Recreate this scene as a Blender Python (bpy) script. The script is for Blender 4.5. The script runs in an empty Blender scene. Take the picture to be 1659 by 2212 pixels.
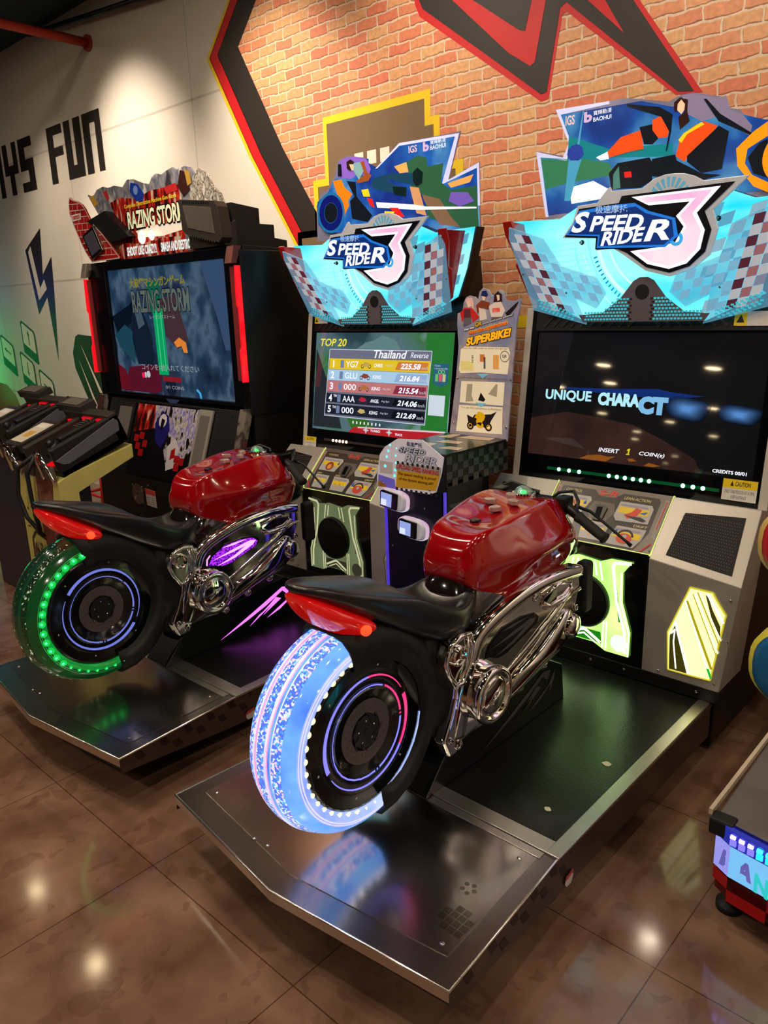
import bpy, bmesh, math, random
from mathutils import Vector, Matrix
random.seed(7)
R = math.radians
# ---------------------------------------------------------------- camera, world, exposure
scn = bpy.context.scene
COL = scn.collection
def make_camera():
    yaw, pit, roll, F = -0.7532983, 0.2658128, -0.0339379, 1651.74
    f = Vector((math.sin(yaw)*math.cos(pit), math.cos(yaw)*math.cos(pit), -math.sin(pit)))
    r = Vector((math.cos(yaw), -math.sin(yaw), 0)); u = r.cross(f)
    r2 = r*math.cos(roll)+u*math.sin(roll); u2 = -r*math.sin(roll)+u*math.cos(roll)
    cam = bpy.data.cameras.new('camera'); co = bpy.data.objects.new('camera', cam); COL.objects.link(co)
    m = Matrix((r2, u2, -f)).transposed().to_4x4(); m.translation = (0, 0, 1.6)
    co.matrix_world = m
    cam.sensor_fit = 'VERTICAL'; cam.sensor_height = 24; cam.sensor_width = 18; cam.lens = 24*F/2212
    cam.clip_end = 200; cam.clip_start = .05
    scn.camera = co
make_camera()
w = bpy.data.worlds.new('world'); scn.world = w; w.use_nodes = True
w.node_tree.nodes['Background'].inputs[0].default_value = (1.0, .86, .74, 1)
w.node_tree.nodes['Background'].inputs[1].default_value = 0.05
vs = scn.view_settings
vs.view_transform = 'Standard'; vs.look = 'None'; vs.gamma = 1; vs.exposure = 0.0; vs.use_curve_mapping = False
CEIL = 3.9; WALL = 3.4
# light levels of the lamps in the room: (x, y, power, cone half angle)
DOWN_W = 150      # accent lamps along the mural wall
ROOM_W = 25      # lamps over the walkway
WARM = (1.0, .84, .67)

# ---------------------------------------------------------------- materials
def lin(c):
    return tuple(((v/255)/12.92 if v/255 <= .04045 else ((v/255+.055)/1.055)**2.4) for v in c)
MATS = {}
def M(name, c=(128,128,128), rough=.5, metal=0., em=None, es=0., noise=.06, nscale=12., bump=0., trans=0., alpha=1., coat=0., spec=.5, ior=1.45, tint=None):
    """procedural principled material; c / em in sRGB 0-255"""
    if name in MATS: return MATS[name]
    m = bpy.data.materials.new(name); m.use_nodes = True
    nt = m.node_tree; b = nt.nodes['Principled BSDF']
    tc = nt.nodes.new('ShaderNodeTexCoord'); no = nt.nodes.new('ShaderNodeTexNoise'); no.inputs['Scale'].default_value = nscale
    no.inputs['Detail'].default_value = 4
    nt.links.new(tc.outputs['Object'], no.inputs['Vector'])
    col = lin(c)
    mr = nt.nodes.new('ShaderNodeMapRange'); nt.links.new(no.outputs['Fac'], mr.inputs[0])
    mr.inputs[3].default_value = 1-noise*2; mr.inputs[4].default_value = 1+noise*2
    mx = nt.nodes.new('ShaderNodeVectorMath'); mx.operation = 'SCALE'; mx.inputs[0].default_value = col
    nt.links.new(mr.outputs[0], mx.inputs['Scale']); nt.links.new(mx.outputs[0], b.inputs['Base Color'])
    if em is not None:
        e = nt.nodes.new('ShaderNodeVectorMath'); e.operation = 'SCALE'; e.inputs[0].default_value = lin(em)
        nt.links.new(mr.outputs[0], e.inputs['Scale']); nt.links.new(e.outputs[0], b.inputs['Emission Color'])
        b.inputs['Emission Strength'].default_value = es
    b.inputs['Roughness'].default_value = rough; b.inputs['Metallic'].default_value = metal
    b.inputs['Transmission Weight'].default_value = trans; b.inputs['Alpha'].default_value = alpha
    b.inputs['Coat Weight'].default_value = coat; b.inputs['Coat Roughness'].default_value = .04
    b.inputs['Specular IOR Level'].default_value = spec; b.inputs['IOR'].default_value = ior
    if bump:
        bp = nt.nodes.new('ShaderNodeBump'); bp.inputs['Strength'].default_value = bump; bp.inputs['Distance'].default_value = .002
        n2 = nt.nodes.new('ShaderNodeTexNoise'); n2.inputs['Scale'].default_value = nscale*20
        nt.links.new(tc.outputs['Object'], n2.inputs['Vector'])
        nt.links.new(n2.outputs['Fac'], bp.inputs['Height']); nt.links.new(bp.outputs[0], b.inputs['Normal'])
    MATS[name] = m
    return m
def E(name, c, s=1.0, rough=.12):      # a lit surface (backlit film, LED, screen)
    return M(name, tuple(v*.15 for v in c), rough=rough, em=c, es=s, noise=.02)
def P(name, c, rough=.45, **k):        # printed film / paint
    return M(name, c, rough=rough, noise=.03, **k)
def ramp_mat(name, cols, scale, rough=.1, es=0., vor=False, metal=0., stretch=(1,1,1), emcols=True, bump=0, detail=3, spec=.5, coat=0.):
    """colour ramp over noise or voronoi; es>0 makes it a lit picture"""
    if name in MATS: return MATS[name]
    m = bpy.data.materials.new(name); m.use_nodes = True; nt = m.node_tree; b = nt.nodes['Principled BSDF']
    tc = nt.nodes.new('ShaderNodeTexCoord'); mp = nt.nodes.new('ShaderNodeMapping'); mp.inputs['Scale'].default_value = stretch
    nt.links.new(tc.outputs['Object'], mp.inputs[0])
    if vor:
        no = nt.nodes.new('ShaderNodeTexVoronoi'); no.inputs['Scale'].default_value = scale
        nt.links.new(mp.outputs[0], no.inputs['Vector']); sep = nt.nodes.new('ShaderNodeSeparateColor'); nt.links.new(no.outputs['Color'], sep.inputs[0]); out = sep.outputs[0]
    else:
        no = nt.nodes.new('ShaderNodeTexNoise'); no.inputs['Scale'].default_value = scale; no.inputs['Detail'].default_value = detail
        nt.links.new(mp.outputs[0], no.inputs['Vector']); out = no.outputs['Fac']
    cr = nt.nodes.new('ShaderNodeValToRGB'); nt.links.new(out, cr.inputs[0])
    el = cr.color_ramp.elements
    for i, (p, c) in enumerate(cols):
        e = el[i] if i < 2 else el.new(p)
        e.position = p; e.color = (*lin(c), 1)
    if es:
        b.inputs['Base Color'].default_value = (.01,.01,.01,1)
        nt.links.new(cr.outputs[0], b.inputs['Emission Color']); b.inputs['Emission Strength'].default_value = es
    else: nt.links.new(cr.outputs[0], b.inputs['Base Color'])
    b.inputs['Roughness'].default_value = rough; b.inputs['Metallic'].default_value = metal; b.inputs['Specular IOR Level'].default_value = spec
    b.inputs['Coat Weight'].default_value = coat
    if bump:
        bp = nt.nodes.new('ShaderNodeBump'); bp.inputs['Strength'].default_value = bump; bp.inputs['Distance'].default_value = .003
        nt.links.new(no.outputs[0], bp.inputs['Height']); nt.links.new(bp.outputs[0], b.inputs['Normal'])
    MATS[name] = m
    return m

# ---------------------------------------------------------------- mesh builder
class Frame:
    """a flat drawing plane: origin, u axis, v axis, normal (towards the viewer of the panel)"""
    def __init__(s, o, ex=(1,0,0), ey=(0,0,1), n=None):
        s.o = Vector(o); s.ex = Vector(ex).normalized(); s.ey = Vector(ey).normalized()
        s.n = Vector(n) if n else s.ex.cross(s.ey); s.n.normalize()
    def __call__(s, u, v, h=0): return s.o+s.ex*u+s.ey*v+s.n*h
class MB:
    def __init__(s, off=(0,0,0)): s.v=[]; s.f=[]; s.m=[]; s.s=[]; s.mats=[]; s.off=Vector(off)
    def mi(s, m):
        if m not in s.mats: s.mats.append(m)
        return s.mats.index(m)
    def add(s, vs, fs, m, smooth=False):
        k=len(s.v); i=s.mi(m)
        s.v += [tuple(Vector(p)-s.off) for p in vs]
        for f in fs: s.f.append([k+a for a in f]); s.m.append(i); s.s.append(smooth)
    def box(s, a, b, m):
        x0,y0,z0=a; x1,y1,z1=b
        s.add([(x0,y0,z0),(x1,y0,z0),(x1,y1,z0),(x0,y1,z0),(x0,y0,z1),(x1,y0,z1),(x1,y1,z1),(x0,y1,z1)],
              [(3,2,1,0),(4,5,6,7),(0,1,5,4),(1,2,6,5),(2,3,7,6),(3,0,4,7)], m)
    def poly(s, pts, m): s.add(pts, [tuple(range(len(pts)))], m)
    def solid(s, A, B, m, smooth=False):    # two matching outlines joined
        n=len(A); s.add(list(A)+list(B), [tuple(reversed(range(n))), tuple(range(n,2*n))]+[(i,(i+1)%n,n+(i+1)%n,n+i) for i in range(n)], m, smooth)
    def prism(s, pts, ax, a, b, m):
        def c(p,t): return (t,p[0],p[1]) if ax=='x' else (p[0],t,p[1]) if ax=='y' else (p[0],p[1],t)
        s.solid([c(p,a) for p in pts],[c(p,b) for p in pts], m)
    def fpoly(s, F, pts, h, m, t=0):
        if t: s.solid([F(u,v,h-t) for u,v in pts],[F(u,v,h) for u,v in pts], m)
        else: s.poly([F(u,v,h) for u,v in pts], m)
    def frect(s, F, u0,v0,u1,v1, h, m, t=0): s.fpoly(F, [(u0,v0),(u1,v0),(u1,v1),(u0,v1)], h, m, t)
    def fcirc(s, F, u,v,r, h, m, t=0, n=24, ry=None): s.fpoly(F, [(u+r*math.cos(2*math.pi*i/n), v+(ry or r)*math.sin(2*math.pi*i/n)) for i in range(n)], h, m, t)
    def fline(s, F, pts, wd, h, m, t=0):
        for (a,b),(c,d) in zip(pts,pts[1:]):
            L=math.hypot(c-a,d-b) or 1e-6; nx,ny=-(d-b)/L*wd/2,(c-a)/L*wd/2
            s.fpoly(F,[(a-nx,b-ny),(c-nx,d-ny),(c+nx,d+ny),(a+nx,b+ny)],h,m,t)
    def fring(s, F, u,v,r0,r1,h,m,a0=0,a1=360,n=40,t=0):
        k=max(3,int(n*abs(a1-a0)/360)); A=[R(a0+(a1-a0)*i/k) for i in range(k+1)]
        for a,b in zip(A,A[1:]):
            s.fpoly(F,[(u+r0*math.cos(a),v+r0*math.sin(a)),(u+r1*math.cos(a),v+r1*math.sin(a)),(u+r1*math.cos(b),v+r1*math.sin(b)),(u+r0*math.cos(b),v+r0*math.sin(b))],h,m,t)
    def ftext(s, F, body, box, h, m, shear=0., rot=0., bold=0.0, t=0., slope=0.):
        """lettering fitted to box (u0,v0,u1,v1) on a frame"""
        vs, fs = glyphs(body, bold, shear)
        if not vs: return
        xs=[p[0] for p in vs]; ys=[p[1] for p in vs]; x0,x1,y0,y1=min(xs),max(xs),min(ys),max(ys)
        u0,v0,u1,v1=box; out=[]
        for x,y in vs:
            a=(x-x0)/(x1-x0+1e-9)*(u1-u0); b=(y-y0)/(y1-y0+1e-9)*(v1-v0)
            b+=slope*a
            cr,sr=math.cos(rot),math.sin(rot)
            out.append(F(u0+a*cr-b*sr, v0+a*sr+b*cr, h))
        s.add(out, fs, m)
    def tube(s, pts, r, m, n=10, closed=False, caps=True):
        pts=[Vector(p) for p in pts]; N=len(pts); rr=r if isinstance(r,(list,tuple)) else [r]*N
        rings=[]; up=None
        for i,p in enumerate(pts):
            d=(pts[(i+1)%N]-pts[i-1]) if (closed or 0<i<N-1) else (pts[1]-pts[0] if i==0 else pts[-1]-pts[-2])
            d.normalize()
            if up is None: up=Vector((0,0,1)) if abs(d.z)<.9 else Vector((1,0,0))
            a=d.cross(up); a=a.normalized() if a.length>1e-5 else d.orthogonal().normalized(); b=a.cross(d).normalized(); up=b
            rings.append([p+(a*math.cos(2*math.pi*k/n)+b*math.sin(2*math.pi*k/n))*rr[i] for k in range(n)])
        s.loft(rings, m, True, caps and not closed, closed)
    def loft(s, rings, m, smooth=True, caps=True, closed=False):
        n=len(rings[0]); vs=[p for r in rings for p in r]; fs=[]
        K=len(rings)
        for i in range(K if closed else K-1):
            j=(i+1)%K
            for k in range(n): fs.append((i*n+k, i*n+(k+1)%n, j*n+(k+1)%n, j*n+k))
        if caps: fs += [tuple(reversed(range(n))), tuple(range((K-1)*n, K*n))]
        s.add(vs, fs, m, smooth)
    def lathe(s, prof, c, m, ax='x', n=40, smooth=True, closed=False, mats=None):
        """prof: (along, radius)"""
        c=Vector(c)
        def pt(a,r,t):
            q,w_=r*math.cos(t),r*math.sin(t)
            return c+(Vector((a,q,w_)) if ax=='x' else Vector((q,a,w_)) if ax=='y' else Vector((q,w_,a)))
        K=len(prof)
        for i in range(K if closed else K-1):
            (a,r),(b,q)=prof[i],prof[(i+1)%K]; mm=mats[i] if mats else m
            A=[pt(a,r,2*math.pi*k/n) for k in range(n)]; B=[pt(b,q,2*math.pi*k/n) for k in range(n)]
            s.add(A+B,[(k,(k+1)%n,n+(k+1)%n,n+k) for k in range(n)],mm,smooth)
    def dome(s, c, r, m, h=None, n=20, k=6, nrm=(0,0,1)):
        nz=Vector(nrm).normalized(); ax=nz.orthogonal().normalized(); ay=nz.cross(ax); c=Vector(c); h=h or r
        rings=[[c+ax*r*math.cos(t)*math.cos(2*math.pi*j/n)+ay*r*math.cos(t)*math.sin(2*math.pi*j/n)+nz*h*math.sin(t) for j in range(n)] for t in [i*math.pi/2/k*.98 for i in range(k+1)]]
        s.loft(rings, m, True, True)
    def build(s, name, parent=None, bevel=0., seg=2, subsurf=0, recalc=True, merge=0):
        me=bpy.data.meshes.new(name); me.from_pydata(s.v,[],s.f)
        for mt in s.mats: me.materials.append(mt)
        for p,i,sm in zip(me.polygons,s.m,s.s): p.material_index=i; p.use_smooth=sm
        if recalc or merge:
            bm=bmesh.new(); bm.from_mesh(me)
            if merge: bmesh.ops.remove_doubles(bm, verts=bm.verts, dist=merge)
            if recalc: bmesh.ops.recalc_face_normals(bm, faces=bm.faces)
            bm.to_mesh(me); bm.free()
        me.update()
        o=bpy.data.objects.new(name,me); COL.objects.link(o)
        if bevel:
            b=o.modifiers.new('bevel','BEVEL'); b.width=bevel; b.segments=seg; b.limit_method='ANGLE'; b.angle_limit=R(35)
        if subsurf:
            b=o.modifiers.new('sub','SUBSURF'); b.levels=subsurf; b.render_levels=subsurf
        if parent: o.parent=parent
        return o
_G={}
def glyphs(body, bold=0., shear=0.):
    key=(body,bold,shear)
    if key in _G: return _G[key]
    cu=bpy.data.curves.new('lettering','FONT'); cu.body=body; cu.offset=bold; cu.shear=shear; cu.resolution_u=3; cu.fill_mode='FRONT'
    ob=bpy.data.objects.new('lettering',cu); COL.objects.link(ob)
    dg=bpy.context.evaluated_depsgraph_get(); ev=ob.evaluated_get(dg); me=ev.to_mesh()
    vs=[(v.co.x,v.co.y) for v in me.vertices]; fs=[tuple(p.vertices) for p in me.polygons]
    ev.to_mesh_clear(); bpy.data.objects.remove(ob); bpy.data.curves.remove(cu)
    _G[key]=(vs,fs); return _G[key]
def tag(o, label=None, cat=None, group=None, kind=None):
    if label: o['label']=label
    if cat: o['category']=cat
    if group: o['group']=group
    if kind: o['kind']=kind
    return o
def thing(name, label, cat, loc=(0,0,0), rz=0, group=None):
    o=bpy.data.objects.new(name,None); COL.objects.link(o); o.location=loc; o.rotation_euler=(0,0,rz); o.empty_display_size=.1
    return tag(o,label,cat,group)
def inside(p, poly):
    x,y=p; c=False
    for (a,b),(d,e) in zip(poly, poly[1:]+poly[:1]):
        if (b>y)!=(e>y) and x<(d-a)*(y-b)/(e-b)+a: c=not c
    return c
def light(kind, loc, power, color, name='lamp_light', size=.1, rot=None, parent=None, cone=None, blend=.5):
    l=bpy.data.lights.new(name,kind); l.energy=power; l.color=color
    if kind=='AREA': l.shape='DISK'; l.size=size
    elif kind=='SPOT': l.spot_size=cone; l.spot_blend=blend; l.shadow_soft_size=size
    else: l.shadow_soft_size=size
    o=bpy.data.objects.new(name,l); COL.objects.link(o); o.location=loc
    if rot: o.rotation_euler=rot
    if parent: o.parent=parent
    return o
# common materials
black   = M('black_powder_coat',(16,16,18),rough=.42,noise=.1)
blackg  = M('black_gloss_plastic',(10,10,12),rough=.12,noise=.05,coat=.5)
blackm  = M('black_matte_plastic',(14,14,15),rough=.6,bump=.2)
navy    = M('dark_blue_cabinet',(16,18,34),rough=.35)
chrome  = M('chrome',(240,238,234),rough=.06,metal=1.,noise=.02)
steel   = M('brushed_steel',(150,146,140),rough=.24,metal=1.,noise=.12,nscale=5)
silver  = M('silver_paint',(178,172,162),rough=.38,metal=.45,noise=.04)
alu     = M('aluminium_trim',(214,208,200),rough=.33,metal=1.,noise=.05)
screw   = M('screw_head',(210,205,198),rough=.2,metal=1.)
white_p = P('white_print',(225,220,212)); yellow_p=P('yellow_print',(226,196,40)); red_p=P('red_print',(190,28,30)); dark_p=P('dark_print',(30,28,30)); grey_p=P('grey_print',(112,106,100))
blue_p  = P('blue_print',(40,90,170)); orange_p=P('orange_print',(210,96,34)); skin_p=P('skin_print',(214,168,140))
# ---------------------------------------------------------------- the room
def floor_mat():
    m=bpy.data.materials.new('polished_stone_tiles'); m.use_nodes=True; nt=m.node_tree; b=nt.nodes['Principled BSDF']; L=nt.links.new; N=nt.nodes.new
    tc=N('ShaderNodeTexCoord'); mp=N('ShaderNodeMapping'); mp.inputs['Location'].default_value=(.577,-.916,0); L(tc.outputs['Object'],mp.inputs[0])
    br=N('ShaderNodeTexBrick'); br.offset=0; br.squash=1
    for k,v in (('Scale',1),('Mortar Size',.0016),('Mortar Smooth',0),('Brick Width',.64),('Row Height',.62),('Bias',0)): br.inputs[k].default_value=v
    br.inputs['Color1'].default_value=(.96,.96,.96,1); br.inputs['Color2'].default_value=(1.06,1.03,1.0,1); br.inputs['Mortar'].default_value=(.35,.3,.28,1)
    L(mp.outputs[0],br.inputs['Vector'])
    n1=N('ShaderNodeTexNoise'); n1.inputs['Scale'].default_value=5; n1.inputs['Detail'].default_value=6; L(tc.outputs['Object'],n1.inputs['Vector'])
    r1=N('ShaderNodeValToRGB'); L(n1.outputs['Fac'],r1.inputs[0]); e=r1.color_ramp.elements
    e[0].position=.3; e[0].color=(*lin((94,66,52)),1); e[1].position=.72; e[1].color=(*lin((140,108,88)),1)
    # stone chips
    n0=N('ShaderNodeTexNoise'); n0.inputs['Scale'].default_value=9; L(tc.outputs['Object'],n0.inputs['Vector'])
    av=N('ShaderNodeMixRGB'); av.inputs[0].default_value=.12; L(tc.outputs['Object'],av.inputs[1]); L(n0.outputs['Color'],av.inputs[2])
    vo=N('ShaderNodeTexVoronoi'); vo.inputs['Scale'].default_value=13; L(av.outputs[0],vo.inputs['Vector'])
    vd=N('ShaderNodeTexVoronoi'); vd.feature='DISTANCE_TO_EDGE'; vd.inputs['Scale'].default_value=13; L(av.outputs[0],vd.inputs['Vector'])
    sep=N('ShaderNodeSeparateColor'); L(vo.outputs['Color'],sep.inputs[0])
    g=N('ShaderNodeMath'); g.operation='GREATER_THAN'; g.inputs[1].default_value=.87; L(sep.outputs[0],g.inputs[0])
    g2=N('ShaderNodeMath'); g2.operation='GREATER_THAN'; g2.inputs[1].default_value=.06; L(vd.outputs['Distance'],g2.inputs[0])
    g3=N('ShaderNodeMath'); g3.operation='MULTIPLY'; L(g.outputs[0],g3.inputs[0]); L(g2.outputs[0],g3.inputs[1])
    g4=N('ShaderNodeMath'); g4.operation='MULTIPLY'; g4.inputs[1].default_value=.34; L(g3.outputs[0],g4.inputs[0])
    rc=N('ShaderNodeValToRGB'); L(sep.outputs[1],rc.inputs[0]); e=rc.color_ramp.elements
    e[0].color=(*lin((86,56,44)),1); e[1].color=(*lin((168,140,118)),1); rc.color_ramp.interpolation='CONSTANT'; q=e.new(.45); q.color=(*lin((128,98,84)),1)
    mx=N('ShaderNodeMixRGB'); L(g4.outputs[0],mx.inputs[0]); L(r1.outputs[0],mx.inputs[1]); L(rc.outputs[0],mx.inputs[2])
    # small dark specks
    v3=N('ShaderNodeTexVoronoi'); v3.inputs['Scale'].default_value=34; L(av.outputs[0],v3.inputs['Vector']); s3=N('ShaderNodeSeparateColor'); L(v3.outputs['Color'],s3.inputs[0])
    g5=N('ShaderNodeMath'); g5.operation='GREATER_THAN'; g5.inputs[1].default_value=.93; L(s3.outputs[0],g5.inputs[0]); g6=N('ShaderNodeMath'); g6.operation='MULTIPLY'; g6.inputs[1].default_value=.3; L(g5.outputs[0],g6.inputs[0])
    m2=N('ShaderNodeMixRGB'); m2.inputs[2].default_value=(*lin((84,54,42)),1); L(g6.outputs[0],m2.inputs[0]); L(mx.outputs[0],m2.inputs[1])
    mm=N('ShaderNodeMixRGB'); mm.blend_type='MULTIPLY'; mm.inputs[0].default_value=1; L(m2.outputs[0],mm.inputs[1]); L(br.outputs['Color'],mm.inputs[2])
    L(mm.outputs[0],b.inputs['Base Color']); b.inputs['Roughness'].default_value=.1; b.inputs['Specular IOR Level'].default_value=.55
    rr=N('ShaderNodeMapRange'); L(n1.outputs['Fac'],rr.inputs[0]); rr.inputs[3].default_value=.04; rr.inputs[4].default_value=.15; L(rr.outputs[0],b.inputs['Roughness'])
    return m
def brick_mat():
    m=bpy.data.materials.new('printed_brick_mural'); m.use_nodes=True; nt=m.node_tree; b=nt.nodes['Principled BSDF']; L=nt.links.new; N=nt.nodes.new
    tc=N('ShaderNodeTexCoord'); sp=N('ShaderNodeSeparateXYZ'); L(tc.outputs['Object'],sp.inputs[0]); cb=N('ShaderNodeCombineXYZ'); L(sp.outputs[0],cb.inputs[0]); L(sp.outputs[2],cb.inputs[1])
    n=N('ShaderNodeTexNoise'); n.inputs['Scale'].default_value=14; n.inputs['Detail'].default_value=3; L(cb.outputs[0],n.inputs['Vector'])
    mx=N('ShaderNodeMixRGB'); mx.blend_type='LINEAR_LIGHT'; mx.inputs[0].default_value=.014; L(cb.outputs[0],mx.inputs[1]); L(n.outputs['Color'],mx.inputs[2])
    br=N('ShaderNodeTexBrick')
    for k,v in (('Scale',1),('Mortar Size',.0052),('Mortar Smooth',.35),('Brick Width',.152),('Row Height',.056),('Bias',.0)): br.inputs[k].default_value=v
    br.inputs['Color1'].default_value=(*lin((202,112,82)),1); br.inputs['Color2'].default_value=(*lin((208,160,110)),1); br.inputs['Mortar'].default_value=(*lin((208,184,158)),1)
    L(mx.outputs[0],br.inputs['Vector'])
    n2=N('ShaderNodeTexNoise'); n2.inputs['Scale'].default_value=45; n2.inputs['Detail'].default_value=5; L(cb.outputs[0],n2.inputs['Vector'])
    mr=N('ShaderNodeMapRange'); mr.inputs[3].default_value=.6; mr.inputs[4].default_value=1.35; L(n2.outputs['Fac'],mr.inputs[0])
    sc=N('ShaderNodeVectorMath'); sc.operation='SCALE'; L(br.outputs['Color'],sc.inputs[0]); L(mr.outputs[0],sc.inputs['Scale'])
    # printed dark line beneath each brick (part of the wallpaper print)
    b2=N('ShaderNodeTexBrick')
    for k,v in (('Scale',1),('Mortar Size',.0052),('Mortar Smooth',.6),('Brick Width',.152),('Row Height',.056)): b2.inputs[k].default_value=v
    b2.inputs['Color1'].default_value=b2.inputs['Color2'].default_value=(1,1,1,1); b2.inputs['Mortar'].default_value=(.42,.36,.34,1)
    mp=N('ShaderNodeVectorMath'); mp.operation='ADD'; mp.inputs[1].default_value=(-.002,-.0055,0); L(mx.outputs[0],mp.inputs[0]); L(mp.outputs[0],b2.inputs['Vector'])
    mm=N('ShaderNodeMixRGB'); mm.blend_type='MULTIPLY'; L(br.outputs['Fac'],mm.inputs[0]); 
    inv=N('ShaderNodeMath'); inv.operation='SUBTRACT'; inv.inputs[0].default_value=1; L(br.outputs['Fac'],inv.inputs[1]); L(inv.outputs[0],mm.inputs[0])
    L(sc.outputs[0],mm.inputs[1]); L(b2.outputs['Color'],mm.inputs[2]); L(mm.outputs[0],b.inputs['Base Color']); b.inputs['Roughness'].default_value=.55
    return m
def st(name, mb, **k): o=mb.build(name,**k); o['kind']='structure'; return o
fm_=floor_mat(); brick=brick_mat()
X0,X1,Y0=-32.,7.,-44.
b=MB(); b.box((X0,Y0,-.1),(X1,WALL+.2,0),fm_); st('floor',b)
ceil_m=M('black_ceiling_paint',(20,19,19),rough=.8); dkwall=M('dark_hall_wall',(58,44,38),rough=.8)
b=MB(); b.box((X0,Y0,CEIL),(X1,WALL+.2,CEIL+.1),ceil_m)
st('ceiling',b)
for nm,a,c in (('wall_left',(X0-.1,Y0,0),(X0,WALL,CEIL)),('wall_right',(X1,Y0,0),(X1+.1,WALL,CEIL)),('wall_front',(X0,Y0-.1,0),(X1,Y0,CEIL))):
    b=MB(); b.box(a,c,M('pale_hall_wall',(206,196,182),rough=.7) if nm=='wall_right' else dkwall); st(nm,b)
# back wall with its painted mural
plaster=M('off_white_painted_plaster',(208,200,188),rough=.7,noise=.03,nscale=2.5,bump=.15)
mred=P('mural_red',(190,22,30),.5); mblk=P('mural_black',(34,28,25),.5); myel=P('mural_yellow',(222,190,30),.5); mbrown=P('mural_brown',(112,90,66),.5); seam=P('wall_panel_seam',(182,173,162),.7); mwht=P('mural_white',(226,212,196),.6); mred2=P('mural_dark_red',(150,40,28),.5); mgrn=P('mural_key_green',(26,58,38),.6)
def back_wall():
    b=MB(); b.box((X0,WALL,0),(X1,WALL+.15,CEIL),plaster)
    F=Frame((0,WALL,0),(1,0,0),(0,0,1),(0,-1,0))
    e=.0015
    # chevron edge down to the floor, top to the ceiling
    def chev(dx): return [(-3.62+dx,CEIL),(-4.32+dx,3.19),(-3.95+dx,2.55),(-3.5+dx,1.9),(-2.3+dx,0)]
    for x in (-4.86,-6.72,-8.6): b.frect(F,x-.004,0,x+.004,CEIL,e*.5,seam)
    for z in (2.99,1.9,.82): b.frect(F,X0,z-.008,-4.3,z+.008,e*.5,seam)
    A=chev(0); b.fpoly(F,A+[(.2,0),(.2,CEIL)],e,brick)
    def band(d0,d1,m,h): p=chev(d0); q=chev(d1); b.fpoly(F,p+q[::-1],h,m)
    band(-.21,.01,mblk,e*2); band(-.30,-.205,mred,e*2); band(-.33,-.295,myel,e*2)
    # pixel figure with yellow border
    b.fpoly(F,[(-3.85,1.2),(-3.85,2.05),(-3.68,2.05),(-3.68,2.33),(-3.57,2.33),(-3.57,2.66),(-2.76,2.66),(-2.76,2.53),(-2.70,2.53),(-2.70,2.3),(-2.55,2.3),(-2.55,1.2)],e*2,myel)
    b.fpoly(F,[(-3.81,1.2),(-3.81,2.01),(-3.64,2.01),(-3.64,2.29),(-3.54,2.29),(-3.54,2.62),(-2.8,2.62),(-2.8,2.49),(-2.74,2.49),(-2.74,2.26),(-2.6,2.26),(-2.6,1.2)],e*3,mbrown)
    for x in (-3.32,-3.22,-3.12): b.frect(F,x,2.36,x+.07,2.43,e*4,mwht)
    b.frect(F,-2.3,1.46,-2.05,1.52,e*3,myel)
    # big red and black lightning letters
    red=[(-2.96,CEIL),(-2.85,3.06),(-2.82,3.0),(-2.28,2.61),(-2.10,2.48),(-2.06,2.485),(-2.0,2.81),(-1.98,2.82),(-1.46,2.39),(-1.35,2.38),(-1.64,2.78),(-2.45,CEIL)]
    blk=[(-2.93,CEIL),(-2.82,3.07),(-2.8,3.03),(-2.28,2.645),(-2.10,2.51),(-2.07,2.515),(-2.01,2.84),(-1.98,2.855),(-1.45,2.40),(-1.385,2.39),(-1.67,2.79),(-2.5,CEIL)]
    b.fpoly(F,red,e*2,mred); b.fpoly(F,blk,e*3,mblk)
    b.fpoly(F,[(-2.62,3.03),(-2.28,2.72),(-2.16,2.64),(-2.135,2.65),(-2.08,2.9),(-2.09,3.3),(-2.62,3.3)],e*4,mred)
    b.fpoly(F,[(-2.5,3.0),(-2.22,2.80),(-2.19,2.79),(-2.15,2.93),(-2.16,3.2),(-2.5,3.2)],e*5,mblk)
    b.fpoly(F,[(-1.89,2.85),(-1.70,2.67),(-1.815,2.85),(-2.0,3.1),(-2.1,3.1)],e*4,mred)
    # ...AYS FUN lettering
    for pl in ([(-7.06,3.16),(-6.78,3.16),(-6.78,3.09),(-6.95,3.09),(-6.95,2.99),(-6.79,2.99),(-6.79,2.92),(-6.95,2.92),(-6.95,2.71),(-7.06,2.71)],
               [(-6.74,3.16),(-6.63,3.16),(-6.63,2.81),(-6.57,2.81),(-6.57,3.16),(-6.45,3.16),(-6.45,2.71),(-6.74,2.71)],
               [(-6.41,3.16),(-6.12,3.16),(-6.12,2.71),(-6.21,2.71),(-6.21,3.08),(-6.30,3.08),(-6.30,2.71),(-6.41,2.71)],
               [(-7.66,3.16),(-7.38,3.16),(-7.38,3.08),(-7.54,3.08),(-7.54,2.98),(-7.38,2.98),(-7.38,2.71),(-7.66,2.71),(-7.66,2.79),(-7.50,2.79),(-7.50,2.89),(-7.66,2.89)],
               [(-8.01,3.16),(-7.91,3.16),(-7.91,2.97),(-7.80,2.97),(-7.80,3.16),(-7.71,3.16),(-7.71,2.89),(-7.81,2.89),(-7.81,2.71),(-7.91,2.71),(-7.91,2.89),(-8.01,2.89)],
               [(-8.36,3.16),(-8.06,3.16),(-8.06,2.71),(-8.16,2.71),(-8.16,2.87),(-8.26,2.87),(-8.26,2.71),(-8.36,2.71)]):
        b.fpoly(F,pl,e*2,mblk)
    b.frect(F,-8.26,2.95,-8.16,3.09,e*3,plaster)
    # lightning bolt
    b.fpoly(F,[(-7.44,2.38),(-7.82,2.21),(-7.72,1.61),(-7.49,1.77),(-7.44,1.17),(-7.33,1.81),(-7.29,2.12),(-7.52,1.97)],e*2,mblk)
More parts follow.
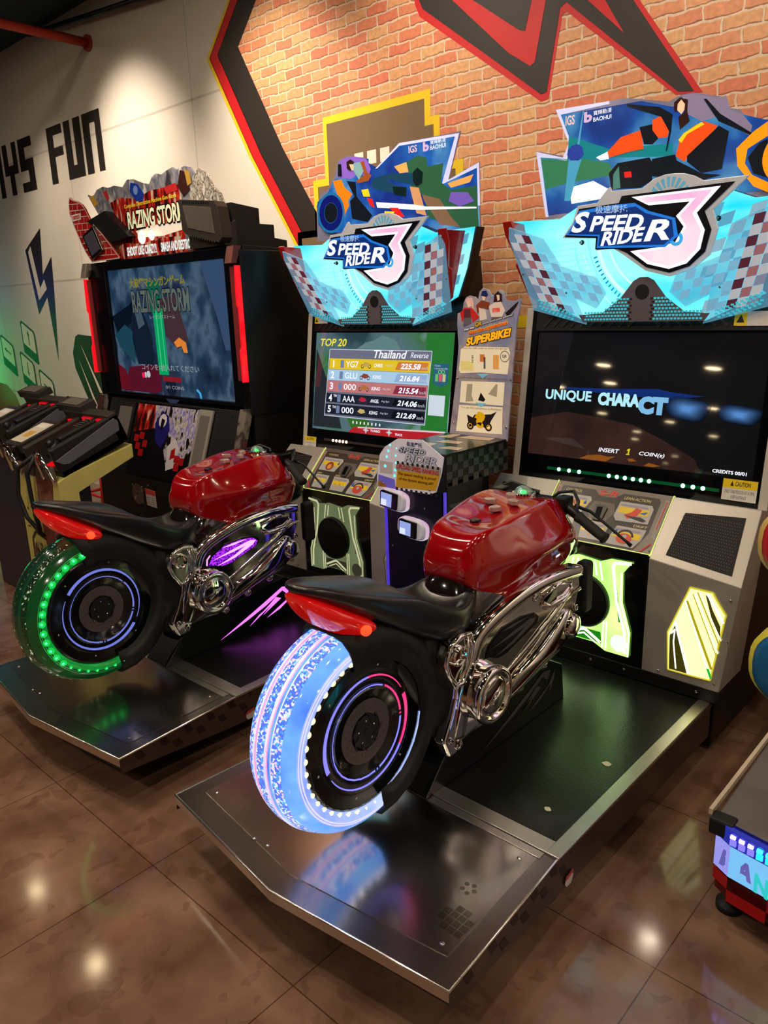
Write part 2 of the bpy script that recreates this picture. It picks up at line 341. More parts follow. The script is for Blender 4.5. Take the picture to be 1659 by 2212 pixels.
    b.fpoly(F,[(-7.76,2.19),(-7.69,2.24),(-7.61,1.85),(-7.5,1.93),(-7.47,1.84),(-7.67,1.74)],e*3,plaster)
    # arrow keys
    for cx,cz,a in ((-8.04,1.34,90),(-8.60,1.20,180),(-8.16,1.03,270),(-7.77,.86,0)):
        w2,h2=.155,.165; sh=-.42
        def q(u,v): return (cx+u, cz+v+sh*u)
        b.fpoly(F,[q(-w2,-h2),q(w2-.02,-h2),q(w2,-h2+.02),q(w2,h2-.03),q(w2-.03,h2),q(-w2+.03,h2),q(-w2,h2-.03)],e*2,mgrn)
        b.fpoly(F,[q(-w2+.025,-h2+.1),q(w2-.035,-h2+.1),q(w2-.025,-h2+.12),q(w2-.025,h2-.04),q(w2-.045,h2-.02),q(-w2+.045,h2-.02),q(-w2+.025,h2-.04)],e*3,mwht)
        c_,s_=math.cos(R(a)),math.sin(R(a))
        def r_(u,v): return q(u*c_-v*s_, .04+u*s_+v*c_)
        b.fpoly(F,[r_(-.07,-.008),r_(.03,-.008),r_(.03,-.025),r_(.08,0),r_(.03,.025),r_(.03,.008),r_(-.07,.008)],e*4,mblk)
    # dark claw shape behind the shooting cabinet
    b.fpoly(F,[(-6.97,1.42),(-6.3,1.38),(-6.0,1.0),(-5.9,.4),(-6.5,.3),(-6.83,.67),(-7.11,1.11),(-7.12,1.25),(-7.03,1.4)],e*2,mblk)
    for p in ([(-6.95,1.34),(-6.64,.90),(-6.69,.90)],[(-7.02,1.2),(-6.64,.58),(-6.71,.58)],[(-6.66,1.32),(-6.68,1.2),(-6.6,1.05),(-6.62,1.2)]): b.fpoly(F,p,e*3,mwht)
    b.fpoly(F,[(-9.6,.95),(-8.78,.88),(-8.6,.78),(-8.35,.45),(-9.6,.45)],e*2,mred2)
    return st('wall_back',b,recalc=False)
back_wall()
def pipe(name,label,pts,r,m,flange=False):
    b=MB(); b.tube(pts,r,m,12)
    if flange: x,y,z=pts[-1]; b.lathe([(-.02,0),(-.02,r*1.7),(.0,r*1.7),(0,0)],(x,y-.001,z),m,ax='y',n=16)
    return tag(b.build(name),label,'pipe')
pipe('sprinkler_pipe','red painted pipe running under the dark ceiling to the white wall',[(-6.15,-3,3.62),(-6.15,WALL-.003,3.62)],.034,M('red_pipe_paint',(150,44,28),rough=.45),True)
pipe('conduit_pipe','thin dark conduit slanting along the top of the white wall',[(-7.0,3.34,3.86),(-5.0,3.34,3.66)],.02,black)
# recessed ceiling lamps; the far ones show only as reflections in the dark screen
lamp_on=M('lamp_diffuser_lit',(255,240,215),em=(255,226,178),es=55,noise=0); far_on=M('far_lamp_lit',(255,240,215),em=(255,226,178),es=40,noise=0)
rim_m=M('lamp_rim_white',(200,196,188),rough=.4)
def downlight(x,y,power,spot=None,label='',group='',r=.065,far=False):
    t=thing('ceiling_downlight',label,'lamp',(x,y,CEIL),0,group)
    b=MB(); b.lathe([(-.012,r),(-.012,r*1.3),(0,r*1.3)],(0,0,0),rim_m,ax='z',n=20); b.build('lamp_rim',t)
    b=MB(); b.fcirc(Frame((0,0,-.008),(1,0,0),(0,1,0),(0,0,-1)),0,0,r,0,far_on if far else lamp_on); b.build('lamp_diffuser',t)
    if power:
        if spot: light('SPOT',(0,0,-.03),power,WARM,size=.09,rot=spot,parent=t,cone=R(66),blend=1.0)
        else: light('AREA',(0,0,-.02),power,WARM,size=r*2,parent=t)
for i,x in enumerate((-5.65,-3.95,-2.75,-1.3,.5,2.2,3.9)):  # last three, out of view, added to brighten wall reflected in chrome
    downlight(x,2.15,DOWN_W*(3.0,2.8,1.3,.95,2.4,3.2,3.2)[i],(R(40),0,0),'recessed warm downlight in the dark ceiling close to the mural wall','accent downlights beside the mural wall')
downlight(-6.95,2.2,DOWN_W*1.2,(R(30),0,0),'recessed warm downlight in the dark ceiling close to the mural wall','accent downlights beside the mural wall')
for x,y in ((-1.95,1.45),(-3.35,1.5),(-5.6,.2),(-2.9,.3),(-.6,.2),(1.3,1.2),(-4.4,-2.2),(-1.6,-2.0),(1.2,-2.2),(-7.6,-.6),(4.6,2.2),(5.2,-.4)):  # first two added for standee and tanks, last two to brighten the side wall
    downlight(x,y,ROOM_W*(.6 if y in (1.45,1.5) else 1),None,'recessed warm downlight over the walkway','downlights over the walkway')
for x,y in ((6.1,2.2),(6.1,-.2),(6.1,-2.6),(6.1,-5.0)):  # unseen lamps added so the chrome reflects a brighter side wall
    downlight(x,y,95,(0,R(22),0),'added warm downlight brightening the unseen pale side wall','added downlights brightening the unseen pale side wall')
for x,y in ((-8.28,-10.26),(-5.84,-10.25),(-11.25,-13.62),(-9.22,-12.6),(-12.42,-18.77),(-10.41,-19.74),(-13.3,-23.74),(-14.77,-26.92),(-10.04,-22.98),(-15.69,-34.12),(-18.62,-40.28),(-18.59,-24.26),(-23.45,-32.37),(-7.72,-15.95)):
    downlight(x,y,0,None,'warm downlight far across the hall, seen reflected in the dark screen','far hall downlights reflected in the dark screen',r=.16,far=True)
ART1=[('sky',[(0.452,2.3),(0.122,2.312),(-0.019,2.234),(-0.076,2.262),(-0.075,2.281),(-0.172,2.305),(-0.25,2.29),(-0.286,2.222),(-0.327,2.216),(-0.364,2.162),(-0.45,2.123),(-0.45,2.013),(-0.395,1.97),(0.58,1.891),(0.563,2.167),(0.372,2.113)]),('rimw',[(0.468,2.311),(0.123,2.322),(-0.034,2.231),(-0.019,2.232),(0.122,2.31),(0.446,2.301),(0.369,2.113),(0.563,2.158),(0.568,2.003),(0.58,2.002),(0.574,2.179),(0.407,2.128)]),('purple',[(-0.164,2.304),(-0.241,2.309),(-0.282,2.289),(-0.294,2.223),(-0.201,2.206),(-0.154,2.221),(-0.079,2.202),(-0.063,2.235),(-0.09,2.283)]),('cliff',[(0.164,2.234),(0.232,2.254),(0.284,2.237),(0.29,2.199),(0.38,2.201),(0.366,2.123),(0.422,2.084),(0.562,2.086),(0.574,1.91),(0.47,1.919),(0.285,1.979),(0.267,2.073),(0.188,2.12),(0.176,2.189)]),('rock',[(0.181,2.126),(0.235,2.115),(0.279,1.989),(0.219,2.005),(0.194,2.081)]),('brown',[(0.254,2.084),(0.358,2.053),(0.421,1.971),(0.471,1.924),(0.356,1.943),(0.267,2.053)]),('orange',[(0.088,2.225),(0.164,2.234),(0.176,2.189),(0.122,2.191)]),('orange',[(0.404,2.114),(0.545,2.134),(0.527,2.104),(0.422,2.093)]),('violet',[(0.422,2.075),(0.514,2.064),(0.55,2.024),(0.471,2.009),(0.409,2.038)]),('white',[(-0.034,2.08),(0.199,2.046),(0.28,2.028),(0.562,1.999),(0.562,1.992),(0.226,2.019),(-0.027,2.054)]),('jean',[(-0.05,2.188),(0.066,2.198),(0.203,2.181),(0.256,2.151),(0.215,2.127),(0.036,2.177),(0.078,2.148),(0.161,2.123),(0.159,2.084),(-0.009,2.133),(-0.06,2.149)]),('boot',[(0.203,2.186),(0.231,2.202),(0.263,2.178),(0.256,2.132),(0.222,2.121),(0.202,2.148)]),('boot',[(0.077,2.138),(0.164,2.125),(0.159,2.084),(0.083,2.102)]),('leather',[(-0.128,2.273),(-0.105,2.275),(-0.086,2.223),(-0.057,2.204),(-0.08,2.182),(-0.148,2.179),(-0.163,2.191),(-0.101,2.214),(-0.123,2.232)]),('hair',[(-0.223,2.286),(-0.195,2.295),(-0.169,2.279),(-0.174,2.259),(-0.199,2.242),(-0.221,2.255)]),('skin',[(-0.204,2.274),(-0.174,2.269),(-0.168,2.238),(-0.191,2.246)]),('shirt',[(-0.173,2.275),(-0.128,2.273),(-0.108,2.23),(-0.14,2.194),(-0.176,2.239)]),('dark',[(-0.282,2.284),(-0.259,2.281),(-0.258,2.224),(-0.286,2.227)]),('bike',[(-0.323,2.211),(-0.263,2.211),(-0.242,2.17),(-0.19,2.133),(-0.223,2.105),(-0.216,2.083),(-0.259,2.029),(-0.272,2.078),(-0.292,2.133)]),('yellow',[(-0.127,2.146),(-0.082,2.146),(-0.069,2.109),(-0.114,2.114)]),('yellow',[(-0.185,2.09),(-0.154,2.082),(-0.125,2.053),(-0.172,2.047)]),('dark',[(-0.225,2.199),(-0.163,2.186),(-0.16,2.119),(-0.059,2.021),(-0.09,1.993),(-0.197,2.018),(-0.207,2.103),(-0.175,2.121)]),('red',[(0.052,2.046),(0.109,2.04),(0.15,1.996),(0.108,2)]),('red',[(-0.092,2.106),(-0.055,2.097),(-0.042,2.055),(-0.071,2.068)]),('yellow',[(0.023,2.033),(0.087,2.025),(0.08,2.015),(0.023,2.023)]),]
ART2=[('sky',[(-0.415,2.301),(-0.077,2.29),(0.045,2.249),(0.074,2.276),(0.12,2.277),(0.198,2.24),(0.25,2.203),(0.29,2.183),(0.375,2.155),(0.396,1.932),(-0.464,1.931),(-0.501,2.157),(-0.377,2.129),(-0.36,2.19)]),('rimw',[(-0.435,2.323),(-0.205,2.313),(-0.204,2.303),(-0.412,2.301),(-0.359,2.185),(-0.38,2.129),(-0.501,2.157),(-0.457,1.924),(-0.471,1.926),(-0.522,2.182),(-0.397,2.142),(-0.373,2.192)]),('teal',[(-0.373,2.218),(-0.197,2.145),(-0.057,2.135),(0.053,2.128),(0.056,2.084),(-0.195,2.114),(-0.294,2.118),(-0.477,2.148),(-0.497,2.156),(-0.377,2.134)]),('green',[(-0.497,2.151),(-0.383,2.13),(-0.294,2.123),(-0.194,2.094),(-0.168,2.049),(-0.355,2.046),(-0.474,2.032)]),('white',[(-0.367,2.025),(-0.259,2.039),(-0.19,2),(-0.201,1.969),(-0.352,1.964)]),('tower',[(-0.371,2.133),(-0.313,2.125),(-0.336,2.059),(-0.359,1.976),(-0.385,1.978)]),('ball',[(-0.375,2.166),(-0.359,2.179),(-0.334,2.184),(-0.311,2.167),(-0.304,2.14),(-0.325,2.122),(-0.364,2.127),(-0.378,2.15)]),('tower',[(-0.314,2.297),(-0.31,2.296),(-0.324,2.18),(-0.334,2.181)]),('grey',[(0.074,2.281),(0.12,2.277),(0.198,2.249),(0.231,2.252),(0.25,2.203),(0.29,2.183),(0.326,2.141),(0.32,2.111),(0.202,2.189),(0.153,2.183),(0.099,2.216)]),('orangesuit',[(-0.151,2.179),(-0.072,2.191),(-0.057,2.125),(-0.113,2.123),(-0.195,2.114),(-0.202,2.136)]),('dark',[(-0.078,2.202),(-0.028,2.204),(-0.003,2.151),(-0.024,2.135),(-0.057,2.14)]),('orangesuit',[(-0.029,2.218),(0.003,2.227),(0.039,2.178),(0.03,2.151),(-0.003,2.154),(-0.027,2.184)]),('dark',[(-0.134,2.29),(-0.004,2.257),(0.046,2.225),(0.045,2.168),(0.033,2.107),(0.028,2.103),(0.037,2.169),(0.004,2.223),(-0.128,2.279)]),('skin',[(0.062,2.264),(0.085,2.27),(0.095,2.24),(0.078,2.219),(0.061,2.236)]),('hair',[(0.049,2.262),(0.069,2.275),(0.099,2.262),(0.099,2.225),(0.111,2.19),(0.077,2.168),(0.068,2.212),(0.088,2.222),(0.089,2.25),(0.075,2.267),(0.063,2.255),(0.062,2.227),(0.051,2.233)]),('white',[(-0.25,2.122),(-0.202,2.136),(-0.195,2.109),(-0.231,2.109)]),('orangesuit',[(0.067,2.083),(0.083,2.147),(0.128,2.173),(0.163,2.182),(0.21,2.16),(0.187,2.131),(0.119,2.08),(0.1,2.059)]),('yellow',[(0.074,2.135),(0.093,2.155),(0.153,2.181),(0.164,2.172),(0.104,2.149),(0.085,2.123)]),('dark',[(0.109,2.077),(0.215,2.159),(0.251,2.135),(0.236,2.017),(0.166,2.012),(0.111,2.057)]),('dark',[(0.155,2.254),(0.165,2.253),(0.217,2.196),(0.328,2.118),(0.324,2.112),(0.213,2.173)]),('dark',[(-0.193,2.057),(-0.158,2.089),(-0.032,2.092),(-0.02,2.075),(-0.016,2.01),(-0.06,1.99),(-0.178,1.998)]),('tealbox',[(-0.174,2.05),(-0.152,2.078),(-0.142,1.999),(-0.172,1.998)]),('red',[(-0.13,2.054),(-0.101,2.053),(-0.097,2.032),(-0.126,2.033)]),('dark',[(-0.021,2.085),(0.066,2.088),(0.073,2.067),(0.166,2.012),(0.237,1.998),(0.168,1.987),(-0.017,2.025)]),('fire',[(0.28,2.076),(0.333,2.122),(0.376,2.146),(0.38,2.101),(0.318,2.07),(0.313,2.025),(0.34,1.985),(0.394,1.955),(0.397,1.923),(0.348,1.947),(0.289,2.019)]),('dark',[(0.321,2.042),(0.355,2.083),(0.381,2.092),(0.392,1.969),(0.344,1.989)]),]
# ---------------------------------------------------------------- motorcycle racing machines
AC={'sky':(28,96,190),'rimw':(196,200,240),'purple':(130,92,190),'cliff':(44,88,62),'rock':(196,140,98),'brown':(120,92,70),'orange':(236,160,84),'violet':(110,86,180),'white':(226,238,248),
'jean':(24,62,88),'boot':(14,30,30),'leather':(140,74,36),'hair':(44,24,22),'skin':(228,184,150),'shirt':(120,160,166),'dark':(18,22,30),'bike':(232,120,20),'yellow':(244,196,30),'red':(212,34,30),
'teal':(20,120,130),'green':(52,116,84),'tower':(70,150,190),'ball':(40,60,150),'grey':(124,112,138),'orangesuit':(220,74,24),'tealbox':(70,120,110),'fire':(248,150,20)}
cyan=ramp_mat('lit_cyan_backlight',[(.3,(20,206,232)),(.62,(150,248,252))],2.2,rough=.15,es=1.3,stretch=(1,1,3))
def letters_art(b,F,h):
    b.ftext(F,'IGS',(-.36,2.268,-.32,2.292),h,E('lit_pink_print',(250,190,200),.9),bold=.02)
def make_screen_ranking(parent):
    F=Frame((0,.8755,1.2),(1,0,0),(0,.1418,.9899),(0,-.9899,.1418))
    bg=ramp_mat('screen_forest_picture',[(.3,(40,70,80)),(.45,(90,120,130)),(.58,(60,120,70)),(.75,(170,196,214))],3.,rough=.05,es=.8)
    b=MB(); b.frect(F,-.468,-.253,.468,.263,-.004,bg)
    e=.0008
    b.fpoly(F,[(-.461,.18),(-.39,.05),(-.30,-.08),(-.24,-.24),(-.461,-.24)],e-.004,E('scr_road',(48,54,60),.6,.05))
    b.fpoly(F,[(.30,.26),(.466,.26),(.46,-.20),(.30,-.20)],e-.004,E('scr_green',(50,140,60),.65,.05))
    b.fpoly(F,[(-.16,.18),(-.098,.214),(-.04,.225),(.013,.25),(.06,.24),(.108,.224),(.142,.18)],e*1.2-.004,E('scr_mount',(104,140,140),.8,.05))
    b.fpoly(F,[(-.2,-.18),(-.05,-.18),(.02,-.245),(-.16,-.245)],e-.004,E('scr_g2',(70,130,50),.6,.05))
    h=-.004
    b.ftext(F,'TOP 20',(-.431,.192,-.235,.232),h+e*3,E('scr_yellow',(236,226,70),1.,.05),shear=.2,bold=.02)
    b.fpoly(F,[(-.359,.178),(.341,.178),(.326,-.178),(-.378,-.178)],h+e*2,E('scr_frame',(210,214,236),.9,.05))
    b.fpoly(F,[(-.355,.174),(.337,.174),(.322,-.174),(-.374,-.174)],h+e*2.5,E('scr_panel',(118,120,140),.8,.05))
    rows=[(.129,.073,(230,196,40),(216,130,60)),(.071,.014,(170,206,232),(150,180,220)),(.012,-.045,(196,120,120),(140,50,70)),(-.055,-.103,(30,34,48),(16,18,26)),(-.112,-.166,(30,34,48),(16,18,26))]
    txt=[('1','YG7','CHRIS','225.58'),('2','GLU','KING','216.84'),('3','000','KING','215.54'),('4','AAA','ANGEL','214.06'),('5','000','KING','212.69')]
    wt=E('scr_white',(244,246,255),1.05,.05); lg=E('scr_lightgrey',(200,206,214),.9,.05)
    for i,((t,u,c1,c2),(n,ini,nm,sp)) in enumerate(zip(rows,txt)):
        dx=-.003*i; x0=-.355-.004*i; x1=.333-.0025*i
        b.fpoly(F,[(x0,t),(x1,t),(x1,u),(x0,u)],h+e*3,E('scr_row%d'%i,c1,.95,.05)); b.fpoly(F,[(x1-.2,t-.008),(x1-.01,t-.008),(x1-.01,u+.008),(x1-.22,u+.008)],h+e*3.4,E('scr_rowb%d'%i,c2,.9,.05))
        m=(t+u)/2
        b.ftext(F,n,(x0+(.02 if n!='1' else .029),m-.019,x0+(.045 if n!='1' else .038),m+.019),h+e*4,wt,bold=.03)
        if i>2: b.ftext(F,'TH',(x0+.055,m+.005,x0+.08,m+.019),h+e*4,wt,bold=.02)
        b.frect(F,x0+.085,m-.02,x0+.11,m+.02,h+e*4,E('scr_badge',(120,140,180),.8,.05))
        b.ftext(F,ini,(x0+.125,m-.016,x0+.215,m+.016),h+e*4,wt,bold=.01)
        bx=x0+.27
        for dx2 in (-.025,.025): b.fring(F,bx+dx2,m-.008,.007,.011,h+e*4,E('scr_wheel',(60,60,64),.7,.05),n=12)
        b.fpoly(F,[(bx-.028,m-.002),(bx-.01,m+.014),(bx+.02,m+.01),(bx+.028,m-.004),(bx,m-.012)],h+e*4.2,E('scr_bike%d'%i,[(210,180,90),(150,70,60),(190,120,60),(200,40,70),(220,190,120)][i],.8,.05))
        b.ftext(F,nm,(x0+.325,m-.010,x0+.385,m+.008),h+e*4,wt,shear=.2,bold=.02)
        b.ftext(F,'Avg Spd',(x0+.40,m-.006,x0+.455,m+.006),h+e*4,lg,shear=.2,bold=.01)
        b.ftext(F,sp,(x1-.185,m-.015,x1-.055,m+.013),h+e*4.5,wt,shear=.25,bold=.035)
        b.ftext(F,'km/h',(x1-.05,m-.014,x1-.008,m+.002),h+e*4.5,lg,shear=.2)
    b.ftext(F,'Thailand',(-.034,.136,.186,.177),h+e*5,wt,shear=.25,bold=.015); b.ftext(F,'Reverse',(.21,.142,.321,.168),h+e*5,wt,shear=.25)
    b.fpoly(F,[(.355,.12),(.448,.12),(.446,.026),(.404,.007),(.358,.025)],h+e*3,E('scr_gift',(46,104,130),.8,.05)); b.ftext(F,'Get\nrewards',(.362,.092,.44,.114),h+e*4,lg)
    for k,c in enumerate(((110,190,110),(214,90,120),(200,200,150))): b.frect(F,.37+k*.022,.035,.388+k*.022,.07,h+e*4,E('scr_gb%d'%k,c,.9,.05))
    b.fring(F,.395,.08,.006,.011,h+e*4,E('scr_gb0',(110,190,110)),n=12); b.fring(F,.415,.08,.006,.011,h+e*4,E('scr_gb0',(110,190,110)),n=12)
    b.frect(F,.340,-.127,.437,-.03,h+e*3,E('scr_pale',(208,220,232),.95,.05))
    for k in range(8): b.frect(F,-.16+k*.027,-.205,-.152+k*.027,-.192,h+e*3,wt)
    b.fpoly(F,[(-.19,-.253),(-.148,-.222),(.452,-.205),(.452,-.253)],h+e*3,E('scr_red',(190,36,44),.85,.05)); b.fpoly(F,[(-.12,-.219),(.452,-.198),(.452,-.206),(-.12,-.226)],h+e*3.5,E('scr_pink',(240,200,210),.9,.05))
    b.ftext(F,'TURBO',(-.03,-.238,.04,-.226),h+e*4,wt,bold=.02); b.ftext(F,'TRACK',(.14,-.243,.19,-.231),h+e*4,wt,bold=.02)
    for cx in (-.06,.10): b.fpoly(F,[(cx-.022,-.232),(cx-.006,-.226),(cx,-.205),(cx+.006,-.226),(cx+.022,-.232),(cx+.006,-.238),(cx,-.252),(cx-.006,-.238)],h+e*4,lg)
    return b.build('screen',parent,recalc=False)
def make_screen_title(parent):
    F=Frame((0,.8755,1.2),(1,0,0),(0,.1418,.9899),(0,-.9899,.1418))
    b=MB(); b.frect(F,-.468,-.253,.468,.263,-.004,ramp_mat('screen_night_picture',[(.35,(4,5,10)),(.7,(10,14,24))],2.,rough=.03,es=.5,spec=.8))
    h=-.0032; e=.0008
    hill=ramp_mat('screen_brown_hill',[(.3,(44,26,24)),(.7,(78,46,40))],5,rough=.03,es=.55,spec=.8)
    b.fpoly(F,[(-.468,-.10),(-.30,-.062),(-.157,-.075),(.0,-.095),(.12,-.14),(.253,-.202),(.285,-.253),(-.468,-.253)],h,hill)
    wt=E('scr_ice',(176,232,246),1.05,.03); bl=E('scr_glow',(52,104,180),.9,.03); bl2=E('scr_glow_soft',(30,62,120),.7,.03)
    b.fpoly(F,[(-.334,.038),(-.1,.042),(.08,.05),(.14,.04),(.265,.03),(.1,.012),(-.1,.02),(-.3,.03)],h+e,E('scr_streak',(20,50,120),.8,.03))
    b.ftext(F,'UNIQUE',(-.406,-.022,-.192,.027),h+e*2,wt,bold=.03); b.ftext(F,'CHARA',(-.162,-.026,.016,.026),h+e*2,wt,bold=.06); b.ftext(F,'CT',(.01,-.05,.129,.02),h+e*2,E('scr_ice2',(130,190,232),.95,.03),bold=.08)
    for (x0,y0,x1,y1,mm) in ((.12,-.075,.30,.03,bl2),(.135,-.06,.27,.022,bl),(.30,-.075,.466,.02,bl2),(.33,-.06,.455,.005,bl)):
        if mm is bl2: continue
        n=24
        for q in range(9):
            kk=1.25-q*.12; cc=tuple(a_+(b_-a_)*(q+1)/9 for a_,b_ in zip((8,14,30),(92,150,222)))
            b.fpoly(F,[((x0+x1)/2+.3*(y0+y1)*0+(x1-x0)/2*kk*math.cos(a)*(1+.10*math.sin(3*a)),min(.24,(y0+y1)/2+(x0+x1)*.0+(y1-y0)/2*kk*math.sin(a)*(1+.2*math.cos(2*a+.6)))) for a in [2*math.pi*k/n for k in range(n)] if True],h+e*(1.0+q*.12),E('scr_blur%d'%q,cc,.8,.03))
    tw=E('scr_white',(244,246,255),1.05,.05)
    b.ftext(F,'INSERT',(-.136,-.213,-.046,-.196),h+e*2,tw,shear=.2,bold=.02); b.fpoly(F,[(-.016,-.214),(-.002,-.214),(-.002,-.210),(-.005,-.210),(-.001,-.189),(-.006,-.189),(-.014,-.195),(-.013,-.199),(-.008,-.196),(-.010,-.210),(-.016,-.210)],h+e*2,E('scr_yel',(226,206,40),1,.03)); b.ftext(F,'COIN(s)',(.037,-.214,.14,-.195),h+e*2,tw,shear=.2,bold=.02)
    b.ftext(F,'CREDITS 00/01',(.325,-.243,.446,-.230),h+e*2,tw,bold=.03)
    gold=E('scr_gold',(150,86,30),.8,.03)
    b.fpoly(F,[(-.22,-.25),(-.18,-.232),(-.13,-.226),(-.09,-.23),(-.06,-.225),(-.10,-.25)],h+e,gold); b.fpoly(F,[(.06,-.25),(.08,-.236),(.13,-.243),(.10,-.25)],h+e,gold); b.fpoly(F,[(-.01,-.23),(.01,-.226),(.03,-.235),(0,-.24)],h+e,gold)
    return b.build('screen',parent,recalc=False)

def make_marquee(root,art,first):
    """everything above the screen"""
    O=(0,2,0)
    # lightbox
    FB=Frame((0,2.90,0),(1,0,0),(0,0,1),(0,-1,0))
    out=[(-.60,1.915),(-.375,1.905),(-.29,1.945),(.28,1.945),(.38,1.905),(.60,1.912),(.555,1.74),(.505,1.62),(.24,1.502),(-.24,1.502),(-.505,1.62),(-.555,1.74)]
    b=MB(O); b.solid([(x*1.0,2.96,z) for x,z in out],[(x,2.903,z) for x,z in out],black)
    b.box((-.30,2.95,1.50),(.30,3.12,1.92),black); b.box((-.06,3.05,1.85),(.30,3.09,2.0),black)
    lb=b.build('marquee_lightbox',root)
    b=MB(O); b.fpoly(FB,[(x*.99,z) for x,z in out],0.002,cyan)
    rng=random.Random(3)
    lt=E('lit_pale_cyan',(140,240,250),1.1); lw=E('lit_white_cyan',(200,250,255),1.15); dkc=E('lit_deep_cyan',(0,150,196),1.0)
    # sweeping lines of the backlit print
    for k,(r0,r1,a0,a1) in enumerate(((.30,.315,190,250),(.34,.35,185,240),(.26,.268,200,260),(.40,.41,190,228),(.37,.373,195,235))):
        b.fring(FB,.10,1.86,r0,r1,.003,lt if k%2 else lw,a0,a1,n=60)
    for k in range(14): a=R(200+k*3.2); b.fline(FB,[(.10+.32*math.cos(a),1.86+.32*math.sin(a)),(.10+.335*math.cos(a),1.86+.335*math.sin(a))],.006,.0034,dkc)
    for k in range(9):
        z=1.80-k*.022; b.fline(FB,[(-.56+k*.012,z),(-.30+k*.02,z+.01)],.004,.0034,lt)
    # chequered right side printed on the light film
    for i in range(-3,8):
        for j in range(-2,10):
            if (i+j)%2: continue
            u=.22+i*.052+j*.012; v=1.53+j*.043+i*.012
            q=[(u,v),(u+.050,v+.011),(u+.062,v+.053),(u+.012,v+.042)]
            if all(inside(p,[(x*.98,z) for x,z in out]) for p in q) and u>.20: b.fpoly(FB,q,.0032,E('lit_check_grey',(96,176,206),.85) if (i+2*j)%3 else E('lit_check_pink',(150,190,210),.85))
    b.build('backlit_film',lb,recalc=False)
    # chin plate with the round hole and slotted mesh
    b=MB(O); F2=Frame((0,2.875,0),(1,0,0),(0,0,1),(0,-1,0))
    chin=M('chin_plate_grey',(104,98,108),rough=.35,metal=.3)
    b.fpoly(F2,[(-.26,1.53),(-.16,1.535),(-.085,1.59),(-.035,1.652),(-.01,1.665),(.02,1.665),(.045,1.652),(.095,1.59),(.17,1.535),(.26,1.53),(.24,1.502),(-.24,1.502)],0,chin,t=.004)
    b.fcirc(F2,0.002,1.612,.027,.002,black,t=.004)
    cm=E('lit_mesh_cyan',(70,200,214),.8)
    for r in range(7):
        z=1.512+r*.0125
        for k in range(-18,19):
            x=k*.0135+(r%2)*.006
            if abs(x)<.035 or abs(x)>.235 or (r>2 and abs(x)>.17-.018*(r-2)): continue
            b.frect(F2,x-.0048,z-.0035,x+.0048,z+.0035,.0008,cm if abs(x)>.05 else dark_p)
    b.build('chin_plate',root,recalc=False)
    # side wings
    for sx in (-1,1):
        P1=Vector((-.54,2.753,1.883)); P2=Vector((-.464,2.866,1.6)); P3=Vector((-.233,2.896,1.491))
        n=(P2-P1).cross(P3-P1).normalized(); n=n if n.y<0 else -n
        ex=Vector((1,0,0)); ex=(ex-n*ex.dot(n)).normalized(); ey=n.cross(ex); ey=ey if ey.z>0 else -ey
        def W(p,h=0):
            x,z=p; y=P1.y-(n.x*(x-P1.x)+n.z*(z-P1.z))/n.y; v=Vector((x,y,z))+n*h; v.x*=-sx if sx>0 else 1
            return v
        wing=[(-.513,1.88),(-.363,1.826),(-.305,1.721),(-.155,1.671),(-.124,1.61),(-.176,1.556),(-.264,1.596),(-.232,1.494),(-.473,1.555),(-.485,1.622),(-.525,1.839)]
        ac=M('printed_acrylic_wing',(150,200,226),rough=.06,alpha=.38,noise=.02,em=(90,190,230),es=.35)
        b=MB(O); A=[W(p,0) for p in wing]; B=[W(p,.006) for p in wing]; b.solid(A,B,ac)
        cs=[P('check_lilac',(170,176,206),.15,em=(150,170,210),es=.25),P('check_white',(222,226,236),.15,em=(200,214,230),es=.35),P('check_plum',(120,60,80),.15,em=(120,60,90),es=.12),P('check_teal',(50,160,160),.15,em=(40,170,170),es=.25),P('check_pink',(200,140,150),.15,em=(200,130,150),es=.2),P('check_ice',(150,196,226),.12,em=(110,190,230),es=.55)]
        for i in range(14):
            for j in range(14):
                u=-.53+i*.036+j*.0105*1.2; v=1.86-j*.0335-i*.0055
                q=[(u,v),(u+.034,v-.006),(u+.045,v-.038),(u+.011,v-.032)]
                if sum(inside(p,wing) for p in q)<4: continue
                if (i+j)%2==0 and i>=3: continue
                c=(cs[1] if i<3 else cs[5]) if (i+j)%2 else cs[(0,2,3,0,2,4)[(i*2+j*3)%6]]
                b.poly([W(p,.0075) for p in q],c)
        for r in range(5):
            for k in range(10):
                x=-.44+k*.016+(r%2)*.008; z=1.60-r*.012-k*.006
                q=[(x,z),(x+.011,z),(x+.011,z-.007),(x,z-.007)]
                if all(inside(p,wing) for p in q): b.poly([W(p,.009) for p in q],cm)
        for p in ((-.49,1.70),(-.30,1.62),(-.40,1.585)): b.dome(W(p,.006),.005,screw,.003,8,3,n if sx<0 else (-n.x,n.y,n.z))
        b.build('checkered_wing',root,recalc=False)
        red=[(-.545,1.90),(-.505,1.90),(-.495,1.86),(-.508,1.84),(-.478,1.74),(-.495,1.735),(-.435,1.60),(-.455,1.588),(-.492,1.615),(-.525,1.735),(-.510,1.745),(-.545,1.85)]
        b=MB(O); rm=M('red_metal_bracket',(190,24,28),rough=.3,metal=.2,coat=.5)
        b.solid([W(p,-.012) for p in red],[W(p,-.001) for p in red],rm)
        # return flange running back to the lightbox
        e1=[W((-.505,1.90),-.001),W((-.435,1.60),-.001)]; tx=-sx if sx>0 else 1
        b.poly([e1[0],e1[1],Vector((-.47*tx*1.0,2.90,1.62)),Vector((-.54*tx,2.90,1.90))],rm)
        for p in ((-.515,1.87),(-.5,1.72),(-.46,1.63),(-.478,1.68)): b.dome(W(p,0),.006,screw,.004,8,3,n if sx<0 else (-n.x,n.y,n.z))
        b.build('wing_bracket',root,bevel=.001)
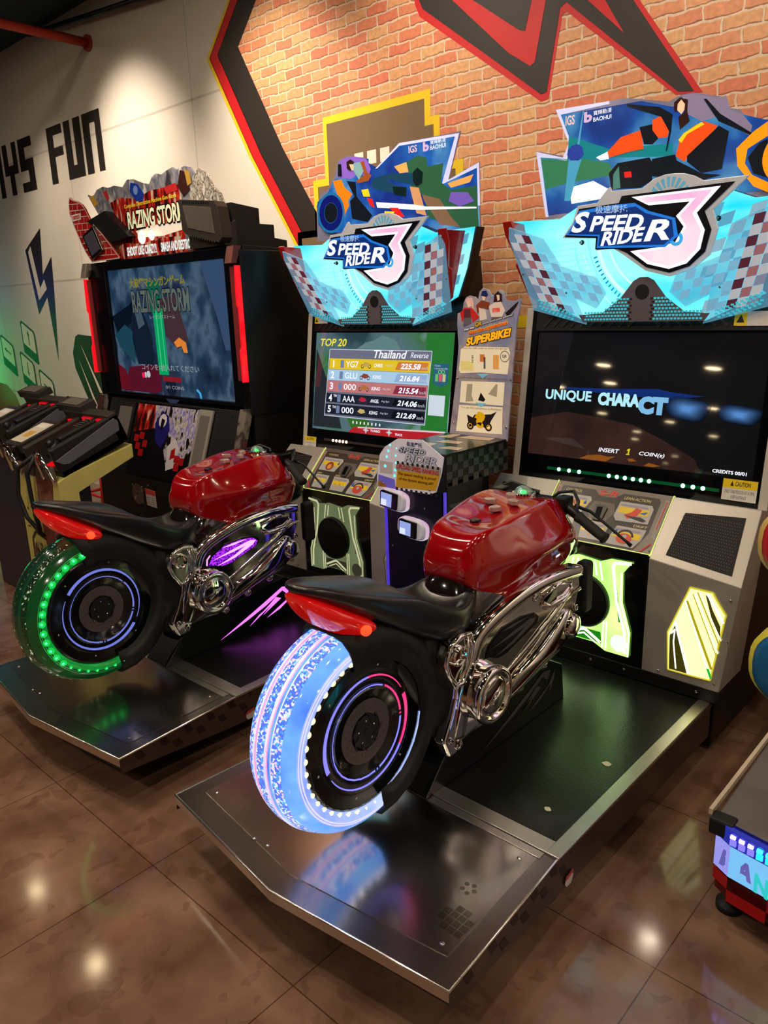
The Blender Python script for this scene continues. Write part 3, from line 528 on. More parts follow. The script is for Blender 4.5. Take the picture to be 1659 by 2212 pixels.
    # silver logo plate and its layered lettering
    F3=Frame((0,2.86,0),(1,0,0),(0,0,1),(0,-1,0))
    pl=[(-.336,1.829),(-.292,1.884),(-.273,1.942),(-.191,1.945),(-.153,1.986),(-.14,1.996),(-.133,1.981),(-.012,1.976),(.029,2.003),(.07,2.012),(.105,2.012),(.14,2.008),(.175,1.996),(.21,1.976),(.362,1.975),(.25,1.878),(.272,1.813),(.251,1.729),(.192,1.683),(.111,1.662),(.017,1.687),(-.076,1.75),(-.117,1.775),(-.187,1.772),(-.185,1.816)]
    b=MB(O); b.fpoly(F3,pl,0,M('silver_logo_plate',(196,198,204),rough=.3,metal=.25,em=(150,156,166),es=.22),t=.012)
    for u,v in ((-.266,1.808),(.258,1.85)): b.dome(F3(u,v,-.035),.010,black,.01,12,4,(0,-1,0)); b.dome(F3(u,v,-.025),.006,steel,.012,10,4,(0,-1,0))
    lp=b.build('logo_plate',root,bevel=.002)
    b=MB(O)
    for k in range(8):
        a0=24+k*16.5; b.fring(F3,.09,1.925,.045,.078,.001,E('logo_stripe_blue',(120,196,220),.6),a0,a0+9,n=60)
    b.fpoly(F3,[(-.09,1.958),(.318,1.960),(.222,1.875),(.25,1.813),(.234,1.74),(.182,1.694),(.11,1.675),(.02,1.699),(-.06,1.755),(-.10,1.772),(-.19,1.776),(-.188,1.818),(-.325,1.832),(-.285,1.88),(-.265,1.93),(-.10,1.935)],.002,M('logo_black_line',(12,14,24),rough=.2))
    b.fpoly(F3,[(-.050,1.950),(.272,1.951),(.196,1.872),(.228,1.813),(.217,1.75),(.172,1.704),(.108,1.688),(.025,1.710),(-.045,1.760),(.06,1.766),(.125,1.78),(.152,1.83),(.122,1.868),(.168,1.912),(.018,1.914)],.004,E('lit_logo_edge_white',(250,246,252),1.15))
    b.fpoly(F3,[(-.022,1.942),(.245,1.943),(.18,1.872),(.215,1.813),(.205,1.755),(.166,1.714),(.108,1.698),(.035,1.718),(-.012,1.752),(.07,1.759),(.135,1.775),(.163,1.83),(.136,1.868),(.19,1.922),(.01,1.924)],.005,ramp_mat('lit_logo_pink',[(.35,(250,228,232)),(.65,(244,170,214))],3.5,rough=.12,es=1.1))
    b.fpoly(F3,[(-.318,1.838),(-.278,1.885),(-.262,1.922),(-.11,1.930),(-.035,1.928),(.02,1.895),(.12,1.862),(.135,1.80),(.09,1.765),(-.182,1.780),(-.178,1.823)],.006,E('lit_logo_blue',(36,120,214),1.0))
    b.fpoly(F3,[(-.305,1.840),(-.268,1.884),(-.255,1.912),(-.03,1.915),(.01,1.888),(.11,1.856),(.12,1.80),(.085,1.774),(-.174,1.787),(-.17,1.828)],.007,E('lit_logo_darkblue',(18,50,120),.9))
    sw=E('lit_logo_letters',(244,248,255),1.15); 
    b.ftext(F3,'极速摩托',(-.192,1.905,-.062,1.934),.0085,E('lit_logo_hanzi',(170,196,226),.95),bold=.01,slope=-.06)
    b.ftext(F3,'S',(-.292,1.843,-.215,1.917),.009,sw,shear=.28,bold=.035); b.ftext(F3,'PEED',(-.214,1.843,.004,1.898),.009,sw,shear=.25,bold=.03,slope=-.05)
    b.ftext(F3,'RIDE',(-.165,1.786,.012,1.836),.009,sw,shear=.25,bold=.03,slope=0.03); b.ftext(F3,'R',(.008,1.79,.105,1.862),.0095,sw,shear=.25,bold=.03)
    b.fring(F3,.13,1.79,.012,.024,.0075,E('lit_logo_ring',(60,170,230),1.0),200,420,n=30)
    b.build('logo_lettering',lp,recalc=False)
    # upright art board
    F4=Frame((0,2.955,0),(1,0,0),(0,0,1),(0,-1,0))
    a=ART1 if art==1 else ART2
    if art==1: ol=[(-.463,1.93),(-.463,1.978),(-.458,2.106),(-.417,2.164),(-.338,2.179),(-.317,2.23),(-.283,2.301),(-.214,2.314),(-.105,2.291),(-.075,2.229),(-.033,2.224),(.11,2.32),(.475,2.318),(.405,2.128),(.574,2.182),(.578,1.9)]
    else: ol=[(-.463,1.916),(-.525,2.185),(-.388,2.146),(-.36,2.19),(-.402,2.261),(-.438,2.322),(-.136,2.311),(.027,2.27),(.07,2.283),(.113,2.283),(.221,2.25),(.24,2.212),(.279,2.2),(.325,2.147),(.375,2.156),(.43,2.165),(.50,2.15),(.56,2.08),(.57,1.99),(.55,1.91)]
    b=MB(O); b.fpoly(F4,ol,0,M('holographic_acrylic_edge',(176,176,214),rough=.1,metal=.5,noise=.2,nscale=3),t=.006)
    ab=b.build('art_board',root)
    b=MB(O)
    for k,(nm,pts) in enumerate(a):
        c=AC[nm]
        if nm=='sky':
            m_=ramp_mat('art_sky_%d'%art,[(.36,(14,50,150)),(.55,(34,110,200)),(.72,(120,190,226))],4.5,rough=.12,es=.8) if art==1 else ramp_mat('art_sky_%d'%art,[(.34,(10,30,120)),(.52,(24,90,180)),(.72,(90,180,220))],4.,rough=.12,es=.75)
            if art==2: pts=pts[:8]+[(.375,2.15),(.42,2.158),(.495,2.143),(.55,2.075),(.56,1.99),(.54,1.915),(.396,1.932)]+pts[10:]
        else: m_=P('art_%s'%nm,c,.15,em=c,es=.5)  # art print emits a little, standing in for spotlight on the board
        b.fpoly(F4,pts,.001+k*.00025,m_)
    if art==1:
        b.fring(F4,-.345,2.06,.048,.098,.009,P('art_tyre_blue',(30,110,170),.15,em=(30,110,170),es=.3)); b.fcirc(F4,-.345,2.06,.052,.0085,P('art_dark',AC['dark'],.15)); b.fring(F4,-.345,2.06,.05,.085,.0095,P('art_navy',(16,24,110),.15,em=(16,24,110),es=.3),0,360)
        b.ftext(F4,'IGS',(.185,2.268,.235,2.298),.009,P('art_logo_pink',(236,190,196),.2,em=(236,190,196),es=.4),bold=.02)
        b.ftext(F4,'b',(.27,2.262,.305,2.302),.009,P('art_logo_violet',(200,170,214),.2,em=(200,170,214),es=.4),bold=.05); b.ftext(F4,'BAOHUI',(.312,2.264,.40,2.282),.009,P('art_white',AC['white'],.15),bold=.01); b.ftext(F4,'寶輝動漫',(.312,2.286,.40,2.302),.009,P('art_white',AC['white'],.15))
    else:
        b.fring(F4,.46,2.03,.05,.09,.009,P('art_fire',AC['fire'],.15,em=AC['fire'],es=.28)); b.fcirc(F4,.46,2.03,.05,.0085,P('art_dark',AC['dark'],.15))
        b.ftext(F4,'IGS',(-.385,2.255,-.345,2.29),.009,P('art_logo_pink',(236,190,196),.2,em=(236,190,196),es=.4),bold=.02)
        b.ftext(F4,'b',(-.305,2.252,-.27,2.29),.009,P('art_logo_violet',(200,170,214),.2,em=(200,170,214),es=.4),bold=.05); b.ftext(F4,'BAOHUI',(-.265,2.25,-.19,2.265),.009,P('art_white',AC['white'],.15),bold=.01); b.ftext(F4,'寶輝動漫',(-.265,2.272,-.19,2.288),.009,P('art_white',AC['white'],.15))
    b.build('art_print',ab,recalc=False)
    b=MB(O); b.box((.10,2.965,1.85),(.26,2.99,2.15),black); b.box((-.3,2.965,1.85),(-.2,2.99,2.1),black); b.box((.36,2.965,1.7),(.40,3.0,1.95),black); b.build('art_board_support',root)

def caution(root,F,u0,v0,u1,v1,split=False):
    b=MB((0,2,0)); F=Frame(F(0,0,.006),F.ex,F.ey,F.n); b.frect(F,u0,v0,u1,v1,.0018,P('label_white',(214,210,204)),t=.001)
    if split:
        b.frect(F,u0,v0,u0+(u1-u0)*.32,v1,.002,P('label_yellow',(232,200,30))); m=(u0+(u1-u0)*.16,(v0+v1)/2); s=(v1-v0)*.28
        b.fpoly(F,[(m[0]-s,m[1]-s),(m[0]+s,m[1]-s),(m[0],m[1]+s)],.0022,dark_p)
    else:
        vm=v0+(v1-v0)*.58; b.frect(F,u0,vm,u1,v1,.002,P('label_yellow',(232,200,30)))
        w_=u1-u0; hh=v1-vm
        b.fpoly(F,[(u0+w_*.22,vm+hh*.25),(u0+w_*.32,vm+hh*.25),(u0+w_*.27,vm+hh*.8)],.0022,dark_p)
        b.ftext(F,'CAUTION',(u0+w_*.36,vm+hh*.25,u0+w_*.8,vm+hh*.75),.0022,dark_p,bold=.02)
        b.ftext(F,'ONLY ONE PERSON AT A TIME',(u0+w_*.06,v0+(vm-v0)*.58,u1-w_*.06,v0+(vm-v0)*.86),.0022,P('label_grey_text',(120,116,112))); b.ftext(F,'KEEP DISTANCE',(u0+w_*.28,v0+(vm-v0)*.15,u1-w_*.28,v0+(vm-v0)*.42),.0022,P('label_grey_text',(120,116,112)))
    b.build('caution_label',root,recalc=False)

def make_cabinet(loc,rz,v):
    """v=2: right hand machine (green/yellow lights), v=1: left machine (dim, purple)"""
    lab={2:'motorcycle racing machine with dark screen reading UNIQUE CHARACT and glowing yellow-green lower panels',
         1:'motorcycle racing machine with TOP 20 ranking list on its screen and dim lower panels'}[v]
    root=thing('motorcycle_racing_machine',lab,'arcade machine',loc,rz,'motorcycle racing machines in a row')
    O=(0,2,0)
    # ---- platform
    top=[(-.52,1.008),(0,.945),(.517,1.008),(.486,1.49),(.496,2.53),(-.496,2.53),(-.486,1.49)]
    low=[.15,.155,.145,.085,.075,.075,.085]
    b=MB(O)
    A=[(x,y,.2) for x,y in top]; 
    b.poly(A,steel)
    n=len(top); sk=M('platform_skirt_steel',(104,94,88),rough=.34,metal=.9,noise=.2,nscale=7); lipb=black
    for i in range(n):
        j=(i+1)%n
        if i in (0,1):   # front faces: bright lip above, black recess below
            b.poly([(*top[i],.2),(*top[j],.2),(*top[j],.168),(*top[i],.168)],alu)
            p,q=[(x*.99,y+.012,z) for (x,y),z in ((top[i],.168),(top[j],.168))],0
            b.poly([(top[i][0]*.985,top[i][1]+.012,.17),(top[j][0]*.985,top[j][1]+.012,.17),(top[j][0]*.985,top[j][1]+.012,low[j]),(top[i][0]*.985,top[i][1]+.012,low[i])],black)
        else: b.poly([(*top[i],.2),(*top[j],.2),(*top[j],low[j]),(*top[i],low[i])],sk)
    b.poly([(x*.985,y+(.012 if y<1.1 else 0),z) for (x,y),z in zip(top,low)][::-1],black)
    b.box((-.40,1.3,.012),(.40,2.5,.10),black)
    # chequer print on the skirts
    ck=P('skirt_check_dark',(62,50,46),.4,metal=.7)
    for s in (-1,1):
        for i in range(16):
            for j in range(2):
                y=1.06+i*.05+j*.0; k=min(1,max(0,(y-1.008)/.48)); zt=.192-j*.03; x0=(.517-.031*k)*s if y<1.49 else .486*s; k2=min(1,max(0,(y+.03-1.008)/.48)); x1=(.517-.031*k2)*s
                if (i+j)%2: continue
                if zt-.03<.145-.06*k: continue
                b.poly([(x0+.0008*s,y,zt),(x1+.0008*s,y+.03,zt),(x1+.0008*s,y+.045,zt-.03),(x0+.0008*s,y+.015,zt-.03)],ck)
    b.build('platform',root,recalc=False)
    for s in (1,-1):
        b=MB(O); F=Frame((s*.489,1.56,.11),(0,s,0),(0,0,1),(s,0,0)); b.fpoly(F,[(-.022,-.01),(-.012,-.024),(.012,-.024),(.022,-.004),(.016,.006),(-.016,.006)],.0015,P('safety_label_white',(206,190,186))); b.fpoly(F,[(-.024,.0),(-.016,.012),(.02,.016),(.024,.002),(.016,.005),(-.016,-.002)],.002,P('safety_label_red',(186,60,56))); b.build('safety_label',root,recalc=False)
    b=MB(O); b.prism([(-.46,1.075),(0,1.015),(.46,1.075),(.445,1.47),(-.445,1.47)],'z',.2,.2022,M('front_plate_steel',(178,172,166),rough=.2,metal=1.,noise=.14,nscale=4)); 
    Fz=Frame((0,1.2,.2026),(1,0,0),(0,1,0),(0,0,1))
    ghost=M('worn_print_on_steel',(128,124,112),rough=.24,metal=1.)
    for i in range(4):
        for j in range(4):
            if (i,j) in ((0,0),(3,3),(0,3)): continue
            b.frect(Fz,.37+i*.021,-.07+j*.021,.388+i*.021,-.052+j*.021,0,ghost)
    for k in range(5): b.fcirc(Fz,.375+.016*math.cos(k*1.26),.07+.016*math.sin(k*1.26),.007,0,ghost,n=6)
    b.build('front_plate',root)
    b=MB(O); b.box((-.452,1.555,.2),(.452,2.525,.2045),M('rubber_mat_black',(15,15,15),rough=.3,bump=.25,nscale=8,noise=.12)); b.build('floor_mat',root)
    for a,c in (((-.452,1.500,.2),(.452,1.552,.2062)),((.452,1.50,.2),(.492,2.53,.2062)),((-.492,1.50,.2),(-.452,2.53,.2062)),((-.45,1.472,.2),(.45,1.498,.203))):
        b=MB(O); b.box(a,c,alu); b.build('edge_trim',root,bevel=.0012)
    for path in ([(-.486,1.49),(-.52,1.008),(0,.945),(.517,1.008),(.486,1.49),(.496,2.53)],):
        b=MB(O); b.tube([(x,y,.199) for x,y in path],.0042,M('rolled_edge_polished',(235,230,224),rough=.22,metal=1.),8); b.build('rolled_edge',root)
    for x,y in ((-.43,1.095),(.43,1.095),(-.43,1.44),(.41,1.44),(-.13,1.045),(.02,1.52),(-.18,1.04)):
        b=MB(O); b.dome((x,y,.2022),.0065,screw,.003,10,3); b.build('platform_bolt',root)
    # ---- cabinet body
    b=MB(O); b.prism([(2.56,.02),(2.56,.66),(2.72,.85),(2.83,.85),(2.945,1.60),(2.97,1.62),(2.97,1.80),(3.08,1.80),(3.12,1.5),(3.12,.02)],'x',-.497,.497,black)
    b.build('cabinet_body',root,bevel=.004)
    b=MB(O); b.box((-.235,2.535,.2),(.235,2.565,.70),blackg); b.box((-.52,2.532,.204),(.52,2.57,.252),black)
    for x in (-.16,.03,.17,.44): b.dome((x,2.531,.232),.006,screw,.004,10,3,(0,-1,0))
    b.build('front_panel',root,bevel=.002)
    # screen strips, bezel
    S=Frame((0,2.8755,1.2),(1,0,0),(0,.1418,.9899),(0,-.9899,.1418))
    strip=M('white_edge_strip',(190,182,172),rough=.4)
    for s in (-1,1):
        b=MB(O); b.frect(S,s*.516-.016,-.364,s*.516+.016,.364,.004,strip,t=.11); b.build('side_strip',root,bevel=.003)
    b=MB(O); bz=M('bezel_gloss_black',(9,9,13),rough=.08,noise=.02)
    for r_ in ((-.5,-.364,-.47,.364),(.47,-.364,.5,.364),(-.47,-.364,.47,-.255),(-.47,.265,.47,.364)): b.frect(S,*r_,.002,bz,t=.03)
    b.frect(S,-.47,-.255,.47,.265,-.012,black,t=.01)
    b.build('monitor_bezel',root)
    (make_screen_title if v==2 else make_screen_ranking)(root)
    # vent strip with slanted ribs above the screen
    b=MB(O); b.frect(S,-.48,.27,.48,.358,.004,black,t=.006); rib=M('vent_rib_dark',(70,66,64),rough=.3,metal=.6)
    for k in range(9):
        for s in (-1,1): b.fline(S,[(s*(.44-k*.042),.285),(s*(.40-k*.042),.325)],.010,.007,rib,t=.004)
    for s in (-1,1): b.fline(S,[(s*.065,.285),(s*.008,.345)],.014,.008,rib,t=.004)
    b.build('vent_strip',root)
    caution(root,S,.335,.285,.47,.335,True) if v==2 else caution(root,S,-.475,.31,-.375,.345,True)
    if v==2: caution(root,S,.372,-.335,.492,-.258)
    else: caution(root,S,-.512,-.36,-.42,-.30)
    # LED bar under the screen
    c,cc=((0,230,110),(120,255,180)) if v==2 else ((255,120,60),(255,190,150))
    b=MB(O); b.frect(S,-.36,-.312,.36,-.300,.006,E('led_rail_glow',(10,90,44),.6) if v==2 else M('led_rail',(60,52,50),rough=.3),t=.005); lbar=b.build('led_bar',root)
    xs=[-.303,-.255,-.208,-.075,-.04,-.006,.028,.061,.094,.227,.265,.302] if v==2 else [-.29,-.265,-.24,-.215,-.19]
    for x in xs:
        b=MB(O); b.dome(S(x,-.306,.006),.0085 if v==2 else .008,E('led_green_core' if v==2 else 'led_orange_core',cc,6),.004,10,3,S.n); b.build('led_light',lbar)
    # ---- control panel
    q=math.sqrt(.5); CP=Frame((0,2.54,.695),(1,0,0),(0,q,q),(0,-q,q))
    b=MB(O); b.frect(CP,-.24,0,.24,.26,0,M('control_panel_grey',(104,97,90),rough=.3,metal=.4),t=.02)
    acr=M('panel_clear_edge',(200,200,170),rough=.1,em=(190,220,60) if v==2 else (110,80,220),es=.9 if v==2 else .9)
    b.fline(CP,[(-.24,.003),(.24,.003),(.24,.26)],.006,.004,acr,t=.006); b.fline(CP,[(-.24,.26),(-.24,.003)],.004,.004,acr,t=.006)
    cp=b.build('control_panel',root)
    b=MB(O); dk=P('panel_dark_print',(52,47,42),.25)
    b.fpoly(CP,[(-.21,.24),(-.07,.24),(-.04,.215),(.02,.215),(.05,.24),(.19,.24),(.2,.225),(.2,.09),(.17,.012),(-.19,.012),(-.21,.03)],.001,dk)
    cards=dict(a=[(-.205,.205),(-.075,.205),(-.065,.19),(-.09,.125),(-.205,.125)],b=[(.05,.205),(.175,.205),(.185,.19),(.185,.125),(.06,.12),(.045,.14)],c=[(-.2,.10),(-.105,.10),(-.10,.06),(-.115,.022),(-.185,.022)],d=[(-.07,.10),(.03,.10),(.045,.085),(.035,.022),(-.055,.022)],e=[(.075,.10),(.19,.10),(.185,.055),(.165,.018),(.06,.018),(.06,.04)])
    for k,(nm,pts) in enumerate(cards.items()):
        b.fpoly(CP,pts,.0015,P('card_white',(176,172,170),.25)); x0,x1=min(p[0] for p in pts),max(p[0] for p in pts); z0,z1=min(p[1] for p in pts),max(p[1] for p in pts)
        b.frect(CP,x0+.01,z0+(z1-z0)*.42,x1-.012,z1-.022,.002,P('card_yellow',(228,196,40),.25)); b.frect(CP,x0+.012,z1-.018,x1-.02,z1-.010,.002,P('card_lilac',(150,140,160),.25))
    cx,cz=-.14,.155; b.fcirc(CP,cx,cz,.026,.0026,P('card_brown',(150,66,36),.25)); b.fcirc(CP,cx,cz-.004,.014,.003,P('card_tan',(226,150,80),.25)); b.fpoly(CP,[(-.095,.175),(-.085,.185),(-.08,.17),(-.09,.165)],.0028,blue_p)
    b.fpoly(CP,[(.085,.15),(.11,.165),(.12,.185),(.145,.18),(.135,.155),(.12,.14),(.1,.135)],.0026,P('card_red',(206,70,50),.25)); b.fpoly(CP,[(.08,.148),(.12,.138),(.165,.13),(.175,.138),(.15,.148),(.12,.146)],.003,dark_p); b.fpoly(CP,[(.14,.165),(.17,.175),(.16,.16)],.003,blue_p)
    b.fcirc(CP,.12,.05,.03,.0026,P('card_red',(206,70,50),.25),ry=.022); b.fring(CP,.12,.055,.026,.034,.003,dark_p,10,170); b.fcirc(CP,.12,.058,.009,.0032,P('card_grey',(170,170,176),.25)); b.fpoly(CP,[(.07,.075),(.085,.085),(.088,.065),(.074,.06)],.003,blue_p)
    for x,z in ((-.15,.06),(-.165,.045),(-.135,.045)): b.fcirc(CP,x,z,.013,.0026,P('card_grey',(170,170,176),.25),n=8)
    for x,z in ((-.02,.075),(-.035,.055),(-.005,.055),(-.02,.04)): b.fpoly(CP,[(x-.008,z),(x+.008,z),(x,z+.01)],.0026,P('card_gold',(206,150,40),.25))
    wy=P('panel_cream_letters',(214,196,130),.25)
    for tx,bx in (('CONTROL',(-.19,.218,-.12,.229)),('LEAN-ACTION',(.058,.216,.165,.228)),('SELECT',(-.068,.103,-.01,.112)),('DRIFT',(.135,.105,.19,.115)),('VIEW',(-.2,.103,-.165,.112))): b.ftext(CP,tx,bx,.002,wy,shear=.2,bold=.01)
    b.ftext(CP,'S-R',(-.05,.218,.03,.243),.002,P('panel_red_letters',(206,60,50),.25),shear=.2,bold=.03)
    b.fpoly(CP,[(-.055,.19),(.03,.19),(.045,.15),(.02,.105),(-.045,.105),(-.065,.15)],.0012,P('panel_mid_print',(96,88,80),.25)); 
    for u0,v0,u1,v1 in ((-.232,.06,-.215,.24),(.215,.06,.232,.24)): b.fpoly(CP,[(u0,v0+.02),(u1,v0),(u1,v1),(u0,v1)],.0014,P('panel_light_print',(140,134,128),.25)); b.frect(CP,u0+.006,v0+.05,u0+.01,v1-.01,.002,red_p)
    for s in (-1,1): b.fline(CP,[(s*.225,.05),(s*.195,.008)],.006,.002,red_p)
    b.build('panel_artwork',cp,recalc=False)
    b=MB(O); b.fpoly(CP,[(-.04,.17),(.0,.175),(.012,.165),(.008,.105),(-.03,.105),(-.035,.12)],.008,M('coin_slot_grey',(60,58,56),rough=.3),t=.01); b.fpoly(CP,[(-.03,.163),(-.006,.166),(-.001,.115),(-.025,.114)],.0085,blackg,t=.002); b.build('coin_slot',cp,bevel=.001)
    for x,z in ((-.232,.25),(.228,.245),(-.23,.012),(.23,.02)):
        b=MB(O); b.dome(CP(x,z,0),.0055,screw,.003,8,3,CP.n); b.build('panel_screw',cp)
    # ---- lit speaker panel
    SP=Frame((0,2.533,0),(1,0,0),(0,0,1),(0,-1,0))
    if v==2: base=ramp_mat('lit_acrylic_green',[(.35,(96,222,50)),(.7,(190,250,130))],4,rough=.1,es=2.2); edge=E('lit_edge_bright',(235,255,200),5); deep=E('lit_green_deep',(40,150,30),.7)
    else: base=ramp_mat('dim_acrylic_green',[(.35,(120,140,88)),(.7,(160,176,128))],4,rough=.12,es=.42); edge=E('dim_edge',(222,222,170),.75); deep=M('acrylic_grey',(80,78,66),rough=.15,em=(80,78,66),es=.2)
    ol=[(-.178,.66),(-.105,.64),(-.06,.645),(-.035,.652),(.055,.642),(.098,.66),(.18,.662),(.146,.615),(.15,.50),(.186,.385),(.184,.288),(.09,.288),(.04,.312),(-.05,.312),(-.10,.29),(-.19,.29),(-.19,.385),(-.15,.5),(-.146,.615)]
    b=MB(O); b.fpoly(SP,ol,.008,base,t=.006)
    for s in (-1,1):
        for wd,pts in ((.010,[(s*.178,.657),(s*.118,.650),(s*.108,.635),(s*.128,.50),(s*.165,.385),(s*.17,.30)]),(.004,[(s*.142,.615),(s*.144,.50),(s*.182,.385),(s*.182,.29)]),(.005,[(s*.035,.64),(s*.045,.585)]),(.005,[(s*.055,.64),(s*.068,.57)]),(.004,[(s*.08,.41),(s*.078,.30)]),(.005,[(s*.092,.41),(s*.092,.295)])):
            b.fline(SP,pts,wd,.0095,edge,t=.002)
        b.fpoly(SP,[(s*.114,.58),(s*.124,.57),(s*.150,.42),(s*.140,.42)],.009,deep)
    b.fpoly(SP,[(-.07,.36),(.07,.36),(.075,.315),(-.075,.315)],.0088,deep)
    b.fline(SP,[(-.07,.325),(-.012,.352),(0,.356),(.012,.352),(.07,.318)],.010,.0100,edge,t=.002); b.fline(SP,[(-.05,.318),(0,.340),(.05,.312)],.005,.0100,edge,t=.002)
    b.fcirc(SP,.145,.335,.034,.0096,deep if v==1 else E('lit_dots',(216,250,214),1.4),n=20)
    b.build('light_panel',root)
    b=MB(O); Y=2.52; b.lathe([(0,.108),(-.012,.108),(-.018,.103),(-.016,.097),(-.022,.06),(-.024,0)],(-.005,Y+.005,.476),M('speaker_mesh_black',(12,13,12),rough=.45,metal=.4,bump=.8,nscale=40),ax='y',n=40)
    for i in range(-12,13):
        for j in range(-12,13):
            x=i*.0078+(j%2)*.0039; z=j*.0068
            if math.hypot(x,z)<.092: b.fcirc(Frame((-.005+x,Y+.005-.0245+.0014*(math.hypot(x,z)/.03)**1.2,.476+z),(1,0,0),(0,0,1),(0,-1,0)),0,0,.0022,0,P('mesh_hole',(2,2,2),.9),n=6)
    b.build('speaker_grille',root,recalc=False)
    # ---- silver side modules
    for s in (-1,1):
        def mx(p): return (p[0]*s,p[1],p[2])
        A,B_,D,C_=(.24,2.53,.691),(.56,2.53,.652),(.518,2.53,.253),(.236,2.53,.253)
        T1,T2=(.24,2.715,.88),(.54,2.74,.87); K1,K2=(.24,2.80,.845),(.54,2.84,.845); L1,L2=(.236,2.75,.253),(.518,2.75,.253)
        b=MB(O); V=[mx(p) for p in (A,B_,D,C_,T1,T2,K1,K2,L1,L2)]
        b.add(V,[(0,1,2,3),(0,4,5,1),(4,6,7,5),(3,2,9,8),(1,5,7,9,2),(0,3,8,6,4),(6,8,9,7)],silver)
        mod=b.build('side_module',root,bevel=.003)
        n=(Vector(T1)-Vector(A)).cross(Vector(B_)-Vector(A)).normalized(); n=n if n.z>0 else -n
        def tp(a_,c_,h):
            p0=Vector(A).lerp(Vector(B_),a_); p1=Vector(T1).lerp(Vector(T2),a_); p=p0.lerp(p1,c_)+n*h; return Vector(mx(p))
        g=M('subwoofer_grille_black',(22,20,18),rough=.35,metal=.5,bump=.6,nscale=30)
        b=MB(O); qd=[(.16,.12),(.88,.10),(.86,.86),(.2,.78)]; b.solid([tp(*p,-.004) for p in qd],[tp(*p,.003) for p in qd],g)
        for i in range(24):
            for j in range(16):
                aa=.19+i*.0275; cc_=.15+j*.041
                if aa>.85 or cc_>.8: continue
                c0=tp(aa+(j%2)*.013,cc_,.0032); b.poly([c0+Vector((.0022*math.cos(t),.0016*math.sin(t),.0016*math.sin(t))) for t in (0,1.57,3.14,4.71)],P('mesh_hole_light',(86,76,64),.5))
        b.build('subwoofer_grille',mod,recalc=False)
        # light window
        if v==2: wb=ramp_mat('lit_window_white',[(.3,(236,236,150)),(.7,(255,250,190))],3,rough=.1,es=1.6); ws_=E('lit_window_edge',(255,255,236),2.0); wd=E('lit_window_yellow',(190,176,20),.8); wk=M('window_dark_acrylic',(60,56,20),rough=.08,em=(90,84,20),es=.35)
        else: wb=M('window_unlit',(150,148,120),rough=.15,em=(150,150,110),es=.25); ws_=E('window_dim_edge',(220,210,170),.6); wd=M('window_dim_line',(110,100,50),rough=.2); wk=wd
        FW=Frame((0,2.529,0),(s,0,0),(0,0,1),(0,-1,0))
        win=[(.394,.617),(.471,.615),(.487,.589),(.52,.544),(.516,.52),(.486,.292),(.418,.289),(.336,.288),(.326,.431)]
        b=MB(O); b.fpoly(FW,win,.002,wb,t=.001); b.fline(FW,win+win[:1],.005,.003,E('window_rim_yellow',(214,196,40),1.0) if v==2 else wd,t=.002)
        def fl(pts,w_,m_,h): 
            b.fline(FW,pts,w_,h,m_,t=.0005)
        fl([(.386,.567),(.488,.335)],.009,wd,.0035); fl([(.380,.567),(.480,.32)],.005,ws_,.0038)
        fl([(.405,.597),(.500,.39)],.003,wd,.0035); fl([(.412,.6),(.505,.40)],.004,ws_,.0038); fl([(.421,.606),(.508,.43)],.004,wd,.0035); fl([(.428,.606),(.512,.45)],.003,ws_,.0038)
        b.fpoly(FW,[(.448,.604),(.458,.598),(.475,.555),(.506,.50),(.508,.455),(.475,.52),(.462,.56)],.0034,wk); fl([(.455,.608),(.514,.515)],.009,ws_,.004)
        b.fpoly(FW,[(.335,.42),(.355,.475),(.375,.42),(.412,.293),(.340,.292)],.0034,wk); fl([(.352,.478),(.36,.45),(.410,.293)],.008,ws_,.004); fl([(.340,.43),(.352,.45),(.350,.40),(.365,.30)],.005,ws_,.0038)
        if v==2: b.fpoly(FW,[(.470,.335),(.480,.335),(.492,.305),(.487,.296)],.0042,E('lit_window_green',(20,190,60),1.0))
        b.build('light_window',mod,recalc=False)
        for p in ((.53,.60),(.53,.45),(.50,.28),(.30,.27)): 
            b=MB(O); b.dome((p[0]*s,2.529,p[1]),.0055,screw,.003,8,3,(0,-1,0)); b.build('module_screw',mod)
    make_marquee(root,v,v==2)
    return root
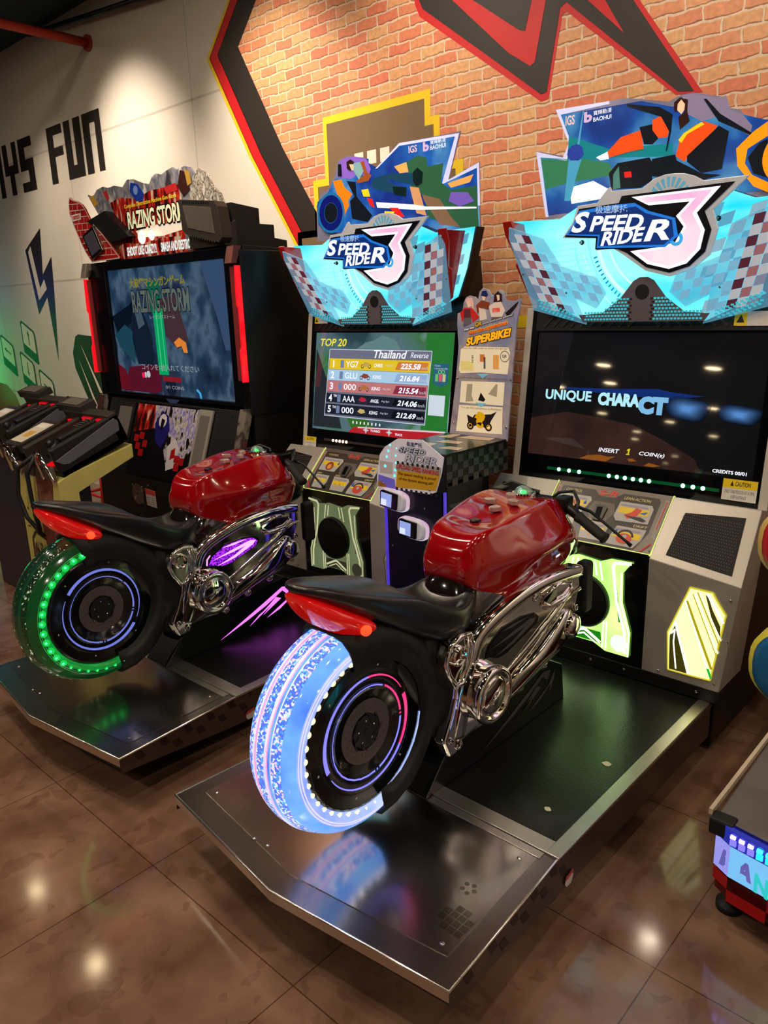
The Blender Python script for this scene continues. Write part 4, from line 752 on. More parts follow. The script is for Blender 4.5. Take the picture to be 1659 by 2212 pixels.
# ---------------------------------------------------------------- the ride-on motorcycles
def make_bike(loc,rz,v):
    lab={2:'ride-on motorcycle with red tank and glowing blue-white rear wheel, nearest the camera',
         1:'ride-on motorcycle with red tank, green-lit dark rear wheel and purple side light'}[v]
    root=thing('ride_on_motorcycle',lab,'motorcycle',loc,rz,'ride-on motorcycles of the racing machines')
    O=(0,2,0)
    hy,hz=1.235,.538
    # ---- rear wheel
    hp=[(.070,.203),(.080,.214),(.086,.224),(.0875,.232),(.0875,.236),(.0855,.2385),(.0855,.242),(.0835,.2445),(.072,.260),(.058,.272),(.034,.2815),(.029,.2805),(.024,.284),(.019,.2835),(.013,.2865)]
    prof=hp+[(-x,r) for x,r in reversed(hp)]
    if v==2:
        crystal=ramp_mat('lit_crystal_band',[(.0,(96,120,220)),(.45,(70,110,235)),(.66,(90,190,250)),(.84,(235,245,255)),(.96,(250,190,200))],190,rough=.12,es=1.25,vor=True,bump=.5,coat=.6)
        clear=ramp_mat('lit_clear_band',[(.3,(70,120,245)),(.7,(130,196,255))],6,rough=.08,es=1.25,coat=.6)
        side=ramp_mat('lit_sidewall_band',[(.3,(120,150,250)),(.7,(196,214,255))],9,rough=.08,es=1.15,coat=.6)
        ring=M('lit_ring_line',(200,190,220),rough=.1,em=(190,190,235),es=1.2); rimr=M('lit_ring_red',(220,150,190),rough=.1,em=(226,140,190),es=1.1)
    else:
        crystal=ramp_mat('green_crystal_band',[(.0,(2,22,8)),(.8,(4,46,16)),(.93,(10,70,26)),(.975,(200,220,170))],130,rough=.08,es=.7,vor=True,bump=.5,coat=.3)
        clear=ramp_mat('green_clear_band',[(.3,(2,40,14)),(.7,(4,74,26))],5,rough=.12,es=.7,coat=.25)
        side=ramp_mat('green_sidewall_band',[(.3,(6,110,36)),(.7,(18,180,66))],7,rough=.12,es=.8,coat=.25)
        ring=M('green_ring_line',(20,40,34),rough=.08,em=(10,60,40),es=.3,coat=.6); rimr=ring
    hm=[side,side,side,ring,side,ring,side,clear,clear,crystal,ring,clear,rimr,ring]
    mats=hm+[crystal]+hm[::-1]
    b=MB(O); b.lathe(prof,(0,hy,hz),side,n=96,mats=mats); wheel=b.build('rear_wheel',root,merge=.0003)
    # black hub cover discs
    disc=M('hub_cover_black',(9,9,12),rough=.16,noise=.05,coat=.3)
    b=MB(O)
    for s in (1,-1): b.lathe([(s*.066,.212),(s*.078,.208),(s*.081,.198),(s*.076,.170),(s*.078,.166),(s*.078,.115),(s*.072,.112),(s*.072,0)],(0,hy,hz),disc,n=64)
    b.lathe([(-.066,.205),(.066,.205)],(0,hy,hz),black,n=48)
    hc=b.build('hub_cover',wheel,merge=.0003)
    HF=Frame((.0785,hy,hz),(0,1,0),(0,0,1),(1,0,0))
    # light arcs
    if v==2: c1,c2=E('arc_violet',(132,128,255),1.25),E('arc_pink',(250,60,130),1.2)
    else: c1,c2=E('arc_bluewhite',(120,130,225),.9),E('arc_greywhite',(150,150,165),.7)
    def arc(b,r0a,r1a,r0b,r1b,a0,a1,m,h=.001,n=26):
        for i in range(n):
            t,u=i/n,(i+1)/n; a,c=R(a0+(a1-a0)*t),R(a0+(a1-a0)*u)
            q=[(r0a+(r0b-r0a)*t,a),(r1a+(r1b-r1a)*t,a),(r1a+(r1b-r1a)*u,c),(r0a+(r0b-r0a)*u,c)]
            b.fpoly(HF,[(r*math.cos(z),r*math.sin(z)) for r,z in q],h,m)
    rot=0 if v==2 else -58
    for k in (0,1):
        b=MB(O)
        if k==0:
            arc(b,.1515,.1518,.146,.158,r0:=(-8+rot),105+rot,c2 if v==2 else c1) if False else None
        base=(200 if k==0 else 20)+rot
        # from a pointed thick end thinning out over 170 degrees
        for i in range(3):
            a0=base-i*57; a1=base-(i+1)*57
            m_=c1
            if v==2 and ((k==0 and i==2) or (k==1 and i==0)): m_=c2
            t0,t1=i/3,(i+1)/3
            arc(b,.1445+.006*t0,.1570-.004*t0,.1445+.006*t1,.1570-.004*t1,a0,a1,m_,n=12)
        b.build('light_arc',wheel,recalc=False)
    b=MB(O)
    for a0,a1,w0,w1 in ((160,60,.002,.004),(56,4,.005,.007),(1,-1,.007,.007),(-4,-72,.007,.007),(-75,-77,.007,.007),(-80,-200,.006,.002)):
        arc(b,.1235,.1235+w0,.1235,.1235+w1,a0+rot*.3,a1+rot*.3,(c2 if (v==2 and a0<=60 and a1>=-10) else c1),n=10)
    b.build('inner_light_ring',wheel,recalc=False)
    # brake disc
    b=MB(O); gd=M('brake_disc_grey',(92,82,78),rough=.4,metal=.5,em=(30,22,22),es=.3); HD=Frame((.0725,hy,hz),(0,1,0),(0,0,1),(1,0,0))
    b.fring(HD,0,0,.052,.088,.002,gd,n=48,t=.002); b.fring(HD,0,0,.008,.045,.003,M('brake_hub_dark',(40,36,36),rough=.35,metal=.4),n=40,t=.003)
    for k in range(8):
        a=R(k*45); b.fpoly(HD,[(r*math.cos(a+o),r*math.sin(a+o)) for r,o in ((.024,0),(.046,.35),(.055,.75),(.057,.9),(.047,.6),(.03,.3))],.0045,P('brake_swirl',(22,20,20),.4))
    for k in range(30): a=R(k*12); b.fcirc(HD,(.07+.008*(k%3-1))*math.cos(a),(.07+.008*(k%3-1))*math.sin(a),.0018,.0025,P('brake_hole',(14,12,12),.6),n=6)
    b.fcirc(HD,0,0,.008,.004,P('brake_swirl',(22,20,20),.4),n=12); b.build('brake_disc',wheel)
    for k in range(5):
        a=R(20+72*k); b=MB(O); b.dome((.0755,hy+.030*math.cos(a),hz+.030*math.sin(a)),.0035,screw,.003,8,3,(1,0,0)); b.build('hub_bolt',wheel)
    for k in range(6):
        a=R(14+60*k); b=MB(O); b.dome((.0765,hy+.178*math.cos(a),hz+.178*math.sin(a)),.0042,screw,.003,8,3,(1,0,0)); b.build('cover_bolt',wheel)
    # LED dots in the sidewall
    if v==2: lc,lg=E('wheel_led_core',(255,244,225),9),E('wheel_led_halo',(236,232,170),1.6)
    else: lc,lg=E('wheel_led_green_core',(60,255,130),3.2),E('wheel_led_green_halo',(14,190,70),1.3)
    for k in range(40):
        a=R(k*9+4)
        if v==2: yy=(.0795,.2165)
        else: yy=(.0865,.232)
        dim=(k*9+4)>(222 if v==1 else 262) or (k*9+4)<96
        if dim and v==1 and (k*9+4)<96: continue
        b=MB(O); c=(yy[0],hy+yy[1]*math.cos(a),hz+yy[1]*math.sin(a)); nr=(.9,.35*math.cos(a),.35*math.sin(a))
        b.dome(c,(.0095 if v==2 else .015)*(.5 if dim else 1),lg,.003,12,3,nr); c2_=(c[0]+.0025,c[1],c[2]); b.dome(c2_,(.0034 if v==2 else .005)*(.5 if dim else 1),lc,.0028,8,3,nr); b.build('led_light',wheel)
    # black hugger over the front upper part of the tyre
    b=MB(O); rings=[]
    for k in range(16):
        a=R(-80+k*12.2); cs=[(.0925,.195),(.096,.262),(.075,.296),(.04,.306),(-.04,.306),(-.075,.296),(-.096,.262),(-.092,.195),(-.088,.262),(-.07,.288),(-.04,.298),(.04,.298),(.07,.288),(.088,.262)]
        kk=.955 if k in (0,15) else .985 if k in (1,14) else 1
        rings.append([(x*kk,hy+r*kk*math.cos(a),hz+r*kk*math.sin(a)) for x,r in cs])
    b.loft(rings,blackm); b.build('wheel_hugger',root)
    # ---- chassis between wheel and side covers
    b=MB(O)
    def sec(y,z0,z1,w,k=.8): return [(w,y,z0+.02),(w,y,(z0+z1)/2),(w*k,y,z1),(0,y,z1+.005),(-w*k,y,z1),(-w,y,(z0+z1)/2),(-w,y,z0+.02),(-w*.5,y,z0),(w*.5,y,z0)]
    b.loft([sec(*q) for q in ((1.30,.70,.80,.075),(1.38,.60,.80,.085),(1.47,.42,.76,.095),(1.54,.34,.74,.105),(1.66,.34,.74,.105),(1.80,.38,.76,.105),(1.95,.42,.78,.115),(2.08,.46,.78,.13),(2.14,.50,.76,.12))],M('chassis_black',(13,13,14),rough=.45,noise=.1))
    b.box((-.05,1.30,.47),(.05,1.50,.60),black)
    b.build('chassis',root,subsurf=1)
    # mounting wedge with arrow marks
    b=MB(O); b.prism([(1.47,.205),(2.25,.205),(2.232,.342),(2.12,.405),(1.60,.345)],'x',-.074,.074,M('wedge_black',(12,12,20) if v==1 else (13,14,14),rough=.3)); b.build('mounting_wedge',root,bevel=.003)
    for s in (1,-1):
        WF=Frame((s*.0745,1.47,.2),(0,1,0),(0,0,1),(s,0,0))
        gm=E('wedge_mark_purple',(236,96,255),2.4) if v==1 else M('wedge_mark_grey',(84,80,78),rough=.3,metal=.3)
        def g(pts,h=.001): b.fpoly(WF,[(y-1.47,z-.2) for y,z in pts],h,gm)
        b=MB(O)
        g([(1.74,.225),(1.98,.315),(2.10,.362),(2.15,.352),(2.13,.318),(2.10,.345),(2.00,.302),(1.90,.270)])
        g([(1.90,.235),(2.02,.300),(2.06,.325),(2.09,.31),(1.98,.262),(2.04,.30),(1.96,.272)])
        g([(2.18,.345),(2.14,.30),(2.00,.243),(2.08,.262),(2.15,.295),(2.145,.262),(2.175,.31)])
        b.build('arrow_mark',root,recalc=False)
    # ---- seat and tail
    leather=M('seat_vinyl_black',(20,21,25),rough=.27,noise=.08,bump=.08,nscale=10,spec=.8)
    def seat_sec(y,hw,zt,ze,zb,dip=0):
        # right side up over the top to the left, then under
        return [(hw,y,ze-.012),(hw*.93,y,ze+.002),(hw*.6,y,(zt*.65+ze*.35)),(hw*.25,y,zt),(-hw*.25,y,zt),(-hw*.6,y,(zt*.65+ze*.35)),(-hw*.93,y,ze+.002),(-hw,y,ze-.012),(-hw*.9,y,zb+.01),(-hw*.55,y,zb),(hw*.55,y,zb),(hw*.9,y,zb+.01)]
    st_=[(1.078,.018,.968,.962,.950),(1.095,.045,.970,.964,.940),(1.14,.075,.964,.955,.915),(1.20,.102,.948,.932,.875),(1.27,.118,.932,.908,.828),(1.335,.124,.914,.888,.792),(1.375,.128,.895,.876,.765),(1.405,.131,.862,.866,.748),(1.44,.134,.806,.850,.728),(1.49,.135,.766,.820,.700),(1.55,.133,.750,.792,.678),(1.61,.124,.754,.776,.668),(1.66,.108,.790,.786,.672),(1.685,.096,.825,.800,.68)]
    b=MB(O); b.loft([seat_sec(*q) for q in st_],leather); b.build('seat',root,subsurf=2)
    # raised rim of the seat pocket
    for s in (1,-1):
        b=MB(O); b.tube([(s*x,y,z) for x,y,z in ((.085,1.395,.868),(.104,1.43,.846),(.112,1.47,.818),(.114,1.52,.793),(.110,1.58,.774),(.102,1.64,.772),(.088,1.69,.790))],[.002,.004,.004,.004,.004,.004,.002],leather,8); b.build('seat_piping',root)
    # glossy cowl between seat and tank
    b=MB(O)
    def cw(y,hw,zt,zb): return [(hw,y,zb+.02),(hw*1.02,y,zb+(zt-zb)*.45),(hw*.78,y,zb+(zt-zb)*.8),(hw*.35,y,zt),(-hw*.35,y,zt),(-hw*.78,y,zb+(zt-zb)*.8),(-hw*1.02,y,zb+(zt-zb)*.45),(-hw,y,zb+.02),(-hw*.6,y,zb),(hw*.6,y,zb)]
    b.loft([cw(*q) for q in ((1.625,.092,.762,.69),(1.645,.104,.80,.672),(1.67,.112,.835,.655),(1.71,.118,.862,.648),(1.76,.120,.865,.65),(1.82,.122,.86,.655),(1.90,.118,.86,.68))],M('cowl_gloss_brown_black',(24,17,16),rough=.1,coat=.8,noise=.03)); b.build('seat_cowl',root,subsurf=2)
    # tail light
    b=MB(O)
    tl=M('tail_light_red',(150,10,14),rough=.08,em=(225,12,10),es=.42 if v==1 else .5,coat=1.,trans=.1)
    def tsec(y,hw,zt,zb): return [(hw,y,zt),(hw*.97,y,(zt+zb)/2),(hw*.62,y+.012,zb),(0,y+.018,zb-.004),(-hw*.62,y+.012,zb),(-hw*.97,y,(zt+zb)/2),(-hw,y,zt)]
    b.loft([tsec(*q) for q in ((1.078,.026,.950,.915),(1.098,.052,.944,.878),(1.145,.085,.920,.832),(1.20,.108,.886,.797),(1.245,.115,.858,.790),(1.275,.108,.838,.800))],tl); tlo=b.build('tail_light',root,subsurf=2)
    for s in (1,-1):
        b=MB(O); b.dome((s*.110,1.215,.836),.015,M('tail_bulb_glow',(255,100,60),em=(255,70,36),es=1.25,rough=.1),.004,14,4,(s*.85,-.5,.0)); b.build('tail_bulb',tlo)
    # ---- tank
    redp=M('tank_red_gloss',(152,6,16),rough=.1,noise=.01,coat=1.,spec=.6)
    # stations: y, lower edge w/z, knee recess w/z, shoulder w/z, top ridge w/z, crown z
    T=[(1.655,.066,.826,.068,.835,.070,.845,.048,.862,.864),
       (1.668,.084,.804,.086,.822,.088,.848,.062,.902,.905),
       (1.695,.098,.782,.102,.812,.106,.856,.078,.936,.934),
       (1.745,.106,.748,.112,.795,.124,.862,.094,.958,.948),
       (1.812,.112,.700,.118,.772,.148,.866,.106,.966,.953),
       (1.880,.120,.725,.124,.784,.172,.872,.116,.978,.966),
       (1.960,.128,.746,.130,.798,.188,.878,.122,.990,.980),
       (2.040,.134,.758,.138,.806,.190,.880,.120,.994,.985),
       (2.105,.134,.756,.146,.806,.180,.868,.108,.980,.976),
       (2.150,.120,.762,.138,.800,.158,.848,.088,.952,.955),
       (2.185,.092,.780,.108,.806,.120,.832,.064,.912,.918)]
    def tk(q):
        y,wb,zb,wk,zk,wm,zm,wt,zt,zc=q; wk=wk+(wm-wk)*.28
        half=[(wb,zb),(wb*1.005,zb+.004),(wk,zk),(wk+(wm-wk)*.30,zk+(zm-zk)*.40),(wm*.985,zm-.018),(wm,zm),(wm*.985,zm+.018),(wt+(wm-wt)*.40,zm+(zt-zm)*.64),(wt*1.05,zt-.008),(wt*.985,zt-.0005),(wt*.90,zt-.0006),(wt*.5,zt+(zc-zt)*.7)]
        return [(x,y,z) for x,z in half]+[(0,y,zc)]+[(-x,y,z) for x,z in reversed(half)]
    def smooth_st(T,k=4):
        out=[]
        for i in range(len(T)-1):
            p0,p1,p2,p3=T[max(0,i-1)],T[i],T[i+1],T[min(len(T)-1,i+2)]
            for q in range(k):
                t=q/k; out.append(tuple(.5*((2*b_)+(c_-a_)*t+(2*a_-5*b_+4*c_-d_)*t*t+(3*b_-a_-3*c_+d_)*t**3) for a_,b_,c_,d_ in zip(p0,p1,p2,p3)))
        return out+[T[-1]]
    b=MB(O); b.loft([tk(q) for q in smooth_st(T)],redp); b.build('tank',root,subsurf=1)
    b=MB(O); b.lathe([(.006,0),(.006,.014),(.003,.017),(-.008,.017)],(0,1.813,.956),M('plug_black',(16,10,10),rough=.3),ax='z',n=24); b.build('tank_plug',root)
    # four metal buttons
    bt=M('button_silver',(206,178,170) if v==2 else (232,222,214),rough=.2,metal=.5)
    for (x,y),a in (((-.030,1.930),200),((.012,1.985),140),((.020,1.885),250),((.050,1.945),330)):
        b=MB(O); zz=.992+(y-1.93)*.2
        sh=[(-.021,-.010),(-.008,-.016),(.012,-.013),(.022,0),(.012,.013),(-.008,.016),(-.021,.010)]
        F=Frame((x,y,zz),(math.cos(R(a)),math.sin(R(a)),0),(-math.sin(R(a)),math.cos(R(a)),0),(0,-.15,1)); b.solid([F(u,w_,-.008) for u,w_ in sh],[F(u*.95,w_*.95,.007) for u,w_ in sh],bt); b.build('tank_button',root,bevel=.003,seg=3)
    # lit dome button
    b=MB(O); b.lathe([(-.012,.040),(0,.041),(.005,.036),(.006,.030),(.004,0)],(0,2.077,.988),chrome,ax='z',n=32)
    for k in range(24): a=R(15*k); b.dome((.0375*math.cos(a),2.077+.0375*math.sin(a),.991),.003,chrome,.003,6,2)
    db=b.build('dome_button',root)
    b=MB(O); b.dome((0,2.077,.993),.029,M('dome_clear_shell',(190,220,210),rough=.04,trans=.6,alpha=.45,noise=0),.022,24,6); b.build('dome_shell',db)
    b=MB(O); b.dome((.004,2.072,.993),.008,E('dome_green_led',(30,230,90),2.5),.006,10,3); b.dome((-.008,2.078,.993),.005,E('dome_white_led',(190,255,220),1.5),.005,10,3); b.build('dome_led',db)
    # ---- front fairing, clamps, handlebars
    b=MB(O)
    def fs(y,w_,z0,z1): return [(w_,y,z0),(w_*1.05,y,(z0+z1)/2),(w_*.75,y,z1),(-w_*.75,y,z1),(-w_*1.05,y,(z0+z1)/2),(-w_,y,z0)]
    b.loft([fs(*q) for q in ((2.13,.130,.742,.915),(2.17,.140,.735,.91),(2.215,.135,.74,.89),(2.25,.105,.76,.86))],M('fairing_dark',(16,22,17),rough=.25)); b.build('front_fairing',root,subsurf=1)
    bar=M('handlebar_black',(14,14,15),rough=.3,metal=.3)
    b=MB(O); b.box((-.07,2.10,.93),(.07,2.17,.962),bar); b.lathe([(0,0),(0,.03),(.012,.03),(.02,.02)],(.0,2.14,.955),bar,ax='z',n=20); b.box((-.05,2.14,.9),(.05,2.22,.955),bar)
    b.fring(Frame((.05,2.12,.966),(1,0,0),(0,1,0),(0,0,1)),0,0,.014,.019,0,P('dial_yellow',(190,170,40),.3),30,190); b.build('top_clamp',root,bevel=.004)
    for s in (1,-1):
        b=MB(O); b.tube([(s*x,y,z) for x,y,z in ((.05,2.13,.955),(.09,2.13,.962),(.13,2.125,.955),(.17,2.115,.938),(.20,2.105,.925))],[.013,.016,.017,.016,.012],bar,12)
        b.box((min(s*.10,s*.14),2.10,.93),(max(s*.10,s*.14),2.155,.985),bar); hb=b.build('handlebar',root,bevel=.004)
        b=MB(O); gx=[(.185,2.108,.932),(.20,2.103,.926),(.23,2.094,.914),(.26,2.085,.902),(.285,2.078,.892),(.292,2.076,.889)]
        b.tube([(s*x,y,z) for x,y,z in gx],[.019,.0155,.0165,.0165,.0155,.019],M('grip_rubber',(15,15,15),rough=.7,bump=.5,nscale=30),14); b.build('grip',hb)
        b=MB(O); b.tube([(s*x,y,z) for x,y,z in ((.15,2.145,.955),(.19,2.175,.935),(.25,2.165,.905),(.325,2.15,.868),(.345,2.145,.858))],[.006,.005,.0045,.0045,.007],bar,8); b.build('brake_lever',hb)
        b=MB(O); b.tube([(s*.02,2.17,.93),(s*.06,2.20,.975),(s*.12,2.19,.99),(s*.16,2.15,.97),(s*.17,2.12,.945)],.0055,black,8); b.build('brake_hose',hb)
    # ---- chrome side covers
    for s in (1,-1):
        def px(y): # outboard position along the plate
            return .115 if y<1.66 else .115+(y-1.66)*.125
        def V3(p,h=0): return Vector((s*(px(p[0])+h),p[0],p[1]))
        ol=[(1.655,.672),(1.70,.712),(1.83,.752),(1.94,.776),(2.03,.776),(2.125,.770),(2.135,.70),(2.118,.64),(2.095,.58),(2.085,.53),(2.04,.492),(1.97,.468),(1.90,.448),(1.83,.425),(1.76,.395),(1.70,.368),(1.64,.37),(1.58,.366),(1.545,.335),(1.515,.338),(1.488,.40),(1.52,.458),(1.542,.515),(1.55,.552),(1.512,.598),(1.505,.65),(1.528,.690),(1.60,.702),(1.625,.690)]
        b=MB(O); b.solid([V3(p,-.03) for p in ol],[V3(p,.012) for p in ol],chrome); plate=b.build('side_cover',root,bevel=.011,seg=4)
        # raised top rail and ribs
        def band(b,path,wd,hh,n=16):
            P3=[Vector((0,y,z)) for y,z in path]; rings=[]
            # resample smoothly
            Q=[]; W=[]
            for i in range(len(P3)-1):
                for q in range(5):
                    t=q/5; p0,p1,p2,p3=P3[max(0,i-1)],P3[i],P3[i+1],P3[min(len(P3)-1,i+2)]
                    Q.append(.5*((2*p1)+(p2-p0)*t+(2*p0-5*p1+4*p2-p3)*t*t+(3*p1-p0-3*p2+p3)*t**3)); W.append(wd[i]+(wd[i+1]-wd[i])*t)
            Q.append(P3[-1]); W.append(wd[-1])
            for i,c in enumerate(Q):
                d=(Q[min(i+1,len(Q)-1)]-Q[max(i-1,0)]).normalized(); nn=Vector((0,-d.z,d.y))
                base=V3((c.y,c.z),.004); r=[]
                for k in range(n):
                    a=2*math.pi*k/n; ca,sa=math.cos(a),math.sin(a)
                    u=W[i]*math.copysign(abs(ca)**.75,ca); h_=hh*math.copysign(abs(sa)**.6,sa)
                    r.append(base+nn*u+Vector((s*h_,0,0)))
                rings.append(r)
            b.loft(rings,chrome)
        b=MB(O); band(b,((1.625,.600),(1.648,.652),(1.70,.690),(1.80,.727),(1.90,.750),(1.98,.757),(2.06,.755),(2.128,.748)),[.022,.025,.024,.022,.021,.021,.021,.019],.020)
        band(b,((1.640,.640),(1.605,.560),(1.582,.490),(1.570,.430),(1.560,.385)),[.024,.030,.036,.037,.028],.012)
        b.build('top_rail',plate)
        b=MB(O); band(b,((1.765,.515),(1.83,.545),(1.93,.598),(2.03,.655),(2.09,.705)),[.008,.013,.015,.014,.008],.016)
        band(b,((1.79,.475),(1.86,.508),(1.95,.555),(2.02,.600)),[.003,.007,.008,.003],.018); b.build('cover_rib',plate)
        # smooth bulge of the lower cover
        bp=[(1.72,.40),(1.78,.415),(1.86,.445),(1.95,.478),(2.04,.51),(2.08,.56),(2.10,.64),(2.06,.65),(1.98,.60),(1.90,.545),(1.82,.51),(1.76,.49)]
        cy0=sum(p[0] for p in bp)/len(bp); cz0=sum(p[1] for p in bp)/len(bp); b=MB(O)
        b.loft([[V3((cy0+(p[0]-cy0)*k,cz0+(p[1]-cz0)*k),h_) for p in bp] for k,h_ in ((1.0,.008),(.93,.022),(.75,.031),(.45,.036),(.12,.038))],chrome); b.build('cover_bulge',plate,subsurf=2)
        b=MB(O); b.tube([V3(p,.014) for p in ((1.94,.715),(2.02,.735),(2.075,.725),(2.085,.700),(2.05,.680),(1.97,.672),(1.935,.688))],.009,chrome,10,closed=True)
        b.tube([V3(p,.014) for p in ((1.95,.672),(2.04,.668),(2.125,.69))],.008,chrome,10); b.build('vent_frame',plate)
        b=MB(O); b.fpoly(Frame(V3((2.0,.70),.0135),(0,1,0),(0,0,1),(s,0,0)),[(-.05,-.008),(.0,.02),(.06,.018),(.07,0),(.03,-.014),(-.03,-.018)],0,M('vent_smoked',(40,34,30),rough=.08,metal=.6)); b.build('vent_insert',plate,recalc=False)
        # rear lobe with bolts
        b=MB(O); b.lathe([(0,.030),(s*.012,.030),(s*.016,.025),(s*.014,.020),(s*.006,.018),(s*.006,0)],V3((1.553,.648),.010),chrome,n=28)
        b.tube([V3(p,.012) for p in ((1.515,.60),(1.50,.64),(1.52,.685),(1.565,.70),(1.61,.695),(1.622,.655),(1.61,.60),(1.575,.555),(1.545,.555))],.0085,chrome,10,closed=True)
        b.tube([V3(p,.012) for p in ((1.595,.69),(1.60,.65),(1.592,.60),(1.57,.57))],.007,chrome,8); b.build('rear_lobe',plate)
        for p,r in (((1.527,.662),.010),((1.556,.364),.013),((1.905,.715),.010),((2.11,.625),.010),((1.519,.395),.008)):
            b=MB(O); c=V3(p,.012); b.lathe([(0,r*1.2),(s*.004,r*1.15),(s*.005,r*.8),(s*.002,r*.72),(s*.002,0)],c,chrome,n=18); b.dome(c+Vector((s*.002,0,0)),r*.45,blackg,.002,8,3,(s,0,0)); b.build('cover_bolt',plate)
        # round engine cover
        c=V3((1.672,.488),.0)
        b=MB(O); b.lathe([(s*-.01,.080),(s*.030,.086),(s*.048,.090),(s*.058,.087),(s*.062,.078),(s*.060,.068),(s*.052,.064),(s*.050,.060),(s*.056,.055),(s*.058,.050),(s*.060,0)],c,chrome,n=56); rc=b.build('round_cover',root,merge=.0004)
        b=MB(O); a=R(28); d=Vector((0,math.cos(a),math.sin(a))); b.tube([c+Vector((s*.060,0,0))-d*.034,c+Vector((s*.061,0,0)),c+Vector((s*.060,0,0))+d*.034],[.004,.008,.006],chrome,10); b.build('cover_slot',rc)
        b=MB(O); cc=V3((2.075,.575),.008); b.lathe([(0,.040),(s*.018,.042),(s*.030,.036),(s*.034,.024),(s*.036,0)],cc,chrome,n=28); b.build('front_boss',root,merge=.0004)
        for p in ((1.75,.378),(1.86,.425),(1.975,.463)):
            b=MB(O); b.dome(V3(p,-.012),.020,chrome,.020,16,5,(s*.8,0,-.5)); b.build('round_stud',root)
        # side light
        pu=[(1.668,.588),(1.690,.628),(1.755,.668),(1.84,.678),(1.90,.672),(1.925,.652),(1.918,.632),(1.86,.608),(1.775,.575),(1.735,.572),(1.700,.585)]
        LF=lambda h:[V3(p,.0145+h) for p in pu]
        b=MB(O); b.solid([V3(p,.008) for p in pu],LF(0),blackg); sl=b.build('side_light',root,bevel=.002)
        cy_,cz_=1.79,.625; ins=[(cy_+(p[0]-cy_)*.92,cz_+(p[1]-cz_)*.88) for p in pu]
        mesh=(ramp_mat('side_light_purple_mesh',[(.42,(60,0,120)),(.5,(170,40,240))],210,rough=.15,es=1.3,vor=True) if v==1 else ramp_mat('side_light_dark_mesh',[(.4,(16,14,18)),(.6,(30,27,32))],210,rough=.2,vor=True))
        b=MB(O); b.poly([V3(p,.0158) for p in ins],mesh)
        ar=E('side_light_arrow',(240,150,255),2.0) if v==1 else M('side_light_arrow_grey',(96,92,94),rough=.25,metal=.4)
        b.poly([V3(p,.0168) for p in ((1.70,.612),(1.80,.640),(1.875,.658),(1.905,.654),(1.89,.638),(1.80,.600),(1.715,.583),(1.80,.612),(1.855,.640),(1.80,.628))],ar)
        b.poly([V3(p,.0168) for p in ((1.745,.655),(1.80,.665),(1.865,.668),(1.80,.655))],ar)
        b.fline(Frame(V3((1.672,.59),.0168),(0,1,0),(0,0,1),(s,0,0)),[(0,.005),(.004,.03),(.02,.045)],.003,0,ar)
        b.build('side_light_lens',sl,recalc=False)
        # black footrest block in front of the cover
        b=MB(O); b.box((min(s*.138,s*.182),2.18,.575),(max(s*.138,s*.182),2.235,.755),blackm); b.build('knee_pad',root,bevel=.014,seg=4)
    return root
O_=Vector((-1.322,2.0,0)); th=.0152117
def sr1(p): p=Vector(p)-Vector((-1.3,2,0)); return Vector((p.x*math.cos(th)-p.y*math.sin(th),p.x*math.sin(th)+p.y*math.cos(th),p.z))+Vector((-2.66,1.979,0))
make_cabinet(O_,0,2); make_cabinet(sr1(O_),th,1)
make_bike(O_,0,2); make_bike(sr1(O_),th,1)
